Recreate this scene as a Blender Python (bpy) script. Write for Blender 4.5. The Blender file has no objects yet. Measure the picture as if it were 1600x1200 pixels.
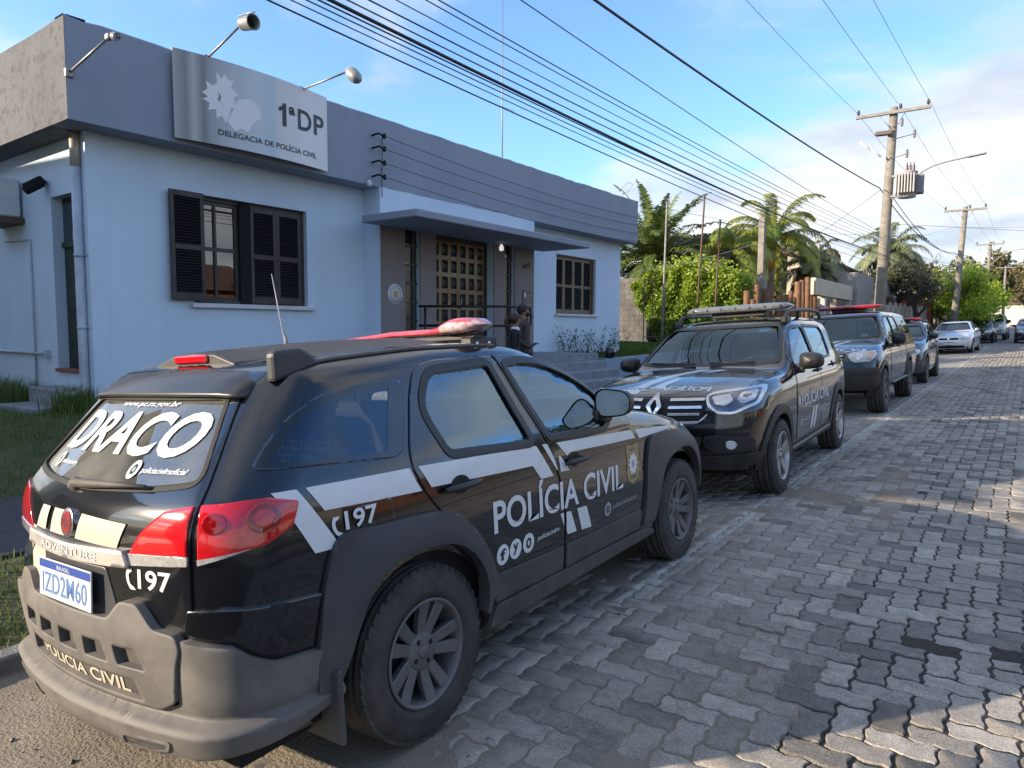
import bpy,bmesh,math,random
import numpy as np
from mathutils import Vector,Matrix
from mathutils.geometry import delaunay_2d_cdt
random.seed(7)
RNG=np.random.default_rng(11)
SC=bpy.context.scene
COL=SC.collection
R=math.radians
SLOPE=0.016
CAMBER=0.060
def road_z(x,y):
 d=-1.72-x
 return SLOPE*y-CAMBER*0.5*(d+(d*d+0.01)**0.5)
 # ------------------------------------------------------------------ camera
cd=bpy.data.cameras.new('camera')
cam=bpy.data.objects.new('camera',cd)
COL.objects.link(cam)
SC.camera=cam
cd.sensor_width=36.0
cd.lens=1094.0/1600.0*36.0
cd.clip_start=0.05
cd.clip_end=3000.0
cam.matrix_world=(Matrix.Translation((0,0,1.59))@Matrix.Rotation(R(36.42),4,'Z')@Matrix.Rotation(R(90-4.6),4,'X')@Matrix.Rotation(0.005,4,'Z'))
# ------------------------------------------------------------------ light
SUN_AZ=R(39.0)
SUN_EL=R(17.5)
SUN_FROM=Vector((-math.sin(SUN_AZ)*math.cos(SUN_EL),-math.cos(SUN_AZ)*math.cos(SUN_EL),math.sin(SUN_EL)))
sd=bpy.data.lights.new('sun','SUN')
sd.energy=2.1
sd.angle=R(0.6)
sd.color=(1.0,0.84,0.64)
sun=bpy.data.objects.new('sun',sd)
COL.objects.link(sun)
sun.rotation_euler=(-SUN_FROM).to_track_quat('-Z','Y').to_euler()
SKY_STRENGTH=0.12
SC.view_settings.view_transform='Standard'
SC.view_settings.look='None'
SC.view_settings.gamma=1.0
SC.view_settings.exposure=2.12
SC.render.engine='CYCLES'
SC.cycles.max_bounces=8
SC.cycles.transparent_max_bounces=16
SC.cycles.use_denoising=True
SC.cycles.caustics_reflective=False
SC.cycles.caustics_refractive=False
SC.cycles.sample_clamp_indirect=6.0
def make_world():
 w=bpy.data.worlds.new('World')
 SC.world=w
 w.use_nodes=True
 nt=w.node_tree
 nt.nodes.clear()
 N,L=nt.nodes.new,nt.links.new
 out=N('ShaderNodeOutputWorld')
 bg=N('ShaderNodeBackground')
 bg.inputs['Strength'].default_value=SKY_STRENGTH
 sky=N('ShaderNodeTexSky')
 sky.sky_type='NISHITA'
 sky.sun_disc=False
 sky.sun_elevation=SUN_EL
 sky.sun_rotation=math.atan2(SUN_FROM.x,SUN_FROM.y)
 sky.air_density=1.0
 sky.dust_density=0.6
 sky.ozone_density=2.5
 tc=N('ShaderNodeTexCoord')
 sep=N('ShaderNodeSeparateXYZ')
 L(tc.outputs['Generated'],sep.inputs[0])
 # project the view direction on a cloud layer
 zc=N('ShaderNodeMath');zc.operation='MAXIMUM';zc.inputs[1].default_value=0.0
 L(sep.outputs['Z'],zc.inputs[0])
 zz=N('ShaderNodeMath');zz.operation='ADD';zz.inputs[1].default_value=0.16
 L(zc.outputs[0],zz.inputs[0])
 dx=N('ShaderNodeMath');dx.operation='DIVIDE';L(sep.outputs['X'],dx.inputs[0]);L(zz.outputs[0],dx.inputs[1])
 dy=N('ShaderNodeMath');dy.operation='DIVIDE';L(sep.outputs['Y'],dy.inputs[0]);L(zz.outputs[0],dy.inputs[1])
 cmb=N('ShaderNodeCombineXYZ')
 L(dx.outputs[0],cmb.inputs['X']);L(dy.outputs[0],cmb.inputs['Y'])
 n1=N('ShaderNodeTexNoise')
 n1.inputs['Scale'].default_value=0.8
 n1.inputs['Detail'].default_value=7.0
 n1.inputs['Roughness'].default_value=0.56
 n1.inputs['Distortion'].default_value=0.25
 mp=N('ShaderNodeMapping');mp.inputs['Location'].default_value=(12.1,6.3,0.0)
 L(cmb.outputs[0],mp.inputs['Vector']);L(mp.outputs[0],n1.inputs['Vector'])
 # more cloud towards the horizon
 mr=N('ShaderNodeMapRange')
 mr.inputs['From Min'].default_value=0.03;mr.inputs['From Max'].default_value=0.34
 mr.inputs['To Min'].default_value=0.22;mr.inputs['To Max'].default_value=0.0
 L(sep.outputs['Z'],mr.inputs['Value'])
 ad=N('ShaderNodeMath');ad.operation='ADD'
 L(n1.outputs['Fac'],ad.inputs[0]);L(mr.outputs[0],ad.inputs[1])
 cr=N('ShaderNodeMapRange');cr.interpolation_type='SMOOTHERSTEP'
 cr.inputs['From Min'].default_value=0.42;cr.inputs['From Max'].default_value=0.66
 cr.inputs['To Min'].default_value=0.02;cr.inputs['To Max'].default_value=0.9
 L(ad.outputs[0],cr.inputs['Value'])
 # cloud body: slightly greyer where thick
 n2=N('ShaderNodeTexNoise');n2.inputs['Scale'].default_value=1.9;n2.inputs['Detail'].default_value=5.0
 mp2=N('ShaderNodeMapping');mp2.inputs['Location'].default_value=(9.0,2.0,4.0)
 L(cmb.outputs[0],mp2.inputs['Vector']);L(mp2.outputs[0],n2.inputs['Vector'])
 cc=N('ShaderNodeMix');cc.data_type='RGBA'
 cc.inputs['A'].default_value=(1.3,1.36,1.5,1)
 cc.inputs['B'].default_value=(2.25,2.2,2.12,1)
 nr=N('ShaderNodeMapRange');nr.inputs['From Min'].default_value=0.36;nr.inputs['From Max'].default_value=0.62
 L(n2.outputs['Fac'],nr.inputs['Value']);L(nr.outputs[0],cc.inputs['Factor'])
 mx=N('ShaderNodeMix');mx.data_type='RGBA'
 L(cr.outputs[0],mx.inputs['Factor'])
 tn=N('ShaderNodeMix');tn.data_type='RGBA';tn.blend_type='MULTIPLY';tn.inputs['Factor'].default_value=1.0
 tn.inputs['B'].default_value=(0.52,0.63,0.75,1)
 L(sky.outputs[0],tn.inputs['A']);L(tn.outputs['Result'],mx.inputs['A']);L(cc.outputs['Result'],mx.inputs['B'])
 L(mx.outputs['Result'],bg.inputs['Color'])
 L(bg.outputs[0],out.inputs['Surface'])
make_world()
# ------------------------------------------------------------------ materials
MATS={}
def _lin(c):
 return tuple(c)+(1.0,)if len(c)==3 else tuple(c)
def mat(name,col=(0.5,0.5,0.5),rough=0.6,metal=0.0,spec=0.5,coat=0.0,coat_rough=0.03,noise=None,bump=None,dust=None,emit=None,trans=0.0,alpha=None,subsurf=None):
 """noise=(scale, amount[, colour2]); bump=(scale, strength); dust=(colour, scale, lo, hi[, zfade])"""
 if name in MATS:
  return MATS[name]
 m=bpy.data.materials.new(name)
 m.use_nodes=True
 nt=m.node_tree
 N,L=nt.nodes.new,nt.links.new
 b=nt.nodes['Principled BSDF']
 b.inputs['Base Color'].default_value=_lin(col)
 b.inputs['Roughness'].default_value=rough
 b.inputs['Metallic'].default_value=metal
 b.inputs['Specular IOR Level'].default_value=spec
 b.inputs['Coat Weight'].default_value=coat
 b.inputs['Coat Roughness'].default_value=coat_rough
 geo=N('ShaderNodeNewGeometry')
 tc=N('ShaderNodeTexCoord')
 oi=N('ShaderNodeObjectInfo')
 last=None
 if noise:
  t=N('ShaderNodeTexNoise');t.inputs['Scale'].default_value=noise[0];t.inputs['Detail'].default_value=6
  t.inputs['Roughness'].default_value=0.62
  L(geo.outputs['Position'],t.inputs['Vector'])
  mx=N('ShaderNodeMix');mx.data_type='RGBA'
  c2=noise[2]if len(noise)>2 else tuple(max(0,c*(1-noise[1]))for c in col)
  mr=N('ShaderNodeMapRange');mr.inputs['From Min'].default_value=0.35;mr.inputs['From Max'].default_value=0.65
  L(t.outputs['Fac'],mr.inputs['Value'])
  mx.inputs['A'].default_value=_lin(col);mx.inputs['B'].default_value=_lin(c2)
  if len(noise)>2:
   mu=N('ShaderNodeMath');mu.operation='MULTIPLY';mu.inputs[1].default_value=noise[1]
   L(mr.outputs[0],mu.inputs[0]);L(mu.outputs[0],mx.inputs['Factor'])
  else:
   L(mr.outputs[0],mx.inputs['Factor'])
  last=mx.outputs['Result']
 if dust:
  t=N('ShaderNodeTexNoise');t.inputs['Scale'].default_value=dust[1];t.inputs['Detail'].default_value=8
  t.inputs['Roughness'].default_value=0.7
  L(tc.outputs['Object'],t.inputs['Vector'])
  mr=N('ShaderNodeMapRange');mr.inputs['From Min'].default_value=0.3;mr.inputs['From Max'].default_value=0.72
  mr.inputs['To Min'].default_value=dust[2];mr.inputs['To Max'].default_value=dust[3]
  L(t.outputs['Fac'],mr.inputs['Value'])
  fac=mr.outputs[0]
  if len(dust)>4:
   sp=N('ShaderNodeSeparateXYZ');L(tc.outputs['Object'],sp.inputs[0])
   m2=N('ShaderNodeMapRange');m2.inputs['From Min'].default_value=0.15;m2.inputs['From Max'].default_value=dust[4]
   m2.inputs['To Min'].default_value=1.0;m2.inputs['To Max'].default_value=0.12
   L(sp.outputs['Z'],m2.inputs['Value'])
   mu=N('ShaderNodeMath');mu.operation='MULTIPLY'
   L(fac,mu.inputs[0]);L(m2.outputs[0],mu.inputs[1]);fac=mu.outputs[0]
  mx=N('ShaderNodeMix');mx.data_type='RGBA'
  L(fac,mx.inputs['Factor'])
  if last is not None:
   L(last,mx.inputs['A'])
  else:
   mx.inputs['A'].default_value=_lin(col)
  mx.inputs['B'].default_value=_lin(dust[0])
  last=mx.outputs['Result']
  m3=N('ShaderNodeMapRange');m3.inputs['To Min'].default_value=rough;m3.inputs['To Max'].default_value=0.85
  L(fac,m3.inputs['Value']);L(m3.outputs[0],b.inputs['Roughness'])
  if coat>0:
   m4=N('ShaderNodeMapRange');m4.inputs['To Min'].default_value=coat;m4.inputs['To Max'].default_value=0.0
   L(fac,m4.inputs['Value']);L(m4.outputs[0],b.inputs['Coat Weight'])
 if last is not None:
  L(last,b.inputs['Base Color'])
 if bump:
  t=N('ShaderNodeTexNoise');t.inputs['Scale'].default_value=bump[0];t.inputs['Detail'].default_value=5
  L(geo.outputs['Position'],t.inputs['Vector'])
  bp=N('ShaderNodeBump');bp.inputs['Strength'].default_value=bump[1];bp.inputs['Distance'].default_value=0.02
  L(t.outputs['Fac'],bp.inputs['Height']);L(bp.outputs[0],b.inputs['Normal'])
 if emit:
  b.inputs['Emission Color'].default_value=_lin(emit[0]);b.inputs['Emission Strength'].default_value=emit[1]
 if trans:
  b.inputs['Transmission Weight'].default_value=trans
 MATS[name]=m
 return m
def glass_mat(name,tint=(0.3,0.33,0.33),ior=1.5,rough=0.01,boost=1.0,film=None,refl=(1,1,1)):
 """thin automotive or window glass: see-through tint plus a Fresnel reflection; film = faint dust on the pane"""
 if name in MATS:
  return MATS[name]
 m=bpy.data.materials.new(name)
 m.use_nodes=True
 nt=m.node_tree
 nt.nodes.clear()
 N,L=nt.nodes.new,nt.links.new
 out=N('ShaderNodeOutputMaterial')
 tr=N('ShaderNodeBsdfTransparent');tr.inputs['Color'].default_value=_lin(tint)
 gl=N('ShaderNodeBsdfGlossy');gl.inputs['Roughness'].default_value=rough;gl.inputs['Color'].default_value=_lin(refl)
 # Schlick's reflectance, the same from both sides of the thin pane
 r0=min(.9,((ior-1)/(ior+1))**2*boost)
 lw=N('ShaderNodeLayerWeight');lw.inputs['Blend'].default_value=0.5
 pw=N('ShaderNodeMath');pw.operation='POWER';pw.inputs[1].default_value=5.0
 L(lw.outputs['Facing'],pw.inputs[0])
 mu=N('ShaderNodeMath');mu.operation='MULTIPLY_ADD';mu.inputs[1].default_value=1-r0;mu.inputs[2].default_value=r0;mu.use_clamp=True
 L(pw.outputs[0],mu.inputs[0])
 mx=N('ShaderNodeMixShader')
 L(mu.outputs[0],mx.inputs[0]);L(tr.outputs[0],mx.inputs[1]);L(gl.outputs[0],mx.inputs[2])
 last=mx.outputs[0]
 if film:
  df=N('ShaderNodeBsdfDiffuse');df.inputs['Color'].default_value=_lin(film[0])
  tc=N('ShaderNodeTexCoord')
  t=N('ShaderNodeTexNoise');t.inputs['Scale'].default_value=film[1];t.inputs['Detail'].default_value=8
  L(tc.outputs['Object'],t.inputs['Vector'])
  mr=N('ShaderNodeMapRange');mr.inputs['From Min'].default_value=0.3;mr.inputs['From Max'].default_value=0.7
  mr.inputs['To Min'].default_value=film[2];mr.inputs['To Max'].default_value=film[3]
  L(t.outputs['Fac'],mr.inputs['Value'])
  m2=N('ShaderNodeMixShader')
  L(mr.outputs[0],m2.inputs[0]);L(last,m2.inputs[1]);L(df.outputs[0],m2.inputs[2])
  last=m2.outputs[0]
 L(last,out.inputs['Surface'])
 MATS[name]=m
 return m
 # ------------------------------------------------------------------ objects
def tag(o,label=None,cat=None,group=None,kind=None):
 if label:o['label']=label
 if cat:o['category']=cat
 if group:o['group']=group
 if kind:o['kind']=kind
 return o
def thing(name,label,cat,loc=(0,0,0),rz=0.0,group=None):
 o=bpy.data.objects.new(name,None)
 o.empty_display_size=0.2
 COL.objects.link(o)
 o.location=loc
 o.rotation_euler=(0,0,rz)
 return tag(o,label,cat,group)
def mesh_obj(name,verts,faces,m,parent=None,smooth=False,normals=None):
 me=bpy.data.meshes.new(name)
 me.from_pydata([tuple(map(float,v))for v in verts],[],[tuple(int(i)for i in f)for f in faces])
 return finish(name,me,m,parent,smooth,normals)
def finish(name,me,m,parent=None,smooth=False,normals=None):
 if isinstance(m,(list,tuple)):
  for k in m:me.materials.append(k)
 elif m is not None:
  me.materials.append(m)
 if smooth and len(me.polygons):
  me.polygons.foreach_set('use_smooth',[True]*len(me.polygons))
 me.update()
 if normals is not None:
  me.normals_split_custom_set_from_vertices([tuple(map(float,n))for n in normals])
 o=bpy.data.objects.new(name,me)
 COL.objects.link(o)
 if parent is not None:
  o.parent=parent
 return o
def fast_mesh(name,V,quads=None,tris=None,m=None,parent=None,smooth=False):
 """numpy arrays straight into a mesh"""
 me=bpy.data.meshes.new(name)
 V=np.asarray(V,np.float32)
 me.vertices.add(len(V));me.vertices.foreach_set('co',V.ravel())
 loops,starts,tot=[],[],0
 if quads is not None and len(quads):
  q=np.asarray(quads,np.int32);loops.append(q.ravel());starts.append(tot+4*np.arange(len(q)));tot+=4*len(q)
 if tris is not None and len(tris):
  t=np.asarray(tris,np.int32);loops.append(t.ravel());starts.append(tot+3*np.arange(len(t)));tot+=3*len(t)
 lo=np.concatenate(loops);st=np.concatenate(starts).astype(np.int32)
 me.loops.add(len(lo));me.loops.foreach_set('vertex_index',lo)
 me.polygons.add(len(st));me.polygons.foreach_set('loop_start',st)
 me.update(calc_edges=True)
 me.validate()
 return finish(name,me,m,parent,smooth)
class MB:
 """collects simple shapes into one mesh"""
 def __init__(self):
  self.v,self.f,self.sm=[],[],[]
 def add(self,v,f,smooth=False):
  k=len(self.v)
  self.v+=[tuple(p)for p in v]
  self.f+=[tuple(i+k for i in q)for q in f]
  self.sm+=[smooth]*len(f)
  return self
 def box(self,x0,x1,y0,y1,z0,z1,M=None,bev=0.0):
  if bev>0:
   return self.bbox(x0,x1,y0,y1,z0,z1,bev,M)
  v=[(x,y,z)for z in (z0,z1)for y in (y0,y1)for x in (x0,x1)]
  if M is not None:v=[tuple(M@Vector(p))for p in v]
  return self.add(v,[(0,2,3,1),(4,5,7,6),(0,1,5,4),(2,6,7,3),(0,4,6,2),(1,3,7,5)])
 def bbox(self,x0,x1,y0,y1,z0,z1,b,M=None):
  """box with chamfered edges"""
  c=[(x0+x1)/2,(y0+y1)/2,(z0+z1)/2]
  h=[(x1-x0)/2,(y1-y0)/2,(z1-z0)/2]
  v,idx=[],{}
  for sx in (-1,1):
   for sy in (-1,1):
    for sz in (-1,1):
     for a in range(3):
      s=[sx,sy,sz]
      p=[c[i]+s[i]*(h[i]-(0 if i==a else b))for i in range(3)]
      idx[(sx,sy,sz,a)]=len(v);v.append(tuple(p))
  f=[]
  for a in range(3):
   o=[i for i in range(3)if i!=a]
   for s in (-1,1):
    q=[]
    for (p,r)in ((-1,-1),(1,-1),(1,1),(-1,1)):
     k=[0,0,0];k[a]=s;k[o[0]]=p;k[o[1]]=r
     q.append(idx[(k[0],k[1],k[2],a)])
    f.append(tuple(q if (s>0)==(a!=1)else q[::-1]))
  for a in range(3):
   b2,c2=[i for i in range(3)if i!=a]
   for s in (-1,1):
    for t in (-1,1):
     k0=[0,0,0];k0[a]=-1;k0[b2]=s;k0[c2]=t
     k1=list(k0);k1[a]=1
     q=[idx[(*k0,b2)],idx[(*k1,b2)],idx[(*k1,c2)],idx[(*k0,c2)]]
     f.append(tuple(q))
  for sx in (-1,1):
   for sy in (-1,1):
    for sz in (-1,1):
     f.append(tuple(idx[(sx,sy,sz,a)]for a in range(3)))
  if M is not None:v=[tuple(M@Vector(p))for p in v]
  return self.add(v,f)
 def tube(self,pts,r,n=8,caps=True,smooth=True):
  pts=[Vector(p)for p in pts]
  rs=r if isinstance(r,(list,tuple,np.ndarray))else [r]*len(pts)
  v,f=[],[]
  up=None
  for i,p in enumerate(pts):
   d=(pts[min(i+1,len(pts)-1)]-pts[max(i-1,0)])
   if d.length<1e-9:d=Vector((0,0,1))
   d.normalize()
   if up is None:
    up=d.orthogonal().normalized()
   up=(up-d*up.dot(d))
   if up.length<1e-6:up=d.orthogonal()
   up.normalize()
   s=d.cross(up)
   for k in range(n):
    a=2*math.pi*k/n
    v.append(tuple(p+(up*math.cos(a)+s*math.sin(a))*rs[i]))
  for i in range(len(pts)-1):
   for k in range(n):
    f.append((i*n+k,i*n+(k+1)%n,(i+1)*n+(k+1)%n,(i+1)*n+k))
  self.add(v,f,smooth)
  if caps:
   k=len(self.v)-len(v)
   self.f.append(tuple(k+i for i in range(n))[::-1]);self.sm.append(False)
   k2=k+(len(pts)-1)*n
   self.f.append(tuple(k2+i for i in range(n)));self.sm.append(False)
  return self
 def lathe(self,prof,n=32,M=None,smooth=True,close=False):
  """prof: (r, h) pairs turned about +Z, then M"""
  v,f=[],[]
  for (r_,h)in prof:
   for k in range(n):
    a=2*math.pi*k/n
    v.append((r_*math.cos(a),r_*math.sin(a),h))
  for i in range(len(prof)-1):
   for k in range(n):
    f.append((i*n+k,i*n+(k+1)%n,(i+1)*n+(k+1)%n,(i+1)*n+k))
  if M is not None:v=[tuple(M@Vector(p))for p in v]
  return self.add(v,f,smooth)
 def prism(self,poly,z0,z1,M=None,smooth=False):
  """2-D polygon extruded along +Z, then M"""
  n=len(poly)
  v=[(p[0],p[1],z0)for p in poly]+[(p[0],p[1],z1)for p in poly]
  if M is not None:v=[tuple(M@Vector(p))for p in v]
  k=len(self.v)
  self.add(v,[(i,(i+1)%n,n+(i+1)%n,n+i)for i in range(n)],smooth)
  self.f.append(tuple(k+i for i in range(n))[::-1]);self.sm.append(False)
  self.f.append(tuple(k+n+i for i in range(n)));self.sm.append(False)
  return self
 def build(self,name,m,parent=None,smooth=None,bevel=0.0):
  me=bpy.data.meshes.new(name)
  me.from_pydata(self.v,[],self.f)
  if me.polygons:
   me.polygons.foreach_set('use_smooth',[bool(s)if smooth is None else smooth for s in self.sm])
  bm=bmesh.new();bm.from_mesh(me)
  bmesh.ops.recalc_face_normals(bm,faces=bm.faces)
  bm.to_mesh(me);bm.free()
  o=finish(name,me,m,parent)
  if bevel>0:
   md=o.modifiers.new('bevel','BEVEL');md.width=bevel;md.segments=2;md.limit_method='ANGLE'
  return o
def copy_tree(o,parent=None):
 c=o.copy()
 COL.objects.link(c)
 c.parent=parent
 for ch in list(o.children):
  copy_tree(ch,c)
 return c
_TM={}
def text_mesh(body,size=1.0,bold=0.0,shear=0.0,spacing=1.0,align='LEFT'):
 """flat lettering as (2-D verts, faces) with the baseline on v = 0"""
 key=(body,size,bold,shear,spacing,align)
 if key in _TM:return _TM[key][0].copy(),list(_TM[key][1])
 cu=bpy.data.curves.new('lettering','FONT')
 cu.body=body
 cu.size=size
 cu.offset=bold
 cu.shear=shear
 cu.space_character=spacing
 cu.align_x=align
 cu.resolution_u=4
 o=bpy.data.objects.new('lettering',cu)
 COL.objects.link(o)
 bpy.context.view_layer.update()
 me=o.evaluated_get(bpy.context.evaluated_depsgraph_get()).to_mesh()
 V=np.array([v.co[:2]for v in me.vertices])if len(me.vertices)else np.zeros((0,2))
 Fc=[tuple(p.vertices)for p in me.polygons]
 o.to_mesh_clear()
 bpy.data.objects.remove(o)
 bpy.data.curves.remove(cu)
 _TM[key]=(V.copy(),list(Fc))
 return V,Fc
def fit_text(body,u0,u1,v0,v1,bold=0.0,shear=0.0,spacing=1.0):
 """lettering scaled into the rectangle u0..u1 x v0..v1"""
 V,Fc=text_mesh(body,1.0,bold,shear,spacing)
 lo,hi=V.min(0),V.max(0)
 V=(V-lo)/(hi-lo)
 V=V*np.array([u1-u0,v1-v0])+np.array([u0,v0])
 return V,Fc
def flat_text(name,body,M,w,h,m,parent,bold=0.0,depth=0.0,shear=0.0):
 """lettering on a plane: M maps (u, v, 0) to the place, anchored at its lower left"""
 V,Fc=fit_text(body,0,w,0,h,bold,shear)
 v=[tuple(M@Vector((p[0],p[1],0)))for p in V]
 return mesh_obj(name,v,Fc,m,parent)
 # lettering is made while the scene is still empty (each evaluation would otherwise update everything)
for _t,_b,_s in [('197',0.02,0.0),('607',0.03,0.0),('ADVENTURE',0.01,0.0),('BRASIL',0.0,0.0),('CIVIL',0.0,0.0),('DELEGACIA DE POLÍCIA CIVIL',0.012,0.0),('D',0.015,0.0),('P',0.015,0.0),('DRACO',0.028,0.22),('FIAT',0.0,0.0),('IZD2M60',0.005,0.0),('POLÍCIA',0.0,0.0),('POLÍCIA',0.03,0.0),('POLÍCIA CIVIL',0.0,0.0),('POLÍCIA CIVIL',0.02,0.0),('POLÍCIA CIVIL',0.03,0.0),('RIO GRANDE DO SUL',0.0,0.0),('a',0.04,0.0),('f',0.02,0.0),('o',0.02,0.0),('policiacivilrs',0.0,0.0),('policiacivilrs',0.01,0.2),('policiacivilrsoficial',0.01,0.2),('www.pc.rs.gov.br',0.015,0.2),('y',0.02,0.0)]:
 text_mesh(_t,1.0,_b,_s,1.0)
 # ------------------------------------------------------------------ car bodies
 # A body is the smooth intersection of a side, a top, a rear and a front surface. Every panel, pane and
 # decal is a 2-D outline (side view, rear view, front view or plan) laid on that surface.
class Curve:
 def __init__(self,pts,sig=0.03):
  x,y=np.array(pts,float).T
  a,b=x[0]-4*sig,x[-1]+4*sig
  n=1600
  g=np.linspace(a,b,n)
  s0=(y[1]-y[0])/(x[1]-x[0]);s1=(y[-1]-y[-2])/(x[-1]-x[-2])
  v=np.interp(g,x,y)
  v=np.where(g<x[0],y[0]+s0*(g-x[0]),v)
  v=np.where(g>x[-1],y[-1]+s1*(g-x[-1]),v)
  st=g[1]-g[0]
  h=max(1,int(3.2*sig/st))
  k=np.exp(-0.5*(np.arange(-h,h+1)*st/sig)**2);k/=k.sum()
  vp=np.concatenate([v[0]-(v[1]-v[0])*np.arange(h,0,-1),v,v[-1]+(v[-1]-v[-2])*np.arange(1,h+1)])
  self.g,self.v,self.s0,self.s1=g,np.convolve(vp,k,'valid'),s0,s1
  self.d=np.gradient(self.v,g)
 def __call__(self,t):
  g=self.g
  r=np.interp(t,g,self.v)
  r=np.where(t<g[0],self.v[0]+self.s0*(t-g[0]),r)
  return np.where(t>g[-1],self.v[-1]+self.s1*(t-g[-1]),r)
 def slope(self,t):
  return np.interp(t,self.g,self.d)
def smax(a,b,k):
 h=np.maximum(k-np.abs(a-b),0.0)/k
 return np.maximum(a,b)+h*h*k*0.25
class Body:
 def __init__(s,W,T,Rr,Fr,crown=0.05,taper_r=(0.0,0.0),taper_f=(1.8,0.0),kr=0.12,kf=0.2,k_top=0.10,k_rear=0.16,k_front=0.25,k_rt=0.06,k_ft=0.1,zc=0.62,ya=-0.2,yb=2.2,zb=0.27,extra=None):
  s.W,s.T,s.Rr,s.Fr=Curve(W,0.035),Curve(T,0.05),Curve(Rr,0.03),Curve(Fr,0.03)
  s.crown,s.tr,s.tf,s.kr,s.kf=crown,taper_r,taper_f,kr,kf
  s.k_top,s.k_rear,s.k_front,s.k_rt,s.k_ft=k_top,k_rear,k_front,k_rt,k_ft
  s.zc,s.ya,s.yb,s.zb,s.extra=zc,ya,yb,zb,extra
 def f(s,P):
  x,y,z=np.abs(P[:,0]),P[:,1],P[:,2]
  w=s.W(z)-s.tr[1]*np.maximum(0,s.tr[0]-y)**2-s.tf[1]*np.maximum(0,y-s.tf[0])**2
  a=(x-w)/np.sqrt(1+s.W.slope(z)**2)
  b=(z-s.T(y)+s.crown*x*x)/np.sqrt(1+s.T.slope(y)**2)
  c=(s.Rr(z)+s.kr*x*x-y)/np.sqrt(1+s.Rr.slope(z)**2)
  d=(y-s.Fr(z)+s.kf*x*x)/np.sqrt(1+s.Fr.slope(z)**2)
  r=np.maximum(smax(a,b,s.k_top),smax(a,c,s.k_rear))
  r=np.maximum(r,smax(b,c,s.k_rt))
  r=np.maximum(r,smax(a,d,s.k_front))
  r=np.maximum(r,smax(b,d,s.k_ft))
  if s.extra is not None:
   r=s.extra(r,x,y,z)
  return r
 def normal(s,P,e=0.004):
  g=np.zeros_like(P)
  for i in range(3):
   q=np.zeros(3);q[i]=e
   g[:,i]=s.f(P+q)-s.f(P-q)
  return g/np.maximum(np.linalg.norm(g,axis=1,keepdims=True),1e-9)
 def cast(s,O,D,far=2.6,n=40):
  """first hit along each ray coming from outside; returns points and a hit mask"""
  N=len(O)
  lo=np.zeros(N);hi=np.full(N,float(far));hit=np.zeros(N,bool)
  for i in range(1,n+1):
   t=far*i/n
   ins=(s.f(O+D*t)<0)&~hit
   hi[ins]=t;lo[ins]=far*(i-1)/n
   hit|=ins
  for _ in range(16):
   m=0.5*(lo+hi)
   ins=s.f(O+D*m[:,None])<0
   hi=np.where(ins,m,hi);lo=np.where(ins,lo,m)
  return O+D*(0.5*(lo+hi))[:,None],hit
 def out(s,O,D,far=3.2):
  """from a point inside outwards"""
  lo=np.zeros(len(O));hi=np.full(len(O),far)
  for _ in range(24):
   m=0.5*(lo+hi)
   ins=s.f(O+D*m[:,None])<0
   lo=np.where(ins,m,lo);hi=np.where(ins,hi,m)
  return O+D*(0.5*(lo+hi))[:,None]
  # --- projections: (u, v) -> point on the surface
 def proj(s,UV,view):
  UV=np.asarray(UV,float)
  N=len(UV);Z=np.zeros(N);Oo=np.ones(N)
  if view in ('R','L'):
   sg=1 if view=='R' else -1
   O=np.stack([Oo*1.6*sg,UV[:,0],UV[:,1]],1);D=np.stack([-Oo*sg,Z,Z],1);far=1.6
  elif view=='B':
   O=np.stack([UV[:,0],Oo*-2.2,UV[:,1]],1);D=np.stack([Z,Oo,Z],1);far=3.4
  elif view=='F':
   O=np.stack([UV[:,0],Oo*(s.yb+2.6),UV[:,1]],1);D=np.stack([Z,-Oo,Z],1);far=4.6
  elif view=='T':
   O=np.stack([UV[:,0],UV[:,1],Oo*2.6],1);D=np.stack([Z,Z,-Oo],1);far=2.2
  elif view[0]=='C':
   _,sx,cx,cy=view
   a=UV[:,0]
   O=np.stack([(cx+Z)*sx,cy+Z,UV[:,1]],1)
   D=np.stack([np.sin(a)*sx,-np.cos(a),Z],1)
   return s.out(O,D),np.ones(N,bool)
  return s.cast(O,D,far)
  # --- unrolled coordinates of the shell
 def to_param(s,P):
  P=np.asarray(P)
  y=P[:,1]
  yc=np.clip(y,s.ya,s.yb)
  dx,dy,dz=np.abs(P[:,0]),y-yc,P[:,2]-s.zc
  al=np.arctan2(np.abs(dy),np.hypot(dx,dz))
  ph=np.arctan2(dz,dx)
  u=np.where(y<s.ya,s.ya-al*0.6,np.where(y>s.yb,s.yb+al*0.6,y))
  return np.stack([u,ph],1)
 def from_param(s,Q):
  u,ph=Q[:,0],Q[:,1]
  yc=np.clip(u,s.ya,s.yb)
  al=np.abs(u-yc)/0.6
  sg=np.where(u<s.ya,-1.0,1.0)
  D=np.stack([np.cos(al)*np.cos(ph),sg*np.sin(al),np.cos(al)*np.sin(ph)],1)
  O=np.stack([0*u,yc,s.zc+0*u],1)
  return s.out(O,D)
def inside(poly,P):
 poly=np.asarray(poly,float);P=np.asarray(P,float)
 r=np.zeros(len(P),bool)
 x,y=P[:,0],P[:,1]
 j=len(poly)-1
 for i in range(len(poly)):
  xi,yi=poly[i];xj,yj=poly[j]
  if yi!=yj:
   c=((yi>y)!=(yj>y))&(x<(xj-xi)*(y-yi)/(yj-yi)+xi)
   r^=c
  j=i
 return r
def resample(poly,step,closed=True):
 poly=[np.array(p,float)for p in poly]
 out=[]
 n=len(poly)
 for i in range(n if closed else n-1):
  a,b=poly[i],poly[(i+1)%n]
  k=max(1,int(math.ceil(np.linalg.norm(b-a)/step)))
  for j in range(k):
   out.append(a+(b-a)*j/k)
 if not closed:out.append(poly[-1])
 return np.array(out)
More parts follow.
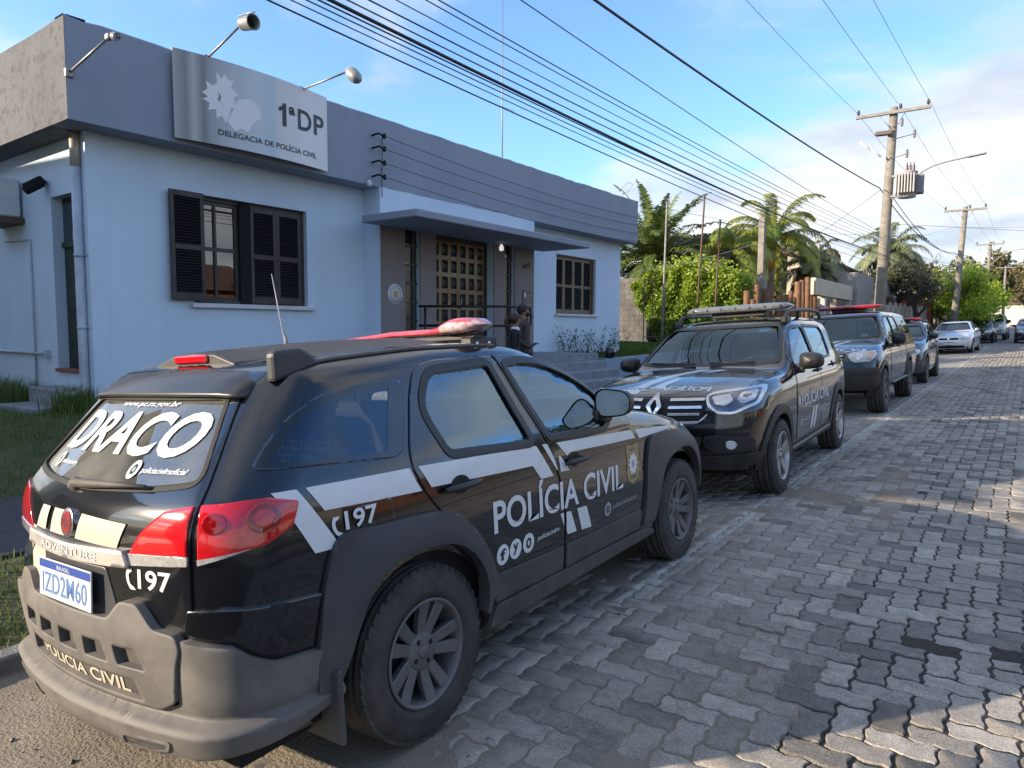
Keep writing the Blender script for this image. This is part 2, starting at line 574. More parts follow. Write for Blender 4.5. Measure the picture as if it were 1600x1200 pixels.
def rounded(poly,r=0.02,n=4):
 """polygon with its corners filleted; r may be a list"""
 P=[np.array(p,float)for p in poly]
 N=len(P)
 rs=r if isinstance(r,(list,tuple))else [r]*N
 out=[]
 for i in range(N):
  a,b,c=P[i-1],P[i],P[(i+1)%N]
  d1,d2=a-b,c-b
  l1,l2=np.linalg.norm(d1),np.linalg.norm(d2)
  k=min(rs[i],0.45*l1,0.45*l2)
  if k<1e-4:
   out.append(b);continue
  p,q=b+d1/l1*k,b+d2/l2*k
  for j in range(n+1):
   t=j/n
   out.append((1-t)**2*p+2*t*(1-t)*b+t*t*q)
 return np.array(out)
def smooth_loop(pts,n=6,closed=True):
 """Catmull-Rom through the points"""
 P=[np.array(p,float)for p in pts]
 N=len(P)
 out=[]
 for i in range(N if closed else N-1):
  p0=P[i-1]if closed or i>0 else P[0]
  p1,p2=P[i],P[(i+1)%N]
  p3=P[(i+2)%N]if closed or i+2<N else P[-1]
  for j in range(n):
   t=j/n
   out.append(0.5*((2*p1)+(-p0+p2)*t+(2*p0-5*p1+4*p2-p3)*t*t+(-p0+3*p1-3*p2+p3)*t**3))
 if not closed:out.append(P[-1])
 return np.array(out)
def inset(poly,d):
 P=np.asarray(poly,float)
 n=len(P)
 area=0.5*np.sum(P[:,0]*np.roll(P[:,1],-1)-np.roll(P[:,0],-1)*P[:,1])
 sg=1 if area>0 else -1
 e=np.roll(P,-1,0)-P
 e/=np.maximum(np.linalg.norm(e,axis=1,keepdims=True),1e-9)
 nrm=np.stack([-e[:,1],e[:,0]],1)*sg
 m=nrm+np.roll(nrm,1,0)
 l=np.maximum(np.linalg.norm(m,axis=1,keepdims=True),0.4)
 return P+m/l*d*np.minimum(2.0/l,1.6)
def tri2d(loops,step,extra=None,keep=None,clear=0):
 """triangulate the region bounded by loops (even-odd) with a hex grid of inner points"""
 pts,edges=[],[]
 for lp in loops:
  k=len(pts);n=len(lp)
  pts+=[tuple(p)for p in lp]
  edges+=[(k+i,k+(i+1)%n)for i in range(n)]
 A=np.concatenate([np.asarray(l)for l in loops])
 lo,hi=A.min(0),A.max(0)
 gx=np.arange(lo[0]+step*0.5,hi[0],step)
 gy=np.arange(lo[1]+step*0.5,hi[1],step*0.87)
 if len(gx)and len(gy):
  X,Y=np.meshgrid(gx,gy)
  X[1::2]+=step*0.5
  G=np.stack([X.ravel(),Y.ravel()],1)
  ins=np.zeros(len(G),bool)
  for l in loops:ins^=inside(l,G)
  G=G[ins]
  if len(G):
   B=A
   keepm=np.ones(len(G),bool)
   for c in range(0,len(G),800):
    d=((G[c:c+800,None,:]-B[None])**2).sum(2).min(1)
    keepm[c:c+800]=d>(0.4*step)**2
   pts+=[tuple(p)for p in G[keepm]]
 if extra is not None and len(extra):
  nb_=len(A);G2=np.array(pts[nb_:]).reshape(-1,2)
  if clear and len(G2):
   E_=np.asarray(extra);okk=np.array([((E_-g)**2).sum(1).min()>clear**2 for g in G2]);pts=pts[:nb_]+[tuple(p)for p in G2[okk]]
  pts+=[tuple(p)for p in extra]
 r=delaunay_2d_cdt([Vector((float(p[0]),float(p[1])))for p in pts],edges,[],0,1e-6)
 V=np.array([tuple(v)for v in r[0]])
 T=np.array([t for t in r[2]if len(t)==3])
 c=V[T].mean(1)
 ok=np.zeros(len(T),bool)
 for l in loops:ok^=inside(l,c)
 if keep is not None:ok&=keep(c)
 return V,T[ok]
def bound_edges(T):
 from collections import Counter
 cnt=Counter()
 dirs={}
 for t in T:
  for i in range(3):
   a,b=int(t[i]),int(t[(i+1)%3])
   k=(min(a,b),max(a,b));cnt[k]+=1;dirs[k]=(a,b)
 return [dirs[k]for k,c in cnt.items()if c==1]
def patch(name,body,loops,view,off,m,parent,depth=0.012,step=0.035,edge=0.012,bstep=0.02,soft=0.006,relief=None,lines=None):
 """a panel lying on the body: outer loop plus holes; off = how proud it stands, depth = how far its rim turns in.
    relief(uv) adds height."""
 L=[resample(l,bstep)for l in loops]
 ex=[inset(L[0],soft)]if soft>0 else []
 for h in L[1:]:
  if soft>0:ex.append(inset(h,-soft))
 if lines is not None:ex.append(np.asarray(lines,float))
 ext=np.concatenate(ex)if ex else None
 V,T=tri2d(L,step,ext,clear=.016 if lines is not None else 0)
 used=np.unique(T);rm=-np.ones(len(V),int);rm[used]=np.arange(len(used));V=V[used];T=rm[T]
 P,hit=body.proj(V,view)
 Nn=body.normal(P)
 o=np.full(len(V),float(off))
 if relief is not None:o=o+relief(V)
 be=bound_edges(T)
 bi=sorted({i for e in be for i in e})
 Nt=Nn.copy()
 top=P+Nn*o[:,None]
 # outward direction of the rim in space
 Z=np.zeros((len(V),3))
 for a,b in be:
  t=top[b]-top[a]
  Z[a]+=np.cross(t,Nn[a]);Z[b]+=np.cross(t,Nn[b])
 ln=np.linalg.norm(Z,axis=1,keepdims=True);Z=np.where(ln>1e-9,Z/np.maximum(ln,1e-9),0)
 # make sure the triangles face outwards
 c=np.cross(top[T[:,1]]-top[T[:,0]],top[T[:,2]]-top[T[:,0]])
 fl=(c*Nn[T[:,0]]).sum(1)<0
 if fl.mean()>0.5:
  T=T[:,::-1];be=[(b,a)for a,b in be];Z=-Z
 if relief is None:
  for i in bi:Nt[i]=Nn[i]+Z[i]*0.9 if soft>0 else Nn[i]
 verts=list(top);normals=list(Nt)
 faces=[tuple(t)for t in T]
 if depth>0:
  mp={}
  for i in bi:
   mp[i]=len(verts);verts.append(top[i]-Nn[i]*depth);normals.append(Z[i]if ln[i]>1e-9 else Nn[i])
   mp[(i,1)]=len(verts);verts.append(top[i]);normals.append(Z[i]if ln[i]>1e-9 else Nn[i])
  for a,b in be:
   faces.append((mp[(b,1)],mp[(a,1)],mp[a],mp[b]))
 normals=np.array(normals)
 if relief is not None:
  normals=None
 else:
  normals=normals/np.maximum(np.linalg.norm(normals,axis=1,keepdims=True),1e-9)
 return mesh_obj(name,verts,faces,m,parent,smooth=True,normals=normals)
def decal(name,body,V,Fc,view,off,m,parent,sub=0.06):
 """flat print (2-D verts and faces) laid on the body"""
 V=np.asarray(V,float)
 # split long faces so that they follow the curve
 bm=bmesh.new()
 bv=[bm.verts.new((p[0],p[1],0))for p in V]
 for f in Fc:
  try:bm.faces.new([bv[i]for i in f])
  except ValueError:pass
 for _ in range(4):
  es=[e for e in bm.edges if e.calc_length()>sub]
  if not es:break
  bmesh.ops.subdivide_edges(bm,edges=es,cuts=1)
  bmesh.ops.triangulate(bm,faces=[f for f in bm.faces if len(f.verts)>4])
 bm.verts.index_update()
 V2=np.array([v.co[:2]for v in bm.verts]);F2=[tuple(v.index for v in f.verts)for f in bm.faces]
 bm.free()
 P,hit=body.proj(V2,view)
 Nn=body.normal(P)
 X=P+Nn*off
 F3=[]
 for f in F2:
  c=np.cross(X[f[1]]-X[f[0]],X[f[2]]-X[f[0]])
  F3.append(f if (c*Nn[f[0]]).sum()>=0 else f[::-1])
 return mesh_obj(name,X,F3,m,parent,smooth=True,normals=Nn)
def decal_poly(name,body,poly,view,off,m,parent,step=0.05):
 L=[resample(poly,0.03)]
 V,T=tri2d(L,step)
 used=np.unique(T);rm=-np.ones(len(V),int);rm[used]=np.arange(len(used))
 return decal(name,body,V[used],[tuple(t)for t in rm[T]],view,off,m,parent,sub=9)
def shell(name,body,m,parent,holes_side=(),hole_front=None,hole_rear=None,step=0.045,zb_fn=None):
 """the body shell with its openings: one half unrolled and triangulated, then mirrored"""
 ua,ub=body.ya-0.6*math.pi/2*0.998,body.yb+0.6*math.pi/2*0.998
 us=np.linspace(ua,ub,150)
 zb=(lambda P:np.full(len(P),body.zb))if zb_fn is None else zb_fn
 # lower edge
 lo=np.full(len(us),-1.5);hi=np.full(len(us),1.5)
 for _ in range(26):
  mid=0.5*(lo+hi)
  P=body.from_param(np.stack([us,mid],1))
  up=P[:,2]>zb(P)
  hi=np.where(up,mid,hi);lo=np.where(up,lo,mid)
 low=np.stack([us,hi],1)
 top=np.stack([us[::-1],np.full(len(us),math.pi/2)],1)
 le=resample([top[-1],low[0]],0.08,False)[1:-1]
 ri=resample([low[-1],top[0]],0.08,False)[1:-1]
 outer=np.concatenate([low,ri,top,le])
 loops=[outer]
 tests=[]
 pts,edges=[tuple(p)for p in outer],[(i,(i+1)%len(outer))for i in range(len(outer))]
 def add(line,closed):
  k=len(pts);n=len(line)
  pts.extend(tuple(p)for p in line)
  edges.extend((k+i,k+(i+1)%n)for i in range(n if closed else n-1))
 for h in holes_side:
  q=resample(h,0.02)
  P,hit=body.proj(q,'R')
  if hit.all():
   add(body.to_param(P),True)
  else:
   g=[i for i in range(len(q))if hit[i]and P[i,2]>body.zb-0.03]
   run=[]
   for i in g:
    if run and i!=run[-1]+1:
     if len(run)>2:add(body.to_param(P[run]),False)
     run=[]
    run.append(i)
   if len(run)>2:add(body.to_param(P[run]),False)
  tests.append(lambda c,h=h:inside(h,c[:,1:3])&(np.abs(c[:,0])>0.3))
 for h,vw in ((hole_front,'F'),(hole_rear,'B')):
  if h is None:continue
  q=resample(h,0.025)
  q=q[q[:,0]>=-1e-6]
  # reorder so that the run starts on the centre line
  k=int(np.argmax(np.diff(np.concatenate([q[:,1],q[:1,1]]))**2+np.diff(np.concatenate([q[:,0],q[:1,0]]))**2))
  q=np.roll(q,-(k+1),0)
  q[0,0]=max(q[0,0],0.0);q[-1,0]=max(q[-1,0],0.0)
  q=np.concatenate([[[1e-4,q[0,1]]],q,[[1e-4,q[-1,1]]]])
  P,hit=body.proj(q,vw)
  pp=body.to_param(P);pp[0,1]=math.pi/2;pp[-1,1]=math.pi/2
  add(pp,False)
  tests.append(lambda c,h=h,vw=vw:inside(h,c[:,[0,2]])&((c[:,1]>0.9)if vw=='F' else (c[:,1]<0.2)))
 gu=np.arange(ua+step,ub,step);gp=np.arange(-0.7,math.pi/2-0.02,step*1.05)
 X,Y=np.meshgrid(gu,gp);X[1::2]+=step*0.5
 G=np.stack([X.ravel(),Y.ravel()],1)
 G=G[inside(outer,G)]
 B=np.array(pts)
 ok=np.ones(len(G),bool)
 for c in range(0,len(G),800):
  ok[c:c+800]=((G[c:c+800,None,:]-B[None])**2).sum(2).min(1)>(0.3*step)**2
 pts+=[tuple(p)for p in G[ok]]
 r=delaunay_2d_cdt([Vector((float(a),float(b)))for a,b in pts],edges,[],0,1e-6)
 V=np.array([tuple(v)for v in r[0]]);T=np.array([t for t in r[2]if len(t)==3])
 T=T[inside(outer,V[T].mean(1))]
 P=body.from_param(V)
 # the outline, evaluated in space at the triangle centres
 c3=P[T].mean(1)
 kill=np.zeros(len(T),bool)
 for t in tests:kill|=t(c3)
 T=T[~kill]
 Nn=body.normal(P)
 a=np.cross(P[T[:,1]]-P[T[:,0]],P[T[:,2]]-P[T[:,0]])
 fl=(a*Nn[T[:,0]]).sum(1)<0
 T[fl]=T[fl][:,::-1]
 P2=P*[-1,1,1];N2=Nn*[-1,1,1]
 n=len(P)
 VV=np.concatenate([P,P2]);NN=np.concatenate([Nn,N2]);TT=np.concatenate([T,T[:,::-1]+n])
 # weld the centre line
 return mesh_obj(name,VV,TT,m,parent,smooth=True,normals=NN)
def arch(cy,cz,r,flat=0.0,n=22,zlow=0.05,ry=None):
 """wheel opening in the side view"""
 ry=ry or r
 p=[(cy+ry,zlow)]+[(cy+ry*math.cos(a),cz+r*math.sin(a))for a in np.linspace(0,math.pi,n)]+[(cy-ry,zlow)]
 return np.array(p)
 # ------------------------------------------------------------------ wheels
def make_wheel(parent,x,y,z,rad,width,rim,style,tyre_m,rim_m,dark_m,side=1,tread=40,name='wheel'):
 """wheel > tyre is the wheel's own mesh; rim, hub_cap and brake are its pieces. side = +1: outer face towards +x"""
 S=Matrix.Translation((x,y,z))@Matrix.Rotation(math.pi/2*side,4,'Y')
 w2=width/2
 mb=MB()
 rr=rim+0.012
 prof=[(rr-0.01,-w2+0.02),(rr,-w2+0.004),(rr+0.02,-w2),(rad-0.055,-w2-0.004),(rad-0.022,-w2+0.008),(rad-0.006,-w2+0.028)]
 g=[-0.34,-0.30,-0.06,-0.02,0.16,0.20,0.36,0.40]
 prof+=[(rad,-w2+0.035)]
 gr=0.009
 for a,b in ((-0.26,-0.23),(-0.015,0.015),(0.23,0.26)):
  prof+=[(rad,a*width),(rad-gr,a*width+0.001),(rad-gr,b*width-0.001),(rad,b*width)]
 prof+=[(rad,w2-0.035),(rad-0.006,w2-0.028),(rad-0.022,w2-0.008),(rad-0.040,w2-0.001),(rad-0.043,w2+0.0012),(rad-0.050,w2+0.0012),(rad-0.053,w2+0.002),(rr+0.030,w2+0.002),(rr+0.024,w2+0.003),(rr+0.018,w2),(rr+0.006,w2-0.003),(rr-0.004,w2-0.012),(rr-0.02,w2-0.02)]
 mb.lathe(prof,72,S)
 # shoulder blocks
 for k in range(tread):
  a=2*math.pi*k/tread
  for s in (-1,1):
   M=S@Matrix.Rotation(a,4,'Z')@Matrix.Translation((rad-0.006,0,s*(w2-0.026)))@Matrix.Rotation(s*0.25,4,'X')
   mb.box(-0.012,0.0012,-0.43*2*math.pi*rad/tread,0.43*2*math.pi*rad/tread,-0.020,0.014,M)
 wh=mb.build(name,tyre_m,parent)
 # rim
 rb=MB()
 rb.lathe([(rr-0.004,w2-0.010),(rr-0.002,w2-0.002),(rr-0.010,w2+0.001),(rr-0.018,w2-0.006),(rr-0.024,w2-0.035),(rr-0.04,-w2+0.03),(rr-0.03,-w2)],56,S)
 ro=rr-0.020
 def spoke(a,w_in,w_out,r_in,r_out,z_in,z_out,th,skew=0.0):
  M=S@Matrix.Rotation(a,4,'Z')
  n=6
  v,f=[],[]
  for i in range(n+1):
   t=i/n
   r_=r_in+(r_out-r_in)*t
   w_=w_in+(w_out-w_in)*t
   zz=z_in+(z_out-z_in)*(t**1.5)
   o=skew*t
   ch=min(0.004,w_*0.3)
   for (q,d)in ((-w_,-th),(-w_,-ch),(-w_+ch,0),(w_-ch,0),(w_,-ch),(w_,-th)):
    v.append(tuple(M@Vector((r_,q+o,zz+d))))
  for i in range(n):
   for k in range(5):
    f.append((i*6+k,i*6+k+1,(i+1)*6+k+1,(i+1)*6+k))
  rb.add(v,f)
 if style=='ten':
  for k in range(5):
   for s in (-1,1):
    spoke(2*math.pi*k/5+0.32+s*0.285,0.020,0.027,0.055,ro,w2-0.034,w2-0.012,0.028,skew=-s*0.010)
 elif style=='five':
  for k in range(5):
   spoke(2*math.pi*k/5+0.1,0.03,0.05,0.04,ro,w2-0.03,w2-0.008,0.03)
 elif style=='six':
  for k in range(6):
   spoke(2*math.pi*k/6,0.028,0.036,0.04,ro,w2-0.03,w2-0.010,0.03)
 rb.lathe([(0.0,w2-0.028),(0.060,w2-0.028),(0.074,w2-0.034),(0.078,w2-0.06)],30,S)
 rim_o=rb.build('rim',rim_m,wh)
 hb=MB();hb.lathe([(0.0,w2-0.020),(0.020,w2-0.020),(0.026,w2-0.024),(0.026,w2-0.032)],24,S)
 hb.build('hub_cap',rim_m,wh)
 bo=MB()
 for k in range(4 if style=='ten' else 5):
  a=2*math.pi*k/(4 if style=='ten' else 5)+0.5
  M=S@Matrix.Translation((0.048*math.cos(a),0.048*math.sin(a),0))
  bo.lathe([(0.0,w2-0.0265),(0.010,w2-0.0265),(0.011,w2-0.0275)],8,M)
 bo.build('bolt_holes',dark_m,wh)['kind']='stuff'
 dk=MB();dk.lathe([(0.0,w2-0.10),(rr-0.03,w2-0.10)],32,S)
 dk.lathe([(0.07,w2-0.085),(0.135,w2-0.085),(0.135,w2-0.098)],32,S)
 dk.build('brake_disc',dark_m,wh)
 return wh
def paint_mats():
 mat('paint_black',(0.004,0.0045,0.0065),0.16,spec=0.5,coat=1.0,coat_rough=0.02,dust=((0.07,0.062,0.05),5.0,0.0,0.085,1.2))
 mat('plastic_grey',(0.036,0.039,0.046),0.42,dust=((0.19,0.165,0.135),6.0,0.02,0.62,0.75),bump=(300,0.03))
 mat('plastic_black',(0.012,0.012,0.013),0.4,dust=((0.09,0.085,0.075),7.0,0.0,0.3))
 mat('plastic_dusty',(0.045,0.045,0.047),0.5,dust=((0.21,0.19,0.165),5.0,0.25,0.85),bump=(260,.05))
 mat('window_frame_black',(0.008,0.008,0.009),0.35,dust=((0.08,0.075,0.065),8.0,0.0,0.18))
 mat('rubber',(0.012,0.012,0.013),0.75,dust=((0.11,0.10,0.085),9.0,0.05,0.62),bump=(120,0.1))
 mat('rubber_seal',(0.006,0.006,0.006),0.7)
 mat('alloy_grey',(0.17,0.17,0.175),0.42,metal=0.55,dust=((0.12,0.105,0.09),14.0,0.1,0.55))
 mat('alloy_silver',(0.45,0.45,0.46),0.3,metal=0.85,dust=((0.2,0.18,0.15),12.0,0.0,0.4))
 mat('under_dark',(0.006,0.006,0.006),0.9)
 mat('decal_white',(0.74,0.75,0.75),0.35,coat=0.25,coat_rough=0.08,dust=((0.42,0.38,0.32),7.0,0.0,0.22))
 mat('decal_gold',(0.36,0.26,0.09),0.4,coat=0.2,dust=((0.3,0.25,0.18),30.0,0.0,0.5))
 mat('decal_dark',(0.01,0.01,0.012),0.35,coat=0.3)
 mat('decal_grey',(0.35,0.35,0.36),0.4)
 mat('chrome',(0.75,0.75,0.76),0.12,metal=1.0,dust=((0.3,0.27,0.22),8.0,0.0,0.3))
 mat('chrome_dusty',(0.62,0.61,0.6),0.25,metal=0.8,dust=((0.33,0.29,0.24),5.0,0.15,0.6))
 mat('lamp_red',(0.62,0.008,0.014),0.10,coat=1.0,coat_rough=0.02,noise=(9,0.45,(0.36,0.004,0.008)))
 mat('lamp_clear',(0.62,0.60,0.57),0.08,coat=1.0,coat_rough=0.02,noise=(60,0.35),metal=0.3)
 mat('lamp_core',(0.24,0.003,0.006),0.06,coat=1.0)
 mat('reflector_red',(0.10,0.010,0.008),0.2,dust=((0.16,0.12,0.09),12,0.1,0.6))
 mat('beacon_red',(0.55,0.02,0.035),0.12,coat=1.0,noise=(18,0.35,(0.75,0.18,0.2)))
 mat('beacon_dark_red',(0.28,0.008,0.014),0.2,coat=0.7)
 mat('beacon_clear',(0.62,0.56,0.55),0.06,coat=1.0,noise=(45,0.8,(0.35,0.05,0.06)))
 mat('cloth_dark',(0.02,0.021,0.024),0.85)
 mat('cabin_grey',(0.03,0.03,0.032),0.8)
 mat('plate_white',(0.66,0.67,0.69),0.4,dust=((0.36,0.33,0.28),10.0,0.0,0.3))
 mat('plate_blue',(0.03,0.07,0.32),0.4)
 mat('plate_letter',(0.10,0.20,0.45),0.45)
 glass_mat('glass_side',(0.82,0.87,0.90),1.7,0.006,3.2,refl=(.62,.84,1.0))
 glass_mat('glass_dark',(0.50,0.54,0.58),1.6,0.006,2.0,refl=(.6,.8,1.0))
 glass_mat('glass_screen',(0.42,0.48,0.5),1.6,0.005,2.4,refl=(.62,.82,1.0))
 glass_mat('glass_rear',(0.30,0.35,0.34),1.8,0.02,2.0,film=((0.46,0.45,0.40),3.0,0.08,0.34))
paint_mats()
WAGON=dict(W=[(.2,.78),(.4,.815),(.6,.83),(.82,.832),(.95,.822),(1.03,.808),(1.08,.79),(1.2,.742),(1.35,.69),(1.45,.652),(1.56,.60)],T=[(-1.0,1.36),(-.55,1.445),(-.2,1.485),(.3,1.51),(.75,1.508),(.96,1.49),(1.09,1.455),(1.25,1.395),(1.42,1.315),(1.6,1.225),(1.80,1.115),(1.88,1.085),(2.2,1.035),(2.45,.985),(2.7,.92),(3.0,.83),(3.2,.77)],Rr=[(.2,-.80),(.45,-.855),(.62,-.872),(.72,-.864),(.95,-.855),(1.02,-.838),(1.08,-.785),(1.3,-.59),(1.42,-.48),(1.5,-.41)],Fr=[(.2,3.16),(.45,3.27),(.65,3.27),(.78,3.2),(.9,3.0)],crown=.05,taper_r=(.2,.07),taper_f=(2.1,.07),kr=.20,kf=.28,k_top=.10,k_rear=.16,k_front=.3,k_rt=.06,k_ft=.1,ya=-.2,yb=2.3,zb=.27)
SUV=dict(W=[(.2,.82),(.45,.865),(.75,.892),(.95,.885),(1.06,.86),(1.12,.835),(1.3,.765),(1.5,.69),(1.6,.655),(1.7,.60)],T=[(-1.0,1.50),(-.6,1.575),(0,1.625),(.7,1.64),(1.2,1.615),(1.42,1.57),(1.62,1.47),(2.12,1.155),(2.22,1.115),(2.7,1.085),(3.1,1.035),(3.35,.975),(3.5,.93)],Rr=[(.2,-.75),(.5,-.82),(.8,-.84),(1.05,-.82),(1.15,-.78),(1.5,-.58),(1.62,-.5)],Fr=[(.2,3.36),(.45,3.46),(.65,3.49),(.85,3.46),(.96,3.36),(1.05,3.1)],crown=.05,taper_r=(.1,.06),taper_f=(2.5,.10),kr=.14,kf=.20,k_top=.12,k_rear=.2,k_front=.30,k_rt=.08,k_ft=.10,zc=.66,ya=-.2,yb=2.6,zb=.30)
PICKUP=dict(W=[(.2,.80),(.5,.87),(.8,.895),(1.0,.885),(1.1,.86),(1.16,.835),(1.4,.755),(1.6,.685),(1.75,.63)],T=[(-1.4,1.68),(-.8,1.72),(0,1.745),(.8,1.75),(1.3,1.745),(1.7,1.70),(1.85,1.63),(2.35,1.27),(2.45,1.215),(2.9,1.175),(3.3,1.11),(3.6,1.02),(3.8,.93)],Rr=[(.3,-1.1),(.6,-1.2),(1.1,-1.2),(1.2,-1.18),(1.7,-1.0)],Fr=[(.2,3.6),(.5,3.75),(.75,3.78),(.95,3.70),(1.05,3.55),(1.15,3.3)],crown=.05,taper_r=(-.5,.0),taper_f=(2.9,.10),kr=.04,kf=.26,k_top=.11,k_rear=.1,k_front=.30,k_rt=.06,k_ft=.12,zc=.75,ya=-.6,yb=2.9,zb=.42)
SEDAN=dict(W=[(.15,.80),(.4,.85),(.65,.872),(.85,.86),(.95,.83),(1.0,.80),(1.2,.70),(1.35,.62),(1.5,.55)],T=[(-1.3,.98),(-.95,1.03),(-.65,1.08),(-.15,1.30),(.15,1.385),(.6,1.43),(1.0,1.42),(1.3,1.365),(2.0,1.03),(2.1,.99),(2.6,.93),(3.1,.84),(3.4,.75)],Rr=[(.2,-1.0),(.5,-1.08),(.8,-1.07),(.98,-1.02),(1.1,-.9)],Fr=[(.15,3.42),(.35,3.52),(.55,3.54),(.7,3.48),(.8,3.36),(.9,3.1)],crown=.05,taper_r=(0,.05),taper_f=(2.4,.10),kr=.14,kf=.24,k_top=.12,k_rear=.2,k_front=.34,k_rt=.08,k_ft=.10,zc=.55,ya=-.3,yb=2.5,zb=.22)
HATCH=dict(W=[(.15,.78),(.4,.84),(.65,.86),(.85,.85),(.97,.82),(1.02,.79),(1.2,.71),(1.4,.63),(1.5,.57)],T=[(-.9,1.28),(-.6,1.38),(-.1,1.45),(.5,1.475),(.9,1.46),(1.2,1.40),(1.95,1.06),(2.05,1.02),(2.5,.96),(2.95,.86),(3.2,.77)],Rr=[(.2,-.65),(.5,-.72),(.9,-.72),(1.05,-.67),(1.4,-.45)],Fr=[(.15,3.22),(.35,3.32),(.55,3.34),(.7,3.28),(.82,3.14),(.92,2.9)],crown=.05,taper_r=(0,.05),taper_f=(2.2,.10),kr=.16,kf=.26,k_top=.12,k_rear=.2,k_front=.34,k_rt=.08,k_ft=.10,zc=.55,ya=-.1,yb=2.3,zb=.22)
# ------------------------------------------------------------------ ground
def settle(root):
 """parts were written in street coordinates: shift them under the Empty at the thing's base"""
 L=root.location.copy()
 for ch in root.children:
  ch.location=ch.location-L
 return root
def gz_at(x,y):
 """height of the natural ground"""
 base=SLOPE*y
 if x>-3.9:return road_z(x,y)
 t=min(1,max(0,(-6.9-x)/2.0))
 r_=min(1,max(0,(-3.9-x)/1.2))
 return road_z(-3.9,y)*(1-r_)+base*r_+0.10*r_+0.42*t*t*(3-2*t)
def nodes_of(name):
 m=bpy.data.materials.new(name);m.use_nodes=True
 MATS[name]=m
 return m,m.node_tree,m.node_tree.nodes['Principled BSDF']
def paver_material():
 m,nt,b=nodes_of('paver_concrete')
 N,L=nt.nodes.new,nt.links.new
 geo=N('ShaderNodeNewGeometry')
 at=N('ShaderNodeAttribute');at.attribute_name='tone'
 oi=N('ShaderNodeObjectInfo')
 ad=N('ShaderNodeMath');ad.operation='MAXIMUM';L(at.outputs['Fac'],ad.inputs[0])
 # individual pavers take their tone from the object colour
 L(oi.outputs['Alpha'],ad.inputs[1])
 tone=N('ShaderNodeSeparateColor');L(oi.outputs['Color'],tone.inputs[0])
 mixt=N('ShaderNodeMath');mixt.operation='ADD';L(at.outputs['Fac'],mixt.inputs[0]);L(tone.outputs[0],mixt.inputs[1])
 ramp=N('ShaderNodeValToRGB')
 e=ramp.color_ramp.elements
 e[0].position=0.0;e[0].color=(0.075,0.068,0.06,1)
 e[1].position=1.0;e[1].color=(0.48,0.43,0.365,1)
 k=e.new(0.25);k.color=(0.195,0.175,0.15,1)
 k=e.new(0.6);k.color=(0.335,0.30,0.255,1)
 L(mixt.outputs[0],ramp.inputs[0])
 # grain
 n1=N('ShaderNodeTexNoise');n1.inputs['Scale'].default_value=160;n1.inputs['Detail'].default_value=4;L(geo.outputs['Position'],n1.inputs['Vector'])
 n2=N('ShaderNodeTexNoise');n2.inputs['Scale'].default_value=14;n2.inputs['Detail'].default_value=7;n2.inputs['Roughness'].default_value=.7;L(geo.outputs['Position'],n2.inputs['Vector'])
 mr=N('ShaderNodeMapRange');mr.inputs['From Min'].default_value=.3;mr.inputs['From Max'].default_value=.72;mr.inputs['To Min'].default_value=.52;mr.inputs['To Max'].default_value=1.35
 L(n1.outputs['Fac'],mr.inputs['Value'])
 mr2=N('ShaderNodeMapRange');mr2.inputs['From Min'].default_value=.3;mr2.inputs['From Max'].default_value=.7;mr2.inputs['To Min'].default_value=.68;mr2.inputs['To Max'].default_value=1.22
 L(n2.outputs['Fac'],mr2.inputs['Value'])
 mu=N('ShaderNodeMath');mu.operation='MULTIPLY';L(mr.outputs[0],mu.inputs[0]);L(mr2.outputs[0],mu.inputs[1])
 mc=N('ShaderNodeMix');mc.data_type='RGBA';mc.blend_type='MULTIPLY';mc.inputs['Factor'].default_value=1
 L(ramp.outputs[0],mc.inputs['A']);L(mu.outputs[0],mc.inputs['B'])
 # worn white parking line at x = -1.78, and sandy dust drifting out of the parking strip
 sp=N('ShaderNodeSeparateXYZ');L(geo.outputs['Position'],sp.inputs[0])
 dx=N('ShaderNodeMath');dx.operation='ADD';dx.inputs[1].default_value=1.77;L(sp.outputs['X'],dx.inputs[0])
 ab=N('ShaderNodeMath');ab.operation='ABSOLUTE';L(dx.outputs[0],ab.inputs[0])
 ln=N('ShaderNodeMath');ln.operation='LESS_THAN';ln.inputs[1].default_value=.055;L(ab.outputs[0],ln.inputs[0])
 n3=N('ShaderNodeTexNoise');n3.inputs['Scale'].default_value=9;n3.inputs['Detail'].default_value=8;n3.inputs['Roughness'].default_value=.75;L(geo.outputs['Position'],n3.inputs['Vector'])
 w=N('ShaderNodeMapRange');w.inputs['From Min'].default_value=.34;w.inputs['From Max'].default_value=.62;w.inputs['To Min'].default_value=.9;w.inputs['To Max'].default_value=.12;L(n3.outputs['Fac'],w.inputs['Value'])
 # only from y = 4.4 on
 ly=N('ShaderNodeMath');ly.operation='GREATER_THAN';ly.inputs[1].default_value=3.4;L(sp.outputs['Y'],ly.inputs[0])
 lf=N('ShaderNodeMath');lf.operation='MULTIPLY';L(ln.outputs[0],lf.inputs[0]);L(w.outputs[0],lf.inputs[1])
 lf2=N('ShaderNodeMath');lf2.operation='MULTIPLY';L(lf.outputs[0],lf2.inputs[0]);L(ly.outputs[0],lf2.inputs[1])
 mp=N('ShaderNodeMix');mp.data_type='RGBA';L(lf2.outputs[0],mp.inputs['Factor']);L(mc.outputs['Result'],mp.inputs['A']);mp.inputs['B'].default_value=(.62,.62,.60,1)
 # dust
 ds=N('ShaderNodeMapRange');ds.inputs['From Min'].default_value=-.4;ds.inputs['From Max'].default_value=-2.2;ds.inputs['To Min'].default_value=-.16;ds.inputs['To Max'].default_value=.22;L(sp.outputs['X'],ds.inputs['Value'])
 n4=N('ShaderNodeTexNoise');n4.inputs['Scale'].default_value=2.6;n4.inputs['Detail'].default_value=9;n4.inputs['Roughness'].default_value=.72;L(geo.outputs['Position'],n4.inputs['Vector'])
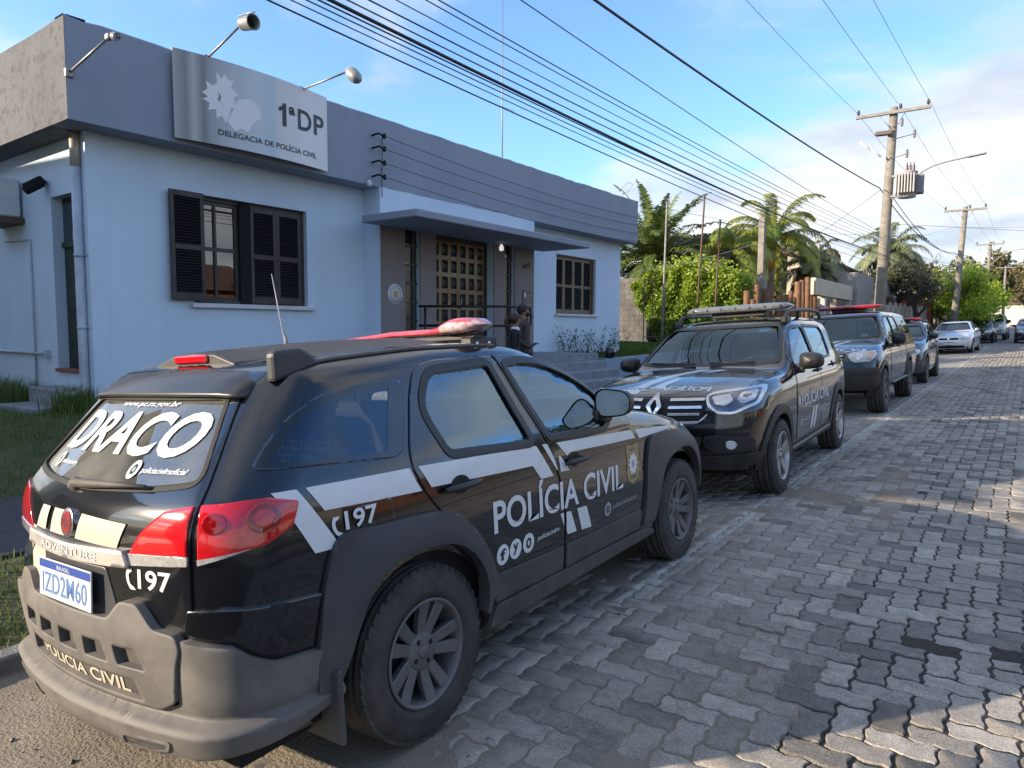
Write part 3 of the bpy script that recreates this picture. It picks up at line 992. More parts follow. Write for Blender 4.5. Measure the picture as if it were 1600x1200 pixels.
 da=N('ShaderNodeMath');da.operation='ADD';L(n4.outputs['Fac'],da.inputs[0]);L(ds.outputs[0],da.inputs[1])
 dm=N('ShaderNodeMapRange');dm.inputs['From Min'].default_value=.5;dm.inputs['From Max'].default_value=.74;dm.inputs['To Max'].default_value=.72;L(da.outputs[0],dm.inputs['Value'])
 md=N('ShaderNodeMix');md.data_type='RGBA';L(dm.outputs[0],md.inputs['Factor']);L(mp.outputs['Result'],md.inputs['A']);md.inputs['B'].default_value=(.36,.325,.275,1)
 L(md.outputs['Result'],b.inputs['Base Color'])
 b.inputs['Roughness'].default_value=.82
 bp=N('ShaderNodeBump');bp.inputs['Strength'].default_value=.55;bp.inputs['Distance'].default_value=.004
 L(n1.outputs['Fac'],bp.inputs['Height']);L(bp.outputs[0],b.inputs['Normal'])
 return m
def tri_wave(t):
 t=t-np.floor(t)
 return np.where(t<.25,4*t,np.where(t<.75,2-4*t,4*t-4))
PW=0.122
def paver_outline(cx,cy,horiz,gap):
 """zigzag-edged block at a lattice place: the plane is warped so that neighbours interlock"""
 hw,hl=PW/2,PW
 a,c=(hl,hw)if horiz else (hw,hl)
 n1,n2=(8,4)if horiz else (4,8)
 pts=[]
 for i in range(n1):pts.append((-a+2*a*i/n1,-c))
 for i in range(n2):pts.append((a,-c+2*c*i/n2))
 for i in range(n1):pts.append((a-2*a*i/n1,c))
 for i in range(n2):pts.append((-a,c-2*c*i/n2))
 P=np.array(pts)+[cx,cy]
 A=0.0115
 Q=P+A*np.stack([tri_wave(P[:,1]/PW+.0),tri_wave(P[:,0]/PW+.0)],1)
 C=Q.mean(0)
 return C,inset(Q,gap)-C
def build_road():
 pm=paver_material()
 jm=mat('joint_sand',(0.05,0.044,0.036),.95,noise=(30,.5),bump=(90,.4))
 fm=mat('far_paving',(0.20,0.196,0.19),.85,noise=(3.0,.25),bump=(16,.5))
 # bed under the pavers and the far street
 x0,x1=-3.95,5.2
 ys=[-30,-2,46,70,130,260]
 xr=[x0,-2.6,-1.9,-1.72,-1.5,x1]
 v=[(x,y,road_z(x,y)-.008)for y in ys[:3]for x in xr]
 tag(mesh_obj('road',v,[(j*6+i,j*6+i+1,j*6+i+7,j*6+i+6)for j in range(2)for i in range(5)],jm),kind='structure')
 v=[(x,y,road_z(x,y)-.002)for y in (44.0,300.0)for x in xr]
 tag(mesh_obj('road',v,[(i,i+1,i+7,i+6)for i in range(5)],fm),kind='structure')
 # herringbone lattice at 90 degrees
 lat=[]
 xa,xb,ya,yb=x0+.1,4.6,-.6,44.5
 nx=int((xb-xa)/PW);ny=int((yb-ya)/PW)
 for j in range(ny):
  for i in range(nx):
   k=(i-j)%4
   if k==0:lat.append((xa+(i+1)*PW,ya+(j+.5)*PW,True))
   elif k==3:lat.append((xa+(i+.5)*PW,ya+(j+1)*PW,False))
 lat=np.array(lat,float)
 F_=np.array(cam.matrix_world.to_3x3()@Vector((0,0,-1)));Rr=np.array(cam.matrix_world.to_3x3()@Vector((1,0,0)));Uu=np.array(cam.matrix_world.to_3x3()@Vector((0,1,0)))
 Pw=np.stack([lat[:,0],lat[:,1],SLOPE*lat[:,1]-1.59],1)
 dep=Pw@F_;sx=(Pw@Rr)/np.maximum(dep,.01)*1094;sy=(Pw@Uu)/np.maximum(dep,.01)*1094
 # nearest three hundred in view that no car covers become objects of their own
 ok=(dep>.4)&(np.abs(sx)<790)&(np.abs(sy)<590)&(lat[:,0]>-1.45)
 order=np.argsort(np.where(ok,dep,1e9))
 single=set(order[:300].tolist())
 near_y=lat[:,1]<16
 keepm=(lat[:,1]<30)|(np.abs(lat[:,0])<3.4)
 rng=np.random.default_rng(4)
 N=len(lat)
 # tone: clumps of dark replaced pavers plus individual spread
 tone=np.clip(rng.normal(.55,.17,N),.16,.98)
 dark=rng.random(N)<.05
 tone[dark]=rng.uniform(.10,.26,dark.sum())
 strip=(lat[:,0]>-.9)&(lat[:,0]<-.25)&(rng.random(N)<.12)
 tone[strip]=rng.uniform(.12,.32,strip.sum())
 calm=np.where(lat[:,0]<-1.1,.3,1.0)
 dz=(rng.normal(0,.0028,N)+.006*np.sin(lat[:,0]*2.3+1)*np.sin(lat[:,1]*1.1))*calm;tx=rng.normal(0,.006,N)*calm;ty=rng.normal(0,.006,N)*calm;rot=rng.normal(0,.014,N)
 gaps=np.where((lat[:,0]>-1.2)&(lat[:,0]<.1),rng.uniform(.0028,.0068,N),rng.uniform(.0014,.0042,N))
 parent=thing('paving','grey interlocking zigzag concrete pavers covering the street','paving')
 del parent['category'];tag(parent,kind='structure');parent.name='road_paving'
 shapes={}
 Vs,Qs,Ts,Tn=[],[],[],[]
 base=0
 # prototype outlines in the four phase classes (the warp repeats with PW)
 for idx in range(N):
  if not keepm[idx]:continue
  cx,cy,hz=lat[idx]
  key=(bool(hz),round(((cx-xa)/PW)%1,2),round(((cy-ya)/PW)%1,2))
  if key not in shapes:
   C,O=paver_outline(cx,cy,bool(hz),0.0)
   shapes[key]=(C-[cx,cy],O)
  dC,O=shapes[key]
  cs,sn=math.cos(rot[idx]),math.sin(rot[idx])
  sc=1-gaps[idx]/(PW*.5)
  o2=np.stack([(O[:,0]*cs-O[:,1]*sn),(O[:,0]*sn+O[:,1]*cs)],1)
  X,Y=cx+dC[0],cy+dC[1]
  n=len(O)
  if idx in single:
   if ('mesh',key)not in shapes:
    b1=[(p[0],p[1],-.03)for p in O];t0=[(p[0],p[1],-.0035)for p in O];t1=[(p[0],p[1],0)for p in inset(O,.004)]
    me=bpy.data.meshes.new('paver')
    fs=[(i,(i+1)%n,n+(i+1)%n,n+i)for i in range(n)]+[(n+i,n+(i+1)%n,2*n+(i+1)%n,2*n+i)for i in range(n)]+[tuple(range(2*n,3*n))]
    me.from_pydata(b1+t0+t1,[],fs);me.materials.append(pm)
    shapes[('mesh',key)]=me
   ob=bpy.data.objects.new('paver',shapes[('mesh',key)])
   COL.objects.link(ob);ob.parent=parent
   ob.location=(X,Y,road_z(X,Y)+dz[idx])
   ob.rotation_euler=(tx[idx]+math.atan(SLOPE),ty[idx],rot[idx]);ob.scale=(sc,sc,1)
   ob.color=(float(tone[idx]),0,0,1)
   continue
  o3=o2*sc
  ztop=road_z(X+o3[:,0],Y+o3[:,1])+dz[idx]+tx[idx]*o3[:,1]*.6-ty[idx]*o3[:,0]*.6
  ins=inset(o3,.004)if near_y[idx]else o3*.97
  if near_y[idx]:
   Vb=np.concatenate([np.stack([X+o3[:,0],Y+o3[:,1],ztop-.03],1),np.stack([X+o3[:,0],Y+o3[:,1],ztop-.0035],1),np.stack([X+ins[:,0],Y+ins[:,1],ztop],1)])
   rings=3
  else:
   Vb=np.concatenate([np.stack([X+o3[:,0],Y+o3[:,1],ztop-.012],1),np.stack([X+ins[:,0],Y+ins[:,1],ztop],1)])
   rings=2
  i=np.arange(n);j=(i+1)%n
  for r_ in range(rings-1):
   Qs.append(np.stack([base+r_*n+i,base+r_*n+j,base+(r_+1)*n+j,base+(r_+1)*n+i],1))
   # top as a fan round the middle
  Vc=np.array([[X,Y,float(ztop.mean())]])
  Vs.append(Vb);Vs.append(Vc)
  Ts.append(np.stack([np.full(n,base+rings*n),base+(rings-1)*n+i,base+(rings-1)*n+j],1))
  Tn.append(np.full(rings*n+1,tone[idx]))
  base+=rings*n+1
 o=fast_mesh('paver_field',np.concatenate(Vs),np.concatenate(Qs),np.concatenate(Ts),pm,parent)
 a=o.data.attributes.new('tone','FLOAT','POINT');a.data.foreach_set('value',np.concatenate(Tn).astype(np.float32))
 o.color=(0,0,0,1)
 tag(o,'the many smaller and farther pavers of the street',kind='stuff')
 # sand washed over the pavers in the parking strip
 sm=mat('sand',(.29,.245,.185),.95,noise=(2.5,.75,(.15,.125,.095)),bump=(70,.5))
 nx,ny=150,330
 gx=np.linspace(-4.0,-.55,nx);gy=np.linspace(-.8,16,ny)
 X,Y=np.meshgrid(gx,gy)
 rg=np.random.default_rng(3)
 def fbm(X,Y,s0,seed,oct=5):
  r_=np.random.default_rng(seed);z=np.zeros_like(X);amp=1;tot=0;s=s0
  for k in range(oct):
   for q in range(3):
    th=r_.uniform(0,2*math.pi);ph=r_.uniform(0,6.28)
    z+=amp*np.sin((X*math.cos(th)+Y*math.sin(th))*s*r_.uniform(.7,1.3)+ph+1.3*np.sin((X*math.sin(th)-Y*math.cos(th))*s*.8+ph))
   tot+=amp*2.1;amp*=.6;s*=1.9
  return z/tot
 h=.0052*fbm(X,Y,2.2,5)
 bias=np.interp(X,[-4.0,-3.2,-2.3,-1.7,-1.15,-.75,-.55],[.010,.004,-.0002,-.0012,-.0026,-.0058,-.012])
 bias=bias+np.interp(Y,[-.8,1.3,2.6,6,10,16],[.009,.006,.0002,-.0012,-.003,-.006])
 Z=road_z(X,Y)+h+bias-.0005
 idx=np.arange(nx*ny).reshape(ny,nx)
 q=np.stack([idx[:-1,:-1].ravel(),idx[:-1,1:].ravel(),idx[1:,1:].ravel(),idx[1:,:-1].ravel()],1)
 tag(fast_mesh('sand_drift',np.stack([X.ravel(),Y.ravel(),Z.ravel()],1),q,None,sm,smooth=True),'pale sand and dust drifted over the parking strip','sand',kind='stuff')
 # small stones and crumbs in the sand behind the near car
 rg=np.random.default_rng(9)
 Vs,Ts=[],[]
 for k in range(900):
  x=rg.uniform(-3.9,-1.2);y=rg.uniform(-.3,3.4)
  if rg.random()<.5:y=rg.uniform(-.3,1.4)
  s=.003+.009*rg.random()**3
  c=np.array([x,y,road_z(x,y)+.004+np.interp(x,[-4,-2.3,-1.2],[.010,.003,0])])
  p=c+rg.normal(0,1,(4,3))*s*[1,1,.6]
  kk=len(Vs)*4;Vs.append(p);Ts+=[(kk,kk+1,kk+2),(kk,kk+2,kk+3),(kk,kk+3,kk+1),(kk+1,kk+3,kk+2)]
 tag(fast_mesh('grit',np.concatenate(Vs),None,Ts,mat('grit_stone',(.20,.18,.15),.9)),'small stones and crumbs scattered on the sand','grit',kind='stuff')
build_road()
def build_ground():
 soil=mat('soil',(.075,.062,.045),.95,noise=(3,.5),bump=(25,.5))
 tag(mesh_obj('ground',[(-400,-200,-4.0),(400,-200,-4.0),(400,600,SLOPE*600-.8),(-400,600,SLOPE*600-.8)],[(0,1,2,3)],mat('earth',(.11,.10,.07),.95,noise=(.2,.4))),kind='structure')
 # verge and lawn on the left of the street, terrain mesh
 xs=[-40,-25,-14,-11,-9.3,-8.6,-8.0,-7.4,-6.9,-5.2,-5.0,-4.4,-4.1,-3.95]
 ys=list(np.arange(-30,60,1.0))
 rg=np.random.default_rng(2)
 v=[(x,y,gz_at(x,y)+rg.normal(0,.008)-(.02 if -6.9<x<-5.1 else 0))for y in ys for x in xs]
 n=len(xs)
 f=[(j*n+i,j*n+i+1,(j+1)*n+i+1,(j+1)*n+i)for j in range(len(ys)-1)for i in range(n-1)]
 tag(mesh_obj('lawn',v,f,mat('turf',(.05,.068,.02),.95,noise=(4,.7,(.12,.10,.055)),bump=(40,.6)),smooth=True),kind='structure')
 # kerb stones along the verge, each one a piece
 kerb=thing('kerb','low concrete kerb stones between the street and the verge','kerb',(-3.98,0,0));del kerb['category'];tag(kerb,kind='structure')
 km=mat('kerb_concrete',(.24,.23,.215),.9,noise=(8,.4),bump=(60,.4))
 me0=None
 for k in range(34):
  y=-2+k*1.0
  mb=MB();mb.bbox(-.06,.07,.006,.994,-.1,.11,.012)
  if me0 is None:
   ob=mb.build('kerb_stone',km,kerb);me0=ob.data
  else:
   ob=bpy.data.objects.new('kerb_stone',me0);COL.objects.link(ob);ob.parent=kerb
  ob.location=(random.uniform(-.006,.006),y,road_z(-3.98,y)+random.uniform(-.008,.004));ob.rotation_euler=(math.atan(SLOPE),0,random.uniform(-.004,.004))
  # dark stone footpath, slab by slab
 pth=thing('footpath','dark worn stone footpath between verge and lawn','path',(-6.05,0,0));del pth['category'];tag(pth,kind='structure')
 sm=mat('path_stone',(.055,.055,.062),.7,noise=(6,.45),bump=(50,.35))
 for k in range(26):
  y=-6+k*1.2
  mb=MB();mb.bbox(-.85,-.006,.005,1.195,-.08,.012,.006);mb.bbox(.006,.85,.005,1.195,-.08,.012,.006)
  for s,(a,c)in enumerate(((-.85,-.006),(.006,.85))):
   mb=MB();mb.bbox(a,c,.005,1.195,-.08,.012,.006)
   ob=mb.build('slab',sm,pth);ob.location=(0,y,SLOPE*y+.095+random.uniform(-.006,.006));ob.rotation_euler=(math.atan(SLOPE)+random.uniform(-.006,.006),random.uniform(-.006,.006),0)
build_ground()
# ------------------------------------------------------------------ vegetation helpers
def leaf_material(name,c1,c2,rough=.55,transl=.35):
 if name in MATS:return MATS[name]
 m,nt,b=nodes_of(name)
 N,L=nt.nodes.new,nt.links.new
 at=N('ShaderNodeAttribute');at.attribute_name='tone'
 mx=N('ShaderNodeMix');mx.data_type='RGBA';L(at.outputs['Fac'],mx.inputs['Factor'])
 mx.inputs['A'].default_value=_lin(c1);mx.inputs['B'].default_value=_lin(c2)
 L(mx.outputs['Result'],b.inputs['Base Color']);b.inputs['Roughness'].default_value=rough
 b.inputs['Specular IOR Level'].default_value=.3
 tr=N('ShaderNodeBsdfTranslucent');L(mx.outputs['Result'],tr.inputs['Color'])
 ms=N('ShaderNodeMixShader');ms.inputs[0].default_value=transl
 out=nt.nodes['Material Output']
 L(b.outputs[0],ms.inputs[1]);L(tr.outputs[0],ms.inputs[2]);L(ms.outputs[0],out.inputs['Surface'])
 return m
def leaves(name,C,size,m,parent,rng,up=0.3,tone=None,aspect=.55):
 """leaf-shaped quads folded along the midrib at the points C"""
 n=len(C)
 d=rng.normal(0,1,(n,3));d[:,2]+=up;d/=np.linalg.norm(d,axis=1,keepdims=True)
 e=rng.normal(0,1,(n,3));e-=d*(e*d).sum(1,keepdims=True);e/=np.linalg.norm(e,axis=1,keepdims=True)
 f=np.cross(d,e)
 s=size*rng.uniform(.6,1.3,(n,1))
 V=np.stack([C-e*s,C+f*s*aspect-d*s*.12,C+e*s,C-f*s*aspect-d*s*.12],1).reshape(-1,3)
 k=np.arange(n)*4
 T=np.concatenate([np.stack([k,k+1,k+2],1),np.stack([k,k+2,k+3],1)])
 o=fast_mesh(name,V,None,T,m,parent)
 t=rng.random(n)if tone is None else tone
 a=o.data.attributes.new('tone','FLOAT','POINT');a.data.foreach_set('value',np.repeat(t,4).astype(np.float32))
 return o
def blob_points(rng,n,centres,radii,shell=.55):
 """points in a union of ellipsoids, denser near their skin"""
 ci=rng.integers(0,len(centres),n)
 d=rng.normal(0,1,(n,3));d/=np.linalg.norm(d,axis=1,keepdims=True)
 r_=shell+(1-shell)*rng.random((n,1))**.6
 r_=np.where(rng.random((n,1))<.3,rng.random((n,1))**.5,r_)
 return np.asarray(centres)[ci]+d*r_*np.asarray(radii)[ci],ci
def branch_tree(rng,base,height,spread,levels=3,r0=.16,lean=(0,0),nb=4,first=.35):
 """limbs as (points, radii) and the tips"""
 limbs,tips=[],[]
 def grow(p,d,L_,r_,lv):
  n=5
  pts,rs=[p.copy()],[r_]
  q=p.copy()
  for i in range(n):
   d=d+rng.normal(0,.10+.05*lv,3);d[2]+=.05
   d/=np.linalg.norm(d)
   q=q+d*L_/n
   pts.append(q.copy());rs.append(r_*(1-.45*(i+1)/n))
  limbs.append((pts,rs))
  if lv>=levels:
   tips.append(q);return
  k=nb if lv else nb+1
  for b_ in range(k):
   t=(first if lv==0 else .3)+(1-(first if lv==0 else .3))*rng.random()
   i=min(n,max(1,int(round(t*n))))
   a=rng.uniform(0,2*math.pi)
   nd=d*rng.uniform(.25,.7)+np.array([math.cos(a),math.sin(a),rng.uniform(.0,.7)])*spread
   nd/=np.linalg.norm(nd)
   grow(pts[i],nd,L_*rng.uniform(.5,.75),rs[i]*.62,lv+1)
  tips.append(q)
 d0=np.array([lean[0],lean[1],1.0]);d0/=np.linalg.norm(d0)
 grow(np.array(base,float),d0,height,r0,0)
 return limbs,tips
def make_tree(name,label,base,height,crown_r,seed,lm,bark,n_leaves,leaf=.09,spread=.9,r0=.16,group=None,levels=3,clump=.55,first=.35,flat=.8,lean=(0,0)):
 rng=np.random.default_rng(seed)
 root=thing(name,label,'tree',base,group=group)
 limbs,tips=branch_tree(rng,(0,0,-.1),height*.62,spread,levels,r0,lean,first=first)
 mb=MB()
 for pts,rs in limbs:
  mb.tube([tuple(p)for p in pts],[max(.006,x)for x in rs],6 if rs[0]<.05 else 9,caps=False)
 mb.build('trunk',bark,root)
 if n_leaves:
  tips=np.array(tips)
  rad=np.full((len(tips),3),clump)*rng.uniform(.6,1.3,(len(tips),1))*[1,1,flat]
  C,ci=blob_points(rng,n_leaves,tips,rad,.2)
  tn=np.clip(rng.normal(.5,.22,len(C))+(rng.random(len(tips))*.5-.25)[ci],0,1)
  leaves('crown',C,leaf,lm,root,rng,tone=tn)
 return root
def palm(name,label,base,trunk_h,trunk_r,n_fr,fr_len,seed,lm,bark,group=None,droop=1.0,lean=(0,0),leaflet=.35,up=(-.35,1.35),wide=.022,skirt=0,shaft=None,spear=False,pairs=34,plumose=.5,dead=None):
 """feather palm: each frond is a part, a rachis with rows of leaflets"""
 rng=np.random.default_rng(seed)
 root=thing(name,label,'palm',base,group=group)
 mb=MB()
 n=12
 tp=np.array([lean[0],lean[1],trunk_h])
 pts=[(tp[0]*(i/n)**1.3,tp[1]*(i/n)**1.3,-.2+(trunk_h+.2)*i/n)for i in range(n+1)]
 mb.tube(pts,[trunk_r*(1.25-.3*i/n+.03*(i%2))for i in range(n+1)],12)
 mb.build('trunk',bark,root)
 top=np.array(pts[-1])
 if shaft:
  sh=MB();sh.tube([tuple(top-[0,0,shaft[0]]),tuple(top-[0,0,shaft[0]*.5]),tuple(top+[0,0,.15])],[trunk_r*1.15,trunk_r*1.25,trunk_r*.8],12)
  sh.build('crown_shaft',shaft[1],root)
 for k in range(n_fr):
  az=k*2.399963+rng.normal(0,.15)
  t=(k+.5)/n_fr
  el=up[1]+(up[0]-up[1])*t**.8+rng.normal(0,.08)
  L_=fr_len*rng.uniform(.85,1.1)
  d=np.array([math.cos(az)*math.cos(el),math.sin(az)*math.cos(el),math.sin(el)])
  m_seg=14
  P=[top.copy()]
  q=top.copy()
  for i in range(m_seg):
   q=q+d*L_/m_seg
   d=d+np.array([0,0,-droop*(.03+.13*(i/m_seg))])*(1.0 if el>-.2 else .4)
   d/=np.linalg.norm(d)
   P.append(q.copy())
  P=np.array(P)
  V,T,tn=[],[],[]
  # rachis
  side=np.cross(P[1]-P[0],[0,0,1]);side/=max(1e-6,np.linalg.norm(side))
  for i in range(m_seg):
   w=.022*(1-i/m_seg)+.004
   k0=len(V)
   V+=[P[i]-side*w,P[i]+side*w,P[i+1]+side*w*.9,P[i+1]-side*w*.9,P[i]-[0,0,w],P[i+1]-[0,0,w]]
   T+=[(k0,k0+1,k0+2),(k0,k0+2,k0+3),(k0,k0+4,k0+5),(k0,k0+5,k0+3),(k0+1,k0+2,k0+5),(k0+1,k0+5,k0+4)]
   tn+=[.85]*6
  tb=float(np.clip(rng.normal(.45,.15),0,1))
  for j in range(pairs):
   s=.10+.90*j/pairs
   f=s*m_seg;i=min(m_seg-1,int(f));c=P[i]+(P[i+1]-P[i])*(f-i)
   ax=P[i+1]-P[i];ax/=np.linalg.norm(ax)
   nrm=np.cross(side,ax)
   ll=leaflet*math.sin(math.pi*min(1,.18+.80*s))**.7*rng.uniform(.85,1.1)
   for sg in (-1,1):
    dd=side*sg*.85+ax*.62+nrm*(plumose*rng.uniform(-.3,1.0))+[0,0,-.25]
    dd/=np.linalg.norm(dd)
    ww=np.cross(dd,nrm);ww/=max(1e-6,np.linalg.norm(ww));ww=ww*wide
    mid=c+dd*ll*.5;tip=c+dd*ll+np.array([0,0,-.25*ll*droop])
    k0=len(V)
    V+=[c-ww*.6,c+ww*.6,mid+ww,mid-ww,tip]
    T+=[(k0,k0+1,k0+2),(k0,k0+2,k0+3),(k0+3,k0+2,k0+4)]
    tt=float(np.clip(tb+rng.normal(0,.12),0,1));tn+=[tt]*5
  o=fast_mesh('frond',np.array(V),None,T,dead if (dead is not None and t>.9)else lm,root)
  a=o.data.attributes.new('tone','FLOAT','POINT');a.data.foreach_set('value',np.array(tn,np.float32))
 if spear:
  mb=MB();mb.tube([tuple(top),tuple(top+[.05,0,1.0]),tuple(top+[.16,0.05,2.1])],[.06,.09,.01],6);sp=mb.build('spear_leaf',lm,root)
  a=sp.data.attributes.new('tone','FLOAT','POINT');a.data.foreach_set('value',np.full(len(sp.data.vertices),.8,np.float32))
 if skirt:
  V,T,tn=[],[],[]
  for k in range(skirt):
   az=rng.uniform(0,6.283);r1=trunk_r*rng.uniform(1.0,1.7);L_=rng.uniform(.5,1.1)
   c=top+[math.cos(az)*trunk_r,math.sin(az)*trunk_r,-.05-rng.random()*.3];e=c+[math.cos(az)*r1*.8,math.sin(az)*r1*.8,-L_]
   w=np.array([-math.sin(az),math.cos(az),0])*.035
   k0=len(V);V+=[c-w,c+w,e];T.append((k0,k0+1,k0+2));tn+=[rng.random()]*3
  o=fast_mesh('dead_skirt',np.array(V),None,T,dead or lm,root)
  a=o.data.attributes.new('tone','FLOAT','POINT');a.data.foreach_set('value',np.array(tn,np.float32))
  o['kind']='stuff'
 return root
def grass(name,label,rng,pts,h,m,lean=.4,w=.004,cat='grass',kind='stuff',parent=None):
 n=len(pts)
 a=rng.uniform(0,2*math.pi,n);hh=h*rng.uniform(.4,1.25,n)
 d=np.stack([np.cos(a),np.sin(a),0*a],1)
 s=np.stack([-np.sin(a),np.cos(a),0*a],1)*w*rng.uniform(.6,1.4,(n,1))
 L_=lean*rng.uniform(.1,1.2,(n,1))*hh[:,None]
 up=np.stack([0*a,0*a,hh],1)
 V=np.stack([pts-s,pts+s,pts+up*.55+d*L_*.35+s*.8,pts+up*.55+d*L_*.35-s*.8,pts+up+d*L_],1).reshape(-1,3)
 k=np.arange(n)*5
 T=np.concatenate([np.stack([k,k+1,k+2],1),np.stack([k,k+2,k+3],1),np.stack([k+3,k+2,k+4],1)])
 o=fast_mesh(name,V,None,T,m,parent)
 t=np.clip(rng.normal(.5,.25,n),0,1)
 at=o.data.attributes.new('tone','FLOAT','POINT');at.data.foreach_set('value',np.repeat(t,5).astype(np.float32))
 if parent is None:tag(o,label,cat,kind=kind)
 else:tag(o,kind=kind)
 return o
 # ------------------------------------------------------------------ the police station
def wall_with_holes(mb,x,y0,y1,z0,z1,holes,thick,face=1):
 """wall in the plane X = x running along Y, with rectangular holes (ya, yb, za, zb); thickness goes to -face"""
 ys=sorted({y0,y1}|{h[0]for h in holes}|{h[1]for h in holes})
 zs=sorted({z0,z1}|{h[2]for h in holes}|{h[3]for h in holes})
 for i in range(len(ys)-1):
  for j in range(len(zs)-1):
   cy,cz=(ys[i]+ys[i+1])/2,(zs[j]+zs[j+1])/2
   if any(h[0]<cy<h[1]and h[2]<cz<h[3]for h in holes):continue
   q=[(x,ys[i],zs[j]),(x,ys[i+1],zs[j]),(x,ys[i+1],zs[j+1]),(x,ys[i],zs[j+1])]
   mb.add(q,[(0,1,2,3)])
 xb=x-face*thick
 for h in holes:
  a,b,c,d=h
  for q in ([(x,a,c),(x,a,d),(xb,a,d),(xb,a,c)],[(x,b,c),(x,b,d),(xb,b,d),(xb,b,c)],[(x,a,c),(x,b,c),(xb,b,c),(xb,a,c)],[(x,a,d),(x,b,d),(xb,b,d),(xb,a,d)]):
   mb.add(q,[(0,1,2,3)])
 return mb
def louvre_leaf(root,x,y0,y1,z0,z1,frame_m,slat_m,name='shutter',th=.04,rot=None):
 """framed shutter leaf with two louvred fields; its slats are too fine to pick apart"""
 st=.055
 zm=z0+(z1-z0)*.49
 fr=MB()
 fr.bbox(x-th,x,y0,y0+st,z0,z1,.004);fr.bbox(x-th,x,y1-st,y1,z0,z1,.004)
 for a,b in ((z0,z0+.10),(zm-.035,zm+.035),(z1-.075,z1)):
  fr.bbox(x-th+.001,x-.001,y0+st,y1-st,a,b,.004)
 leaf=fr.build(name,frame_m,root)
 sl=MB()
 for a,b in ((z0+.10,zm-.035),(zm+.035,z1-.075)):
  n=int((b-a)/.036)
  for k in range(n):
   zc=a+(k+.5)*(b-a)/n
   M=Matrix.Translation((x-th*.5,0,zc))@Matrix.Rotation(R(38),4,'Y')
   sl.box(-.022,.022,y0+st-.003,y1-st+.003,-.003,.003,M)
 o=sl.build('slats',slat_m,leaf);o['kind']='stuff'
 bk=MB();bk.box(x-th-.006,x-th,y0+.02,y1-.02,z0+.02,z1-.02);bk.build('backing',MATS['dark_void'],leaf)
 return leaf
def wall_material(name,c,c2,stain,sc=1.4,amt=.5,lo=.62,hi=.74):
 m,nt,b=nodes_of(name)
 N,L=nt.nodes.new,nt.links.new
 geo=N('ShaderNodeNewGeometry')
 mpp=N('ShaderNodeMapping');mpp.inputs['Scale'].default_value=(1,1,.35);L(geo.outputs['Position'],mpp.inputs['Vector'])
 n1=N('ShaderNodeTexNoise');n1.inputs['Scale'].default_value=sc;n1.inputs['Detail'].default_value=8;n1.inputs['Roughness'].default_value=.65;L(mpp.outputs[0],n1.inputs['Vector'])
 r1=N('ShaderNodeMapRange');r1.inputs['From Min'].default_value=.35;r1.inputs['From Max'].default_value=.68;L(n1.outputs['Fac'],r1.inputs['Value'])
 m1=N('ShaderNodeMix');m1.data_type='RGBA';L(r1.outputs[0],m1.inputs['Factor']);m1.inputs['A'].default_value=_lin(c);m1.inputs['B'].default_value=_lin(c2)
 # small scuffs
 n2=N('ShaderNodeTexNoise');n2.inputs['Scale'].default_value=7;n2.inputs['Detail'].default_value=9;n2.inputs['Roughness'].default_value=.78;L(geo.outputs['Position'],n2.inputs['Vector'])
 r2=N('ShaderNodeMapRange');r2.inputs['From Min'].default_value=lo;r2.inputs['From Max'].default_value=hi;r2.inputs['To Max'].default_value=amt;L(n2.outputs['Fac'],r2.inputs['Value'])
 m2=N('ShaderNodeMix');m2.data_type='RGBA';L(r2.outputs[0],m2.inputs['Factor']);L(m1.outputs['Result'],m2.inputs['A']);m2.inputs['B'].default_value=_lin(stain)
 L(m2.outputs['Result'],b.inputs['Base Color']);b.inputs['Roughness'].default_value=.8
 n3=N('ShaderNodeTexNoise');n3.inputs['Scale'].default_value=60;n3.inputs['Detail'].default_value=4;L(geo.outputs['Position'],n3.inputs['Vector'])
 n4=N('ShaderNodeTexNoise');n4.inputs['Scale'].default_value=2.2;L(geo.outputs['Position'],n4.inputs['Vector'])
 ad=N('ShaderNodeMath');ad.operation='MULTIPLY_ADD';ad.inputs[1].default_value=.25;L(n3.outputs['Fac'],ad.inputs[0]);L(n4.outputs['Fac'],ad.inputs[2])
 bp=N('ShaderNodeBump');bp.inputs['Strength'].default_value=.35;bp.inputs['Distance'].default_value=.012;L(ad.outputs[0],bp.inputs['Height']);L(bp.outputs[0],b.inputs['Normal'])
 return m
def sconce(root_label,p0,p1,name='sign_lamp'):
 t=thing(name,root_label,'lamp',p0)
 mb=MB();d=[p1[i]-p0[i]for i in range(3)]
 mb.tube([(0,0,0),tuple(d[i]*.5 for i in range(3)),tuple(d)],.014,8)
 mb.bbox(-.03,.03,-.04,.04,-.05,.05,.01);mb.build('arm',MATS['galvanised'],t)
 return t,Vector(d)
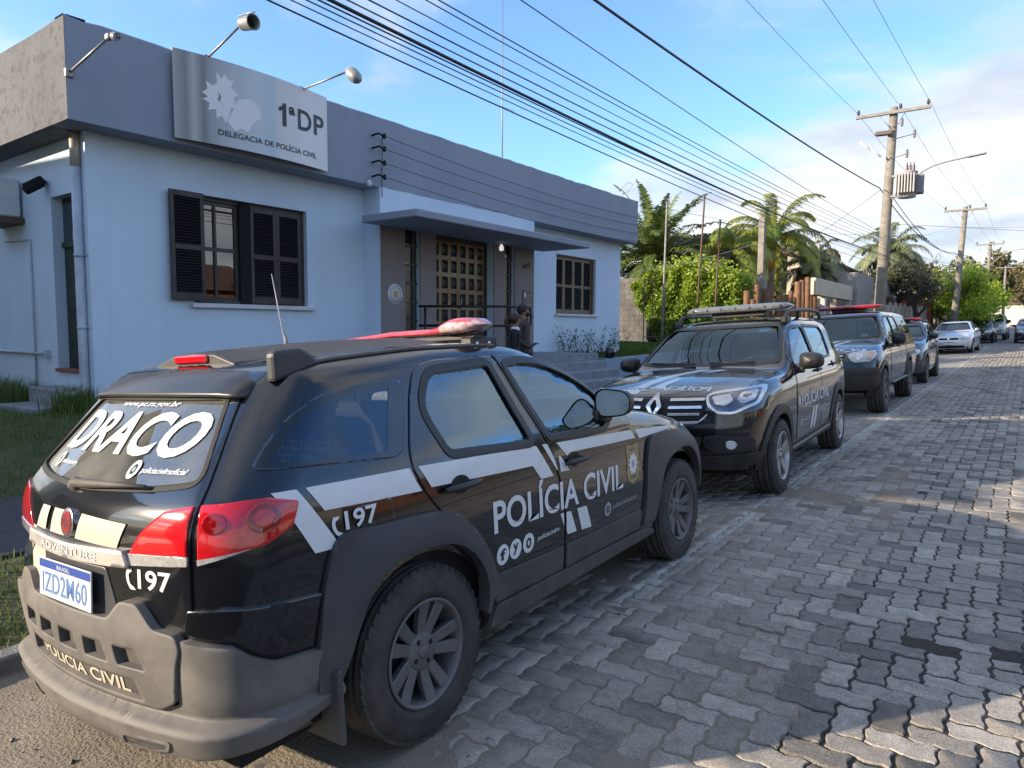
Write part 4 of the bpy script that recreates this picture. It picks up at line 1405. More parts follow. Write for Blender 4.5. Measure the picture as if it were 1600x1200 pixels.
def build_station():
 blue=wall_material('wall_blue',(.63,.755,.87),(.56,.69,.815),(.40,.49,.58),1.2,.45,.58,.72)
 slate=wall_material('fascia_slate',(.265,.30,.37),(.30,.335,.40),(.36,.385,.43),1.3,.45)
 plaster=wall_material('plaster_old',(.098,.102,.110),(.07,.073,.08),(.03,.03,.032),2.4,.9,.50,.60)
 brown=wall_material('panel_brown',(.25,.215,.205),(.22,.19,.185),(.25,.22,.2),1.5,.3)
 wood=mat('door_wood',(.27,.165,.065),.45,noise=(9,.35),coat=.2)
 shut=mat('shutter_wood',(.060,.047,.038),.5,noise=(6,.5))
 shut2=mat('shutter_wood_pale',(.20,.135,.075),.5,noise=(6,.35))
 slat=mat('slat_dark',(.022,.022,.027),.5)
 mat('dark_void',(.006,.006,.007),.9)
 mat('galvanised',(.33,.32,.30),.45,metal=.5,noise=(20,.3))
 white=mat('white_paint',(.66,.68,.70),.55,noise=(5,.15))
 glass=glass_mat('window_glass',(.30,.32,.33),1.5,.004,3.4)
 root=thing('police_station','single-storey pale blue police station with dark slate parapet and brown shutters','building',(-9,10.4,.55))
 X,Xf=-9.0,-8.6
 Y0,Y1=3.78,17.1
 W1=(5.05,6.88,1.90,3.34);W2=(13.92,15.78,1.93,3.32)
 mb=MB()
 wall_with_holes(mb,X,Y0,8.02,.2,3.9,[W1],.17)
 mb.build('wall',blue,root)
 mb=MB();wall_with_holes(mb,X,12.43,Y1,.2,3.9,[W2],.17);mb.build('wall',blue,root)
 # corner pilaster edge, slightly proud
 mb=MB();mb.box(X-.3,X+.025,Y0-.025,Y0+.17,.2,3.86);mb.build('pilaster',blue,root)
 # left flank with its door recess
 D=(-10.05,-9.30,1.04,3.20)
 mb=MB()
 xs=[-24,D[0],D[1],X-.3]
 for a,b,c,d in ((xs[0],xs[1],.2,3.9),(xs[2],xs[3],.2,3.9),(xs[1],xs[2],D[3],3.9),(xs[1],xs[2],.2,D[2])):
  mb.add([(a,Y0,c),(b,Y0,c),(b,Y0,d),(a,Y0,d)],[(0,1,2,3)])
 for q in ([(D[0],Y0,D[2]),(D[0],Y0+.14,D[2]),(D[0],Y0+.14,D[3]),(D[0],Y0,D[3])],[(D[1],Y0,D[2]),(D[1],Y0+.14,D[2]),(D[1],Y0+.14,D[3]),(D[1],Y0,D[3])],[(D[0],Y0,D[3]),(D[1],Y0,D[3]),(D[1],Y0+.14,D[3]),(D[0],Y0+.14,D[3])]):
  mb.add(q,[(0,1,2,3)])
 mb.build('wall',blue,root)
 # far and back walls, roof
 mb=MB();mb.box(-24,X-.02,Y1-.2,Y1,.2,3.9);mb.build('wall',blue,root)
 mb=MB();mb.box(-24,Xf-.3,Y0-.1,Y1,3.95,4.05);mb.build('roof',slate,root)
 # parapet: front and left faces
 Ya,Yb,Za,Zb=3.44,17.28,3.85,4.96
 n=70
 rg=np.random.default_rng(6)
 v,f=[],[]
 for i in range(n+1):
  y=Ya+(Yb-Ya)*i/n
  dz=rg.normal(0,.006);dx=rg.normal(0,.004)
  v+=[(Xf,y,Za),(Xf+dx,y,Zb-.02+dz),(Xf-.02,y,Zb+dz),(Xf-.22,y,Zb+dz),(Xf-.22,y,3.9),(X-.05,y,Za)]
 for i in range(n):
  for a,b in ((0,1),(1,2),(2,3),(3,4),(5,0)):
   f.append((i*6+a,i*6+b,(i+1)*6+b,(i+1)*6+a))
 f+=[(n*6,n*6+1,n*6+2,n*6+3,n*6+4,n*6+5)]
 mb=MB();mb.add(v,f);mb.build('parapet',slate,root)
 v,f=[],[]
 n=40
 for i in range(n+1):
  x=Xf-.001-(15)*i/n
  dz=rg.normal(0,.012)
  v+=[(x,Ya-.001,Za),(x,Ya-.001,Zb-.02+dz),(x,Ya+.03,Zb+dz),(x,Ya+.22,Zb+dz),(x,Ya+.22,3.9),(x,Y0+.01,Za+.001)]
 for i in range(n):
  for a,b in ((0,1),(1,2),(2,3),(3,4),(5,0)):
   f.append((i*6+a,i*6+b,(i+1)*6+b,(i+1)*6+a))
 mb=MB();mb.add(v,f);fl=mb.build('parapet',plaster,root);tag(fl,'old peeling plaster parapet face')
 # soffit of the left overhang painted slate
 # ---- entrance bay
 mb=MB()
 wall_with_holes(mb,Xf,8.02,12.43,3.30,3.86,[],.1)
 mb.add([(X,8.02,.2),(Xf,8.02,.2),(Xf,8.02,3.86),(X,8.02,3.86)],[(0,1,2,3)])
 mb.add([(X,12.43,.2),(Xf,12.43,.2),(Xf,12.43,3.86),(X,12.43,3.86)],[(0,1,2,3)])
 mb.build('bay_wall',blue,root)
 piers=[(8.024,8.58),(8.95,9.36),(11.04,11.40),(11.74,12.426)]
 for a,b in piers:
  mb=MB();mb.box(Xf-.02,Xf+.003,a,b,.9,3.30);mb.build('bay_panel',brown,root)
  mb=MB()
  mb.box(Xf-.42,Xf-.021,a+.002,b-.002,.9,3.30);mb.build('bay_pier',blue,root)
  # glazed side strips with small panes
 for a,b in ((8.58,8.95),(11.40,11.74)):
  mb=MB();mb.box(Xf-.11,Xf-.095,a,b,1.05,3.30);mb.build('side_light',glass,root)
  fr=MB();fr.box(Xf-.10,Xf-.06,a,a+.03,1.05,3.30);fr.box(Xf-.10,Xf-.06,b-.13,b-.10,1.05,3.30)
  for z in np.arange(1.05,3.3,.32):fr.box(Xf-.098,Xf-.062,a+.03,b,z,z+.03)
  fr.build('side_light_frame',mat('iron_brown',(.05,.042,.034),.5,noise=(8,.4)),root)
  for z in np.arange(1.09,3.0,.32):
   pm=mat('amber_pane',(.16,.12,.07),.25,noise=(4,.8,(.035,.035,.035)))
   p=MB();p.box(Xf-.094,Xf-.09,a+.035,b-.135,z,z+.28);p.build('pane',pm,root)
   # double door with pyramid panels
 dx=Xf-.20
 fr=MB();fr.box(dx-.05,dx+.02,9.36,9.42,1.05,3.30);fr.box(dx-.05,dx+.02,10.96,11.04,1.05,3.30);fr.box(dx-.05,dx+.02,9.42,10.96,3.18,3.30)
 fr.build('door_frame',mat('dark_wood',(.03,.022,.016),.5),root)
 cells=MATS['dark_gloss']if 'dark_gloss' in MATS else mat('dark_gloss',(.014,.014,.016),.3,spec=.4)
 pyr=None
 for la,lb in ((9.425,10.185),(10.195,10.955)):
  leaf=MB();leaf.box(dx-.045,dx-.012,la,lb,1.06,3.175)
  dl=leaf.build('door',MATS['dark_void'],root)
  nc,nr=3,7
  pw,ph=(lb-la)/nc,(3.175-1.06)/nr
  grid=MB()
  for i in range(nc+1):
   y=la+i*pw;w=.040
   grid.box(dx-.012,dx+.004,max(la,y-w),min(lb,y+w),1.06,3.175)
  for j in range(nr+1):
   z=1.06+j*ph
   grid.box(dx-.012,dx+.0025,la,lb,max(1.06,z-.042),min(3.175,z+.042))
  grid.build('door_lattice',wood,dl)
  for i in range(nc):
   for j in range(nr):
    if pyr is None:
     p=MB();a_,b_=pw/2-.040,ph/2-.042
     p.add([(0,-a_,-b_),(0,a_,-b_),(0,a_,b_),(0,-a_,b_),(.055,0,0)],[(0,1,4),(1,2,4),(2,3,4),(3,0,4)])
     ob=p.build('door_panel',cells,dl);pyr=ob.data
    else:
     ob=bpy.data.objects.new('door_panel',pyr);COL.objects.link(ob);ob.parent=dl
    ob.location=(dx-.011,la+(i+.5)*pw,1.06+(j+.5)*ph)
  hd=MB();yy=lb-.03 if la<10 else la+.03
  if la>10:hd.tube([(dx+.005,yy,1.95),(dx+.05,yy,1.97),(dx+.05,yy,2.15),(dx+.005,yy,2.17)],.012,8);hd.build('door_handle',MATS['galvanised'],dl)
  # canopy
 mb=MB();mb.bbox(Xf+.002,-7.40,7.62,12.72,3.23,3.345,.012);mb.build('canopy',slate,root)
 # porch and steps
 pc=mat('porch_concrete',(.28,.30,.33),.85,noise=(4,.3),bump=(40,.3))
 mb=MB();mb.box(-9.0,-7.5,8.0,13.3,.1,1.05);mb.build('porch',pc,root)
 for k in range(5):
  mb=MB();mb.bbox(-7.5+.28*k,-7.22+.28*k,9.0,13.2,.0,.90-.16*k,.01);mb.build('step',pc,root)
 for k in range(2):
  mb=MB();mb.bbox(-10.15,-9.15,Y0-.32*(k+1),Y0-.002-.32*k,.3,1.02-.20-.19*k,.012);mb.build('step',mat('step_concrete',(.30,.31,.32),.85,noise=(5,.4),bump=(40,.4)),root)
 mb=MB();mb.bbox(-10.06,-9.29,Y0-.04,Y0+.12,1.0,1.045,.006);mb.build('door_sill',mat('sill_tile',(.24,.075,.045),.6,noise=(10,.3)),root)
 # side door, dark green
 mb=MB();mb.box(-10.05,-9.30,Y0+.13,Y0+.17,1.04,3.2);sd_=mb.build('side_door',mat('door_green',(.018,.045,.032),.5,noise=(6,.5)),root)
 for a,b in ((1.12,1.7),(1.78,2.5)):
  mb=MB();mb.bbox(-9.98,-9.70,Y0+.115,Y0+.129,a,b,.005);mb.build('door_panel',MATS['door_green'],sd_)
  mb=MB();mb.bbox(-9.65,-9.37,Y0+.115,Y0+.129,a,b,.005);mb.build('door_panel',MATS['door_green'],sd_)
 mb=MB();mb.box(-10.0,-9.35,Y0+.118,Y0+.126,2.66,3.12);mb.build('transom_pane',glass,sd_)
 mb=MB();mb.box(-10.05,-9.30,Y0+.10,Y0+.128,2.58,2.65);mb.build('transom_bar',MATS['door_green'],sd_)
 # ---- windows
 ya,yb,za,zb=W1
 xi=X-.17
 mb=MB();mb.bbox(X-.01,X+.07,ya-.06,yb+.10,za-.065,za-.002,.008);mb.build('window_sill',white,root)
 fr=MB()
 fr.box(xi,X-.08,ya,ya+.05,za,zb);fr.box(xi,X-.08,yb-.05,yb,za,zb);fr.box(xi,X-.08,ya+.05,yb-.05,zb-.05,zb);fr.box(xi,X-.08,ya+.05,yb-.05,za,za+.05)
 win=fr.build('window',shut,root)
 fr=MB();ga,gb=ya+.05,5.78
 zm=za+.72
 for y in (ga,gb-.05,(ga+gb)/2-.02):fr.box(xi+.01,xi+.06,y,y+.05 if y!=(ga+gb)/2-.02 else y+.035,za+.05,zb-.05)
 for z in (za+.05,zm,zb-.10):fr.box(xi+.012,xi+.058,ga,gb,z,z+.05)
 fr.build('sash',shut,win)
 zz=[(za+.10,zm),(zm+.05,zb-.10)]
 for (p,q)in zz:
  for (c,d)in ((ga+.05,(ga+gb)/2-.02),((ga+gb)/2+.015,gb-.05)):
   mb=MB();mb.box(xi+.03,xi+.036,c,d,p,q);mb.build('pane',glass,win)
 mb=MB();mb.box(xi,X-.06,gb,gb+.16,za,zb);mb.build('mullion',MATS['dark_void'],win)
 louvre_leaf(root,X-.055,5.95,6.38,za+.02,zb-.05,shut,slat);louvre_leaf(root,X-.055,6.38,6.81,za+.02,zb-.05,shut,slat)
 lf=louvre_leaf(root,X+.09,4.71,5.17,za+.03,zb,shut,slat)
 for z in (za+.3,zb-.3):
  mb=MB();mb.bbox(X-.01,X+.07,5.155,5.175,z,z+.07,.004);mb.build('hinge',MATS['dark_void'],lf)
 mb=MB();mb.box(xi-1.5,xi-.9,ya-.6,yb+.6,za-.5,zb+.3);mb.build('room_dark',MATS['dark_void'],root)
 # a lit ceiling lamp inside, seen through the pane
 lm=MB();lm.box(xi-.75,xi-.55,5.38,5.46,3.05,3.09);lm.build('room_lamp',mat('tube_light',(1,1,1),.5,emit=((.9,.97,1),9.0)),root)
 ya,yb,za,zb=W2
 mb=MB();mb.bbox(X-.01,X+.06,ya-.05,yb+.08,za-.06,za-.002,.008);mb.build('window_sill',white,root)
 for k in range(4):
  w=(yb-ya-.1)/4
  louvre_leaf(root,X-.10,ya+.05+k*w,ya+.05+(k+1)*w,za+.01,zb-.03,shut2,slat)
 fr=MB();fr.box(X-.16,X-.06,ya,ya+.05,za,zb);fr.box(X-.16,X-.06,yb-.05,yb,za,zb);fr.box(X-.16,X-.06,ya+.05,yb-.05,zb-.03,zb);fr.build('window_frame',shut2,root)
 # ---- fittings on the walls
 pv=mat('pipe_white',(.50,.56,.63),.5,noise=(4,.25))
 mb=MB();mb.tube([(-9.12,Y0-.075,3.84),(-9.12,Y0-.075,.84),(-9.12,Y0-.10,.78),(-9.12,Y0-.26,.74)],.052,14)
 dp_=mb.build('downpipe',pv,root)
 mb=MB();mb.tube([(-9.12,Y0-.24,.745),(-9.12,Y0-.30,.73)],.064,14,False);mb.build('pipe_collar',mat('collar_beige',(.42,.37,.30),.6),dp_)
 mb=MB();mb.tube([(-9.12,Y0-.075,3.845),(-9.12,Y0-.075,3.45)],.0545,14);mb.build('pipe_top',mat('pipe_cream',(.5,.44,.36),.5,noise=(8,.3)),dp_)
 for z in (1.55,2.4):
  mb=MB();mb.tube([(-9.12,Y0-.075,z),(-9.12,Y0-.075,z+.035)],.058,14);mb.bbox(-9.2,-8.99,Y0-.03,Y0-.0,z,z+.03,.004);mb.build('pipe_clip',pv,dp_)
 mb=MB();mb.tube([(-10.72,Y0-.02,.62),(-10.72,Y0-.02,2.72),(-11.6,Y0-.02,2.76)],.014,8);mb.build('conduit',pv,root)
 mb=MB();mb.tube([(-13,Y0-.025,1.22),(-10.35,Y0-.025,1.22)],.018,8);mb.bbox(-10.36,-10.27,Y0-.06,Y0,1.17,1.27,.006);mb.build('conduit',pv,root)
 mb=MB()
 M=Matrix.Translation((-10.15,Y0-.12,3.36))@Matrix.Rotation(R(35),4,'X')@Matrix.Rotation(R(-25),4,'Y')
 mb.bbox(-.07,.07,-.16,.10,-.055,.055,.02,M);mb.tube([(-10.15,Y0,3.40),(-10.15,Y0-.10,3.38)],.015,8);mb.build('floodlight',bpy.data.materials.get('dark_void'),root)
 ac=MB();ac.bbox(-11.75,-10.93,Y0-.45,Y0-.03,3.02,3.52,.02);a1=ac.build('air_conditioner',white,root)
 ac=MB()
 for k in range(9):ac.box(-11.7,-10.98,Y0-.456,Y0-.45,3.06+k*.048,3.085+k*.048)
 ac.build('grille',mat('ac_grey',(.4,.41,.42),.5),a1)['kind']='stuff'
 ac=MB();ac.box(-11.7,-10.9,Y0-.40,Y0,2.94,3.015);ac.build('bracket',mat('bracket_brown',(.10,.06,.04),.7),a1)
 # insulator brackets and wires along the parapet
 bm=MATS['dark_void']
 for k,z in enumerate((4.62,4.42,4.2,3.98)):
  mb=MB();mb.tube([(Xf,7.86,z+.01),(Xf+.16,7.86,z+.02),(Xf+.18,7.98,z-.02)],.016,6);mb.lathe([(.02,-.04),(.03,-.02),(.022,0),(.03,.02),(.02,.04)],10,Matrix.Translation((Xf+.16,7.98,z)))
  mb.build('insulator_bracket',bm,root)
  mb=MB();pts=[(Xf+.16-.10*t,8.0+9.2*t,z-.12*4*t*(1-t)-.1*t)for t in np.linspace(0,1,14)]
  mb.tube(pts,.005,5,False);mb.build('wire',bm,root)
 mb=MB();mb.tube([(Xf+.03,8.06,4.66),(Xf+.02,8.05,3.9),(Xf+.015,8.06,3.7)],.006,5);mb.build('wire',bm,root)
 mb=MB();mb.lathe([(0,-.05),(.035,-.045),(.045,0),(.035,.03),(.02,.05)],12,Matrix.Translation((Xf+.05,7.75,3.86)));mb.build('spot_lamp',white,root)
 # round crest, plaque, house number and bulb by the entrance
 M=Matrix(((0,0,1,Xf+.004),(1,0,0,8.34),(0,1,0,2.14),(0,0,0,1)))
 cr=MB();cr.lathe([(0,.012),(.165,.012),(.17,.0)],36,M);c1=cr.build('round_crest',white,root)
 cr=MB();cr.lathe([(.105,.0135),(.112,.0135)],30,M);cr.build('crest_ring',mat('crest_green',(.05,.2,.12),.6),c1)
 cr=MB();cr.add([tuple(M@Vector(p))for p in ((-.045,-.06,.0145),(.045,-.06,.0145),(.06,.05,.0145),(-.06,.05,.0145))],[(0,1,2,3)]);cr.build('crest_shield',mat('crest_gold',(.45,.33,.12),.5),c1)
 V,Fc=fit_text('POLÍCIA CIVIL',-1,1,0,.024)
 arc=[]
 for p in V:
  a=math.pi/2-p[0]*1.3;r_=.122+p[1]
  arc.append(tuple(M@Vector((r_*math.cos(a),r_*math.sin(a),.0138))))
 mesh_obj('crest_lettering',arc,Fc,MATS['dark_void'],c1)
 V,Fc=fit_text('RIO GRANDE DO SUL',-1,1,0,.020)
 mesh_obj('crest_lettering',[tuple(M@Vector(((.145-p[1])*math.sin(p[0]*1.2),-(.145-p[1])*math.cos(p[0]*1.2),.0138)))for p in V],Fc,MATS['dark_void'],c1)
 pl=MB();pl.bbox(Xf+.003,Xf+.02,12.0,12.36,2.02,2.38,.004);p1=pl.build('plaque',mat('plaque_grey',(.09,.08,.08),.4,metal=.3),root)
 for k in range(5):
  t=MB();t.box(Xf+.0203,Xf+.0215,12.12,12.33-.03*(k%2),2.07+.05*k,2.083+.05*k);t.build('plaque_line',mat('plaque_line',(.3,.28,.28),.5),p1)
 t=MB();t.add([(Xf+.0215,12.03,2.25),(Xf+.0215,12.09,2.20),(Xf+.0215,12.12,2.30),(Xf+.0215,12.06,2.34)],[(0,1,2,3)]);t.build('plaque_emblem',white,p1)
 Mt=Matrix(((0,0,1,Xf+.008),(1,0,0,11.99),(0,1,0,2.82),(0,0,0,1)))@Matrix.Rotation(R(7),4,'Z')
 flat_text('house_number','607',Mt,.30,.10,MATS['dark_void'],root,bold=.03)
 mb=MB();mb.lathe([(0,-.06),(.04,-.045),(.05,0),(.035,.035),(.022,.07)],14,Matrix.Translation((-8.35,10.95,3.13)));mb.build('porch_bulb',mat('bulb_white',(.8,.8,.78),.3,emit=((1,.97,.9),.15)),root)
 # porch rail
 rm=mat('rail_black',(.01,.01,.011),.4)
 mb=MB()
 for z in (1.95,1.62):mb.tube([(-8.5,8.8,z),(-7.2,9.6,z),(-7.2,10.2,z)],.022,8)
 for (x,y)in ((-7.2,10.2),(-8.4,8.86)):mb.tube([(x,y,.9),(x,y,1.96)],.022,8)
 mb.tube([(-7.2,10.2,1.95),(-7.2,10.3,1.93),(-7.2,10.33,1.78),(-7.2,10.3,1.64),(-7.2,10.2,1.62)],.022,8)
 mb.build('porch_rail',rm,root)
 # aerial mast on the roof
 mb=MB();mb.tube([(-9.6,12.6,4.0),(-9.6,12.6,6.5),(-9.6,12.6,10.6)],[.018,.014,.006],6);mb.tube([(-9.6,12.2,6.42),(-9.6,13.05,6.44)],.006,5);mb.build('aerial_mast',MATS['galvanised'],root)
 mb=MB();mb.tube([(-8.7,16.6,4.95),(-8.7,16.6,5.05),(-8.7,16.55,5.2),(-8.7,16.9,5.42),(-8.7,17.15,5.40),(-8.7,16.95,5.2),(-8.7,16.65,5.08)],.006,5);mb.build('loose_wire',MATS['galvanised'],root)
 settle(root)
 # ---- the sign board (a sheet bowed outwards) with its lamps
 sg=thing('station_sign','bowed silver sign board reading 1ª DP Delegacia de Polícia Civil','sign',(Xf,5.76,3.88))
 y0,y1,z0,z1=4.60,6.92,3.89,4.955
 def bow(y):t=(y-y0)/(y1-y0);return Xf+.07+.13*4*t*(1-t)
 sm,nt,b=nodes_of('sign_sheet')
 N,L=nt.nodes.new,nt.links.new
 geo=N('ShaderNodeNewGeometry');sp=N('ShaderNodeSeparateXYZ');L(geo.outputs['Position'],sp.inputs[0])
 nz=N('ShaderNodeTexNoise');nz.inputs['Scale'].default_value=1.1;nz.inputs['Detail'].default_value=3;mpz=N('ShaderNodeMapping');mpz.inputs['Scale'].default_value=(1,1.6,.12);L(geo.outputs['Position'],mpz.inputs['Vector']);L(mpz.outputs[0],nz.inputs['Vector'])
 sc=N('ShaderNodeMapRange');sc.inputs['From Min'].default_value=y0;sc.inputs['From Max'].default_value=y1;L(sp.outputs['Y'],sc.inputs['Value'])
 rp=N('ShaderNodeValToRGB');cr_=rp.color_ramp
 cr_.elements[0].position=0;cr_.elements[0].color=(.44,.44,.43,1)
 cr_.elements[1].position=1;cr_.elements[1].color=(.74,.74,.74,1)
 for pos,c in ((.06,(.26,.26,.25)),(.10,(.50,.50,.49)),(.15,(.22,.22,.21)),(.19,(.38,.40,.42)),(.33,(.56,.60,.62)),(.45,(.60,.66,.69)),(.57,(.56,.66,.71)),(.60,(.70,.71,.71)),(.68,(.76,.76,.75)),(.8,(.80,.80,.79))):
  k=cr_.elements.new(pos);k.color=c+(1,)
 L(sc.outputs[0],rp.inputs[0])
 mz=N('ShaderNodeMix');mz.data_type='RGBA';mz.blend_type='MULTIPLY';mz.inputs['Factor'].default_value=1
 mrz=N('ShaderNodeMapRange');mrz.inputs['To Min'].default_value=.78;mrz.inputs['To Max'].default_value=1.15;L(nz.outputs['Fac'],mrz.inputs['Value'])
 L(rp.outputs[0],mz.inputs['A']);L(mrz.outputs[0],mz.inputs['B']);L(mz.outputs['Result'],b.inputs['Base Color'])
 b.inputs['Roughness'].default_value=.38
 v,f=[],[]
 n=28
 for i in range(n+1):
  y=y0+(y1-y0)*i/n
  for z in (z0,z1):v+=[(bow(y),y,z),(bow(y)-.012,y,z)]
 for i in range(n):
  a=i*4;c=a+4
  f+=[(a,c,c+2,a+2),(a+1,a+3,c+3,c+1),(a,a+1,c+1,c),(a+2,c+2,c+3,a+3)]
 f+=[(0,2,3,1),(n*4,n*4+1,n*4+3,n*4+2)]
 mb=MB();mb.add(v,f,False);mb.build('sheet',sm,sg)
 def on_sign(V,off=.004):return [(bow(p[0])+off,p[0],p[1])for p in V]
 ink=mat('sign_ink',(.03,.038,.052),.5)
 for t,a,b_,c,d,bold in (('a',6.17,6.28,4.52,4.63,.04),('D',6.33,6.585,4.36,4.64,.015),('P',6.635,6.84,4.36,4.64,.015),('DELEGACIA DE POLÍCIA CIVIL',5.12,6.68,4.02,4.11,.012)):
  V,Fc=fit_text(t,a,b_,c,d,bold=bold)
  mesh_obj('sign_lettering',on_sign(V,.006),Fc,ink,sg)
 mesh_obj('sign_lettering',on_sign([(6.06,4.34),(6.125,4.34),(6.125,4.645),(6.075,4.645),(6.05,4.60),(6.0,4.575),(6.0,4.525),(6.06,4.55)],.006),[(0,1,2,7),(7,2,3,4),(7,4,5,6)],ink,sg)
 def sheet_poly(name,poly,m,off):
  V,T=tri2d([resample(poly,.04)],.06)
  mesh_obj(name,on_sign(V,off),[tuple(t)for t in T],m,sg)
 pale=mat('sign_pale',(.80,.80,.79),.45)
 sheet_poly('state_map',[(4.93,4.50),(5.0,4.56),(4.98,4.65),(5.07,4.61),(5.12,4.66),(5.11,4.79),(5.18,4.72),(5.22,4.80),(5.27,4.72),(5.34,4.74),(5.30,4.64),(5.40,4.58),(5.33,4.52),(5.37,4.42),(5.29,4.38),(5.27,4.28),(5.22,4.18),(5.17,4.26),(5.10,4.22),(5.10,4.33),(5.0,4.30),(5.02,4.39),(4.93,4.42),(5.0,4.46)],pale,.004)
 sheet_poly('state_map_field',[(5.24,4.20),(5.33,4.40),(5.40,4.52),(5.55,4.56),(5.70,4.50),(5.72,4.36),(5.60,4.26),(5.52,4.12),(5.42,4.16),(5.34,4.10)],pale,.004)
 sheet_poly('map_crack',[(5.12,4.56),(5.17,4.50),(5.15,4.44),(5.24,4.36),(5.18,4.41),(5.12,4.45),(5.14,4.51)],mat('sign_grey',(.25,.25,.245),.5),.0065)
 settle(sg)
 # lamps over the sign
 t,d=sconce('broken bare lamp arm at the corner of the slate parapet',(Xf,3.47,4.34),(Xf+.62,3.62,4.62))
 mb=MB();mb.bbox(d.x-.03,d.x+.05,d.y-.03,d.y+.03,d.z-.03,d.z+.035,.01);mb.lathe([(.03,0),(.045,.03),(.04,.09)],12,Matrix.Translation((d.x+.05,d.y+.02,d.z+.01))@Matrix.Rotation(R(110),4,'Y'));mb.build('lamp_holder',MATS['galvanised'],t)
 t,d=sconce('drum-shaped lamp on an arm above the left half of the station sign',(Xf+.1,5.02,4.93),(Xf+.62,5.18,5.27))
 M=Matrix.Translation(d+Vector((.05,0,.0)))@Matrix.Rotation(R(97),4,'Y')
 mb=MB();mb.lathe([(0,-.02),(.075,-.015),(.082,.03),(.088,.20),(.095,.215),(.08,.21),(.07,.12)],22,M);mb.build('lamp_head',MATS['galvanised'],t)
 mb=MB();mb.tube([(d.x-.03,d.y-.02,d.z+.1),(d.x+.12,d.y+.02,d.z+.115),(d.x+.3,d.y,d.z+.08)],.008,6);mb.build('lamp_wire',MATS['galvanised'],t)
 t,d=sconce('egg-shaped lamp on an arm beyond the right half of the station sign',(Xf+.1,6.44,4.93),(Xf+.92,6.62,5.08))
 M=Matrix.Translation(d)@Matrix.Rotation(R(130),4,'Y')
 mb=MB();mb.lathe([(0,-.03),(.05,-.02),(.085,.05),(.092,.12),(.08,.2),(.055,.245),(0,.26)],18,M);mb.build('lamp_head',mat('lamp_grey',(.30,.31,.30),.35,metal=.3),t)
build_station()
def build_garden():
 gm=wall_material('garden_wall_blue',(.30,.40,.50),(.25,.33,.42),(.13,.16,.2),2.0,.5)
 t=thing('garden_wall','low grey-blue retaining wall of the flower bed by the entrance','wall',(-7.4,15.5,.3))
 z=lambda y:.92+.014*(y-13.6)
 mb=MB()
 v,f=[],[]
 pts=[(-9.0,13.55),(-7.4,13.55),(-7.4,24.0)]
 mb.box(-8.98,-7.4,13.42,13.58,.05,.93)
 n=12
 for i in range(n+1):
  y=13.58+(22.0-13.58)*i/n
  v+=[(-7.4,y,0),(-7.4,y,z(y)),(-7.55,y,z(y)),(-7.55,y,.2)]
 for i in range(n):
  for a in range(3):f.append((i*4+a,i*4+a+1,(i+1)*4+a+1,(i+1)*4+a))
 mb.add(v,f)
 mb.build('wall_body',gm,t);settle(t)
 tag(mesh_obj('flower_bed',[(-9.0,13.58,.86),(-7.55,13.58,.86),(-7.55,24,1.04),(-16,24,1.04),(-16,17.1,.95),(-9.0,17.1,.92)],[(0,1,5),(1,2,5),(2,3,4,5)],MATS['soil']),kind='structure')
 lawn=leaf_material('garden_blade',(.05,.10,.012),(.13,.20,.03))  # green blade colours of the garden grass
 rng=np.random.default_rng(12)
 P=[]
 n=16000
 y=rng.uniform(17.0,23.9,n);x=rng.uniform(-12.5,-7.56,n);x=np.where((y<17.3)&(x<-9),-8.3,x)
 y2=rng.uniform(13.6,17.2,3500);x2=rng.uniform(-8.98,-7.56,3500)
 P=np.stack([np.concatenate([x,x2]),np.concatenate([y,y2]),np.concatenate([.90+.0155*(y-13.6),.865+.0155*(y2-13.6)])],1)
 grass('garden_grass','green grass beyond the end of the station',rng,P,.09,lawn,w=.006)
 # wild stems against the station wall
 sm_=leaf_material('weed',(.025,.06,.012),(.08,.14,.03))
 k=0
 for i,y in enumerate((13.75,13.95,14.2,14.5,14.75,15.05,15.35,15.7,16.05,16.35,16.7)):
  t=thing('wild_plant',('first','second','third','fourth','fifth','sixth','seventh','eighth','ninth','tenth','last')[i]+' clump of thin weeds from the entrance along the wall below the shutters','plant',(-8.8+.15*random.random(),y,.87),group='weeds along the station wall')
  rg=np.random.default_rng(40+i)
  mb=MB();C=[]
  for s in range(5):
   a=rg.uniform(0,6.28);L_=rg.uniform(.3,.75)
   pts=[(rg.normal(0,.08),rg.normal(0,.12),0)]
   pts=[np.array(pts[0])+np.array([math.cos(a)*.12*q*q,math.sin(a)*.22*q*q,L_*q])for q in np.linspace(0,1,5)]
   mb.tube([tuple(p)for p in pts],[.004,.0035,.003,.0025,.0015],4,False)
   for q in pts[1:]:
    for _ in range(4):C.append(q+rg.normal(0,.03,3))
   for _ in range(22):C.append(np.array(pts[0])+rg.normal(0,1,3)*[.07,.10,.05]+[0,0,.05])
  st=mb.build('stem',sm_,t);a=st.data.attributes.new('tone','FLOAT','POINT');a.data.foreach_set('value',np.full(len(st.data.vertices),.3,np.float32))
  leaves('foliage',np.array(C),.026,sm_,t,rg)
  # black helmet left on the corner of the wall
 t=thing('motorcycle_helmet','black motorcycle helmet lying on the corner of the garden wall','helmet',(-7.50,13.85,z(13.85)))
 v,f=[],[]
 n,q=24,14
 for j in range(q+1):
  ph=-1.15+(math.pi/2+1.15)*j/q
  for k in range(n):
   a=2*math.pi*k/n
   rx=.125*math.cos(ph);ry=.155*math.cos(ph)
   v.append((rx*math.cos(a),ry*math.sin(a),.125+.135*math.sin(ph)))
 for j in range(q):
  for k in range(n):f.append((j*n+k,j*n+(k+1)%n,(j+1)*n+(k+1)%n,(j+1)*n+k))
 mb=MB();mb.add(v,f,True);mb.build('helmet_shell',mat('helmet_black',(.006,.006,.007),.25,coat=.6),t)
 v,f=[],[]
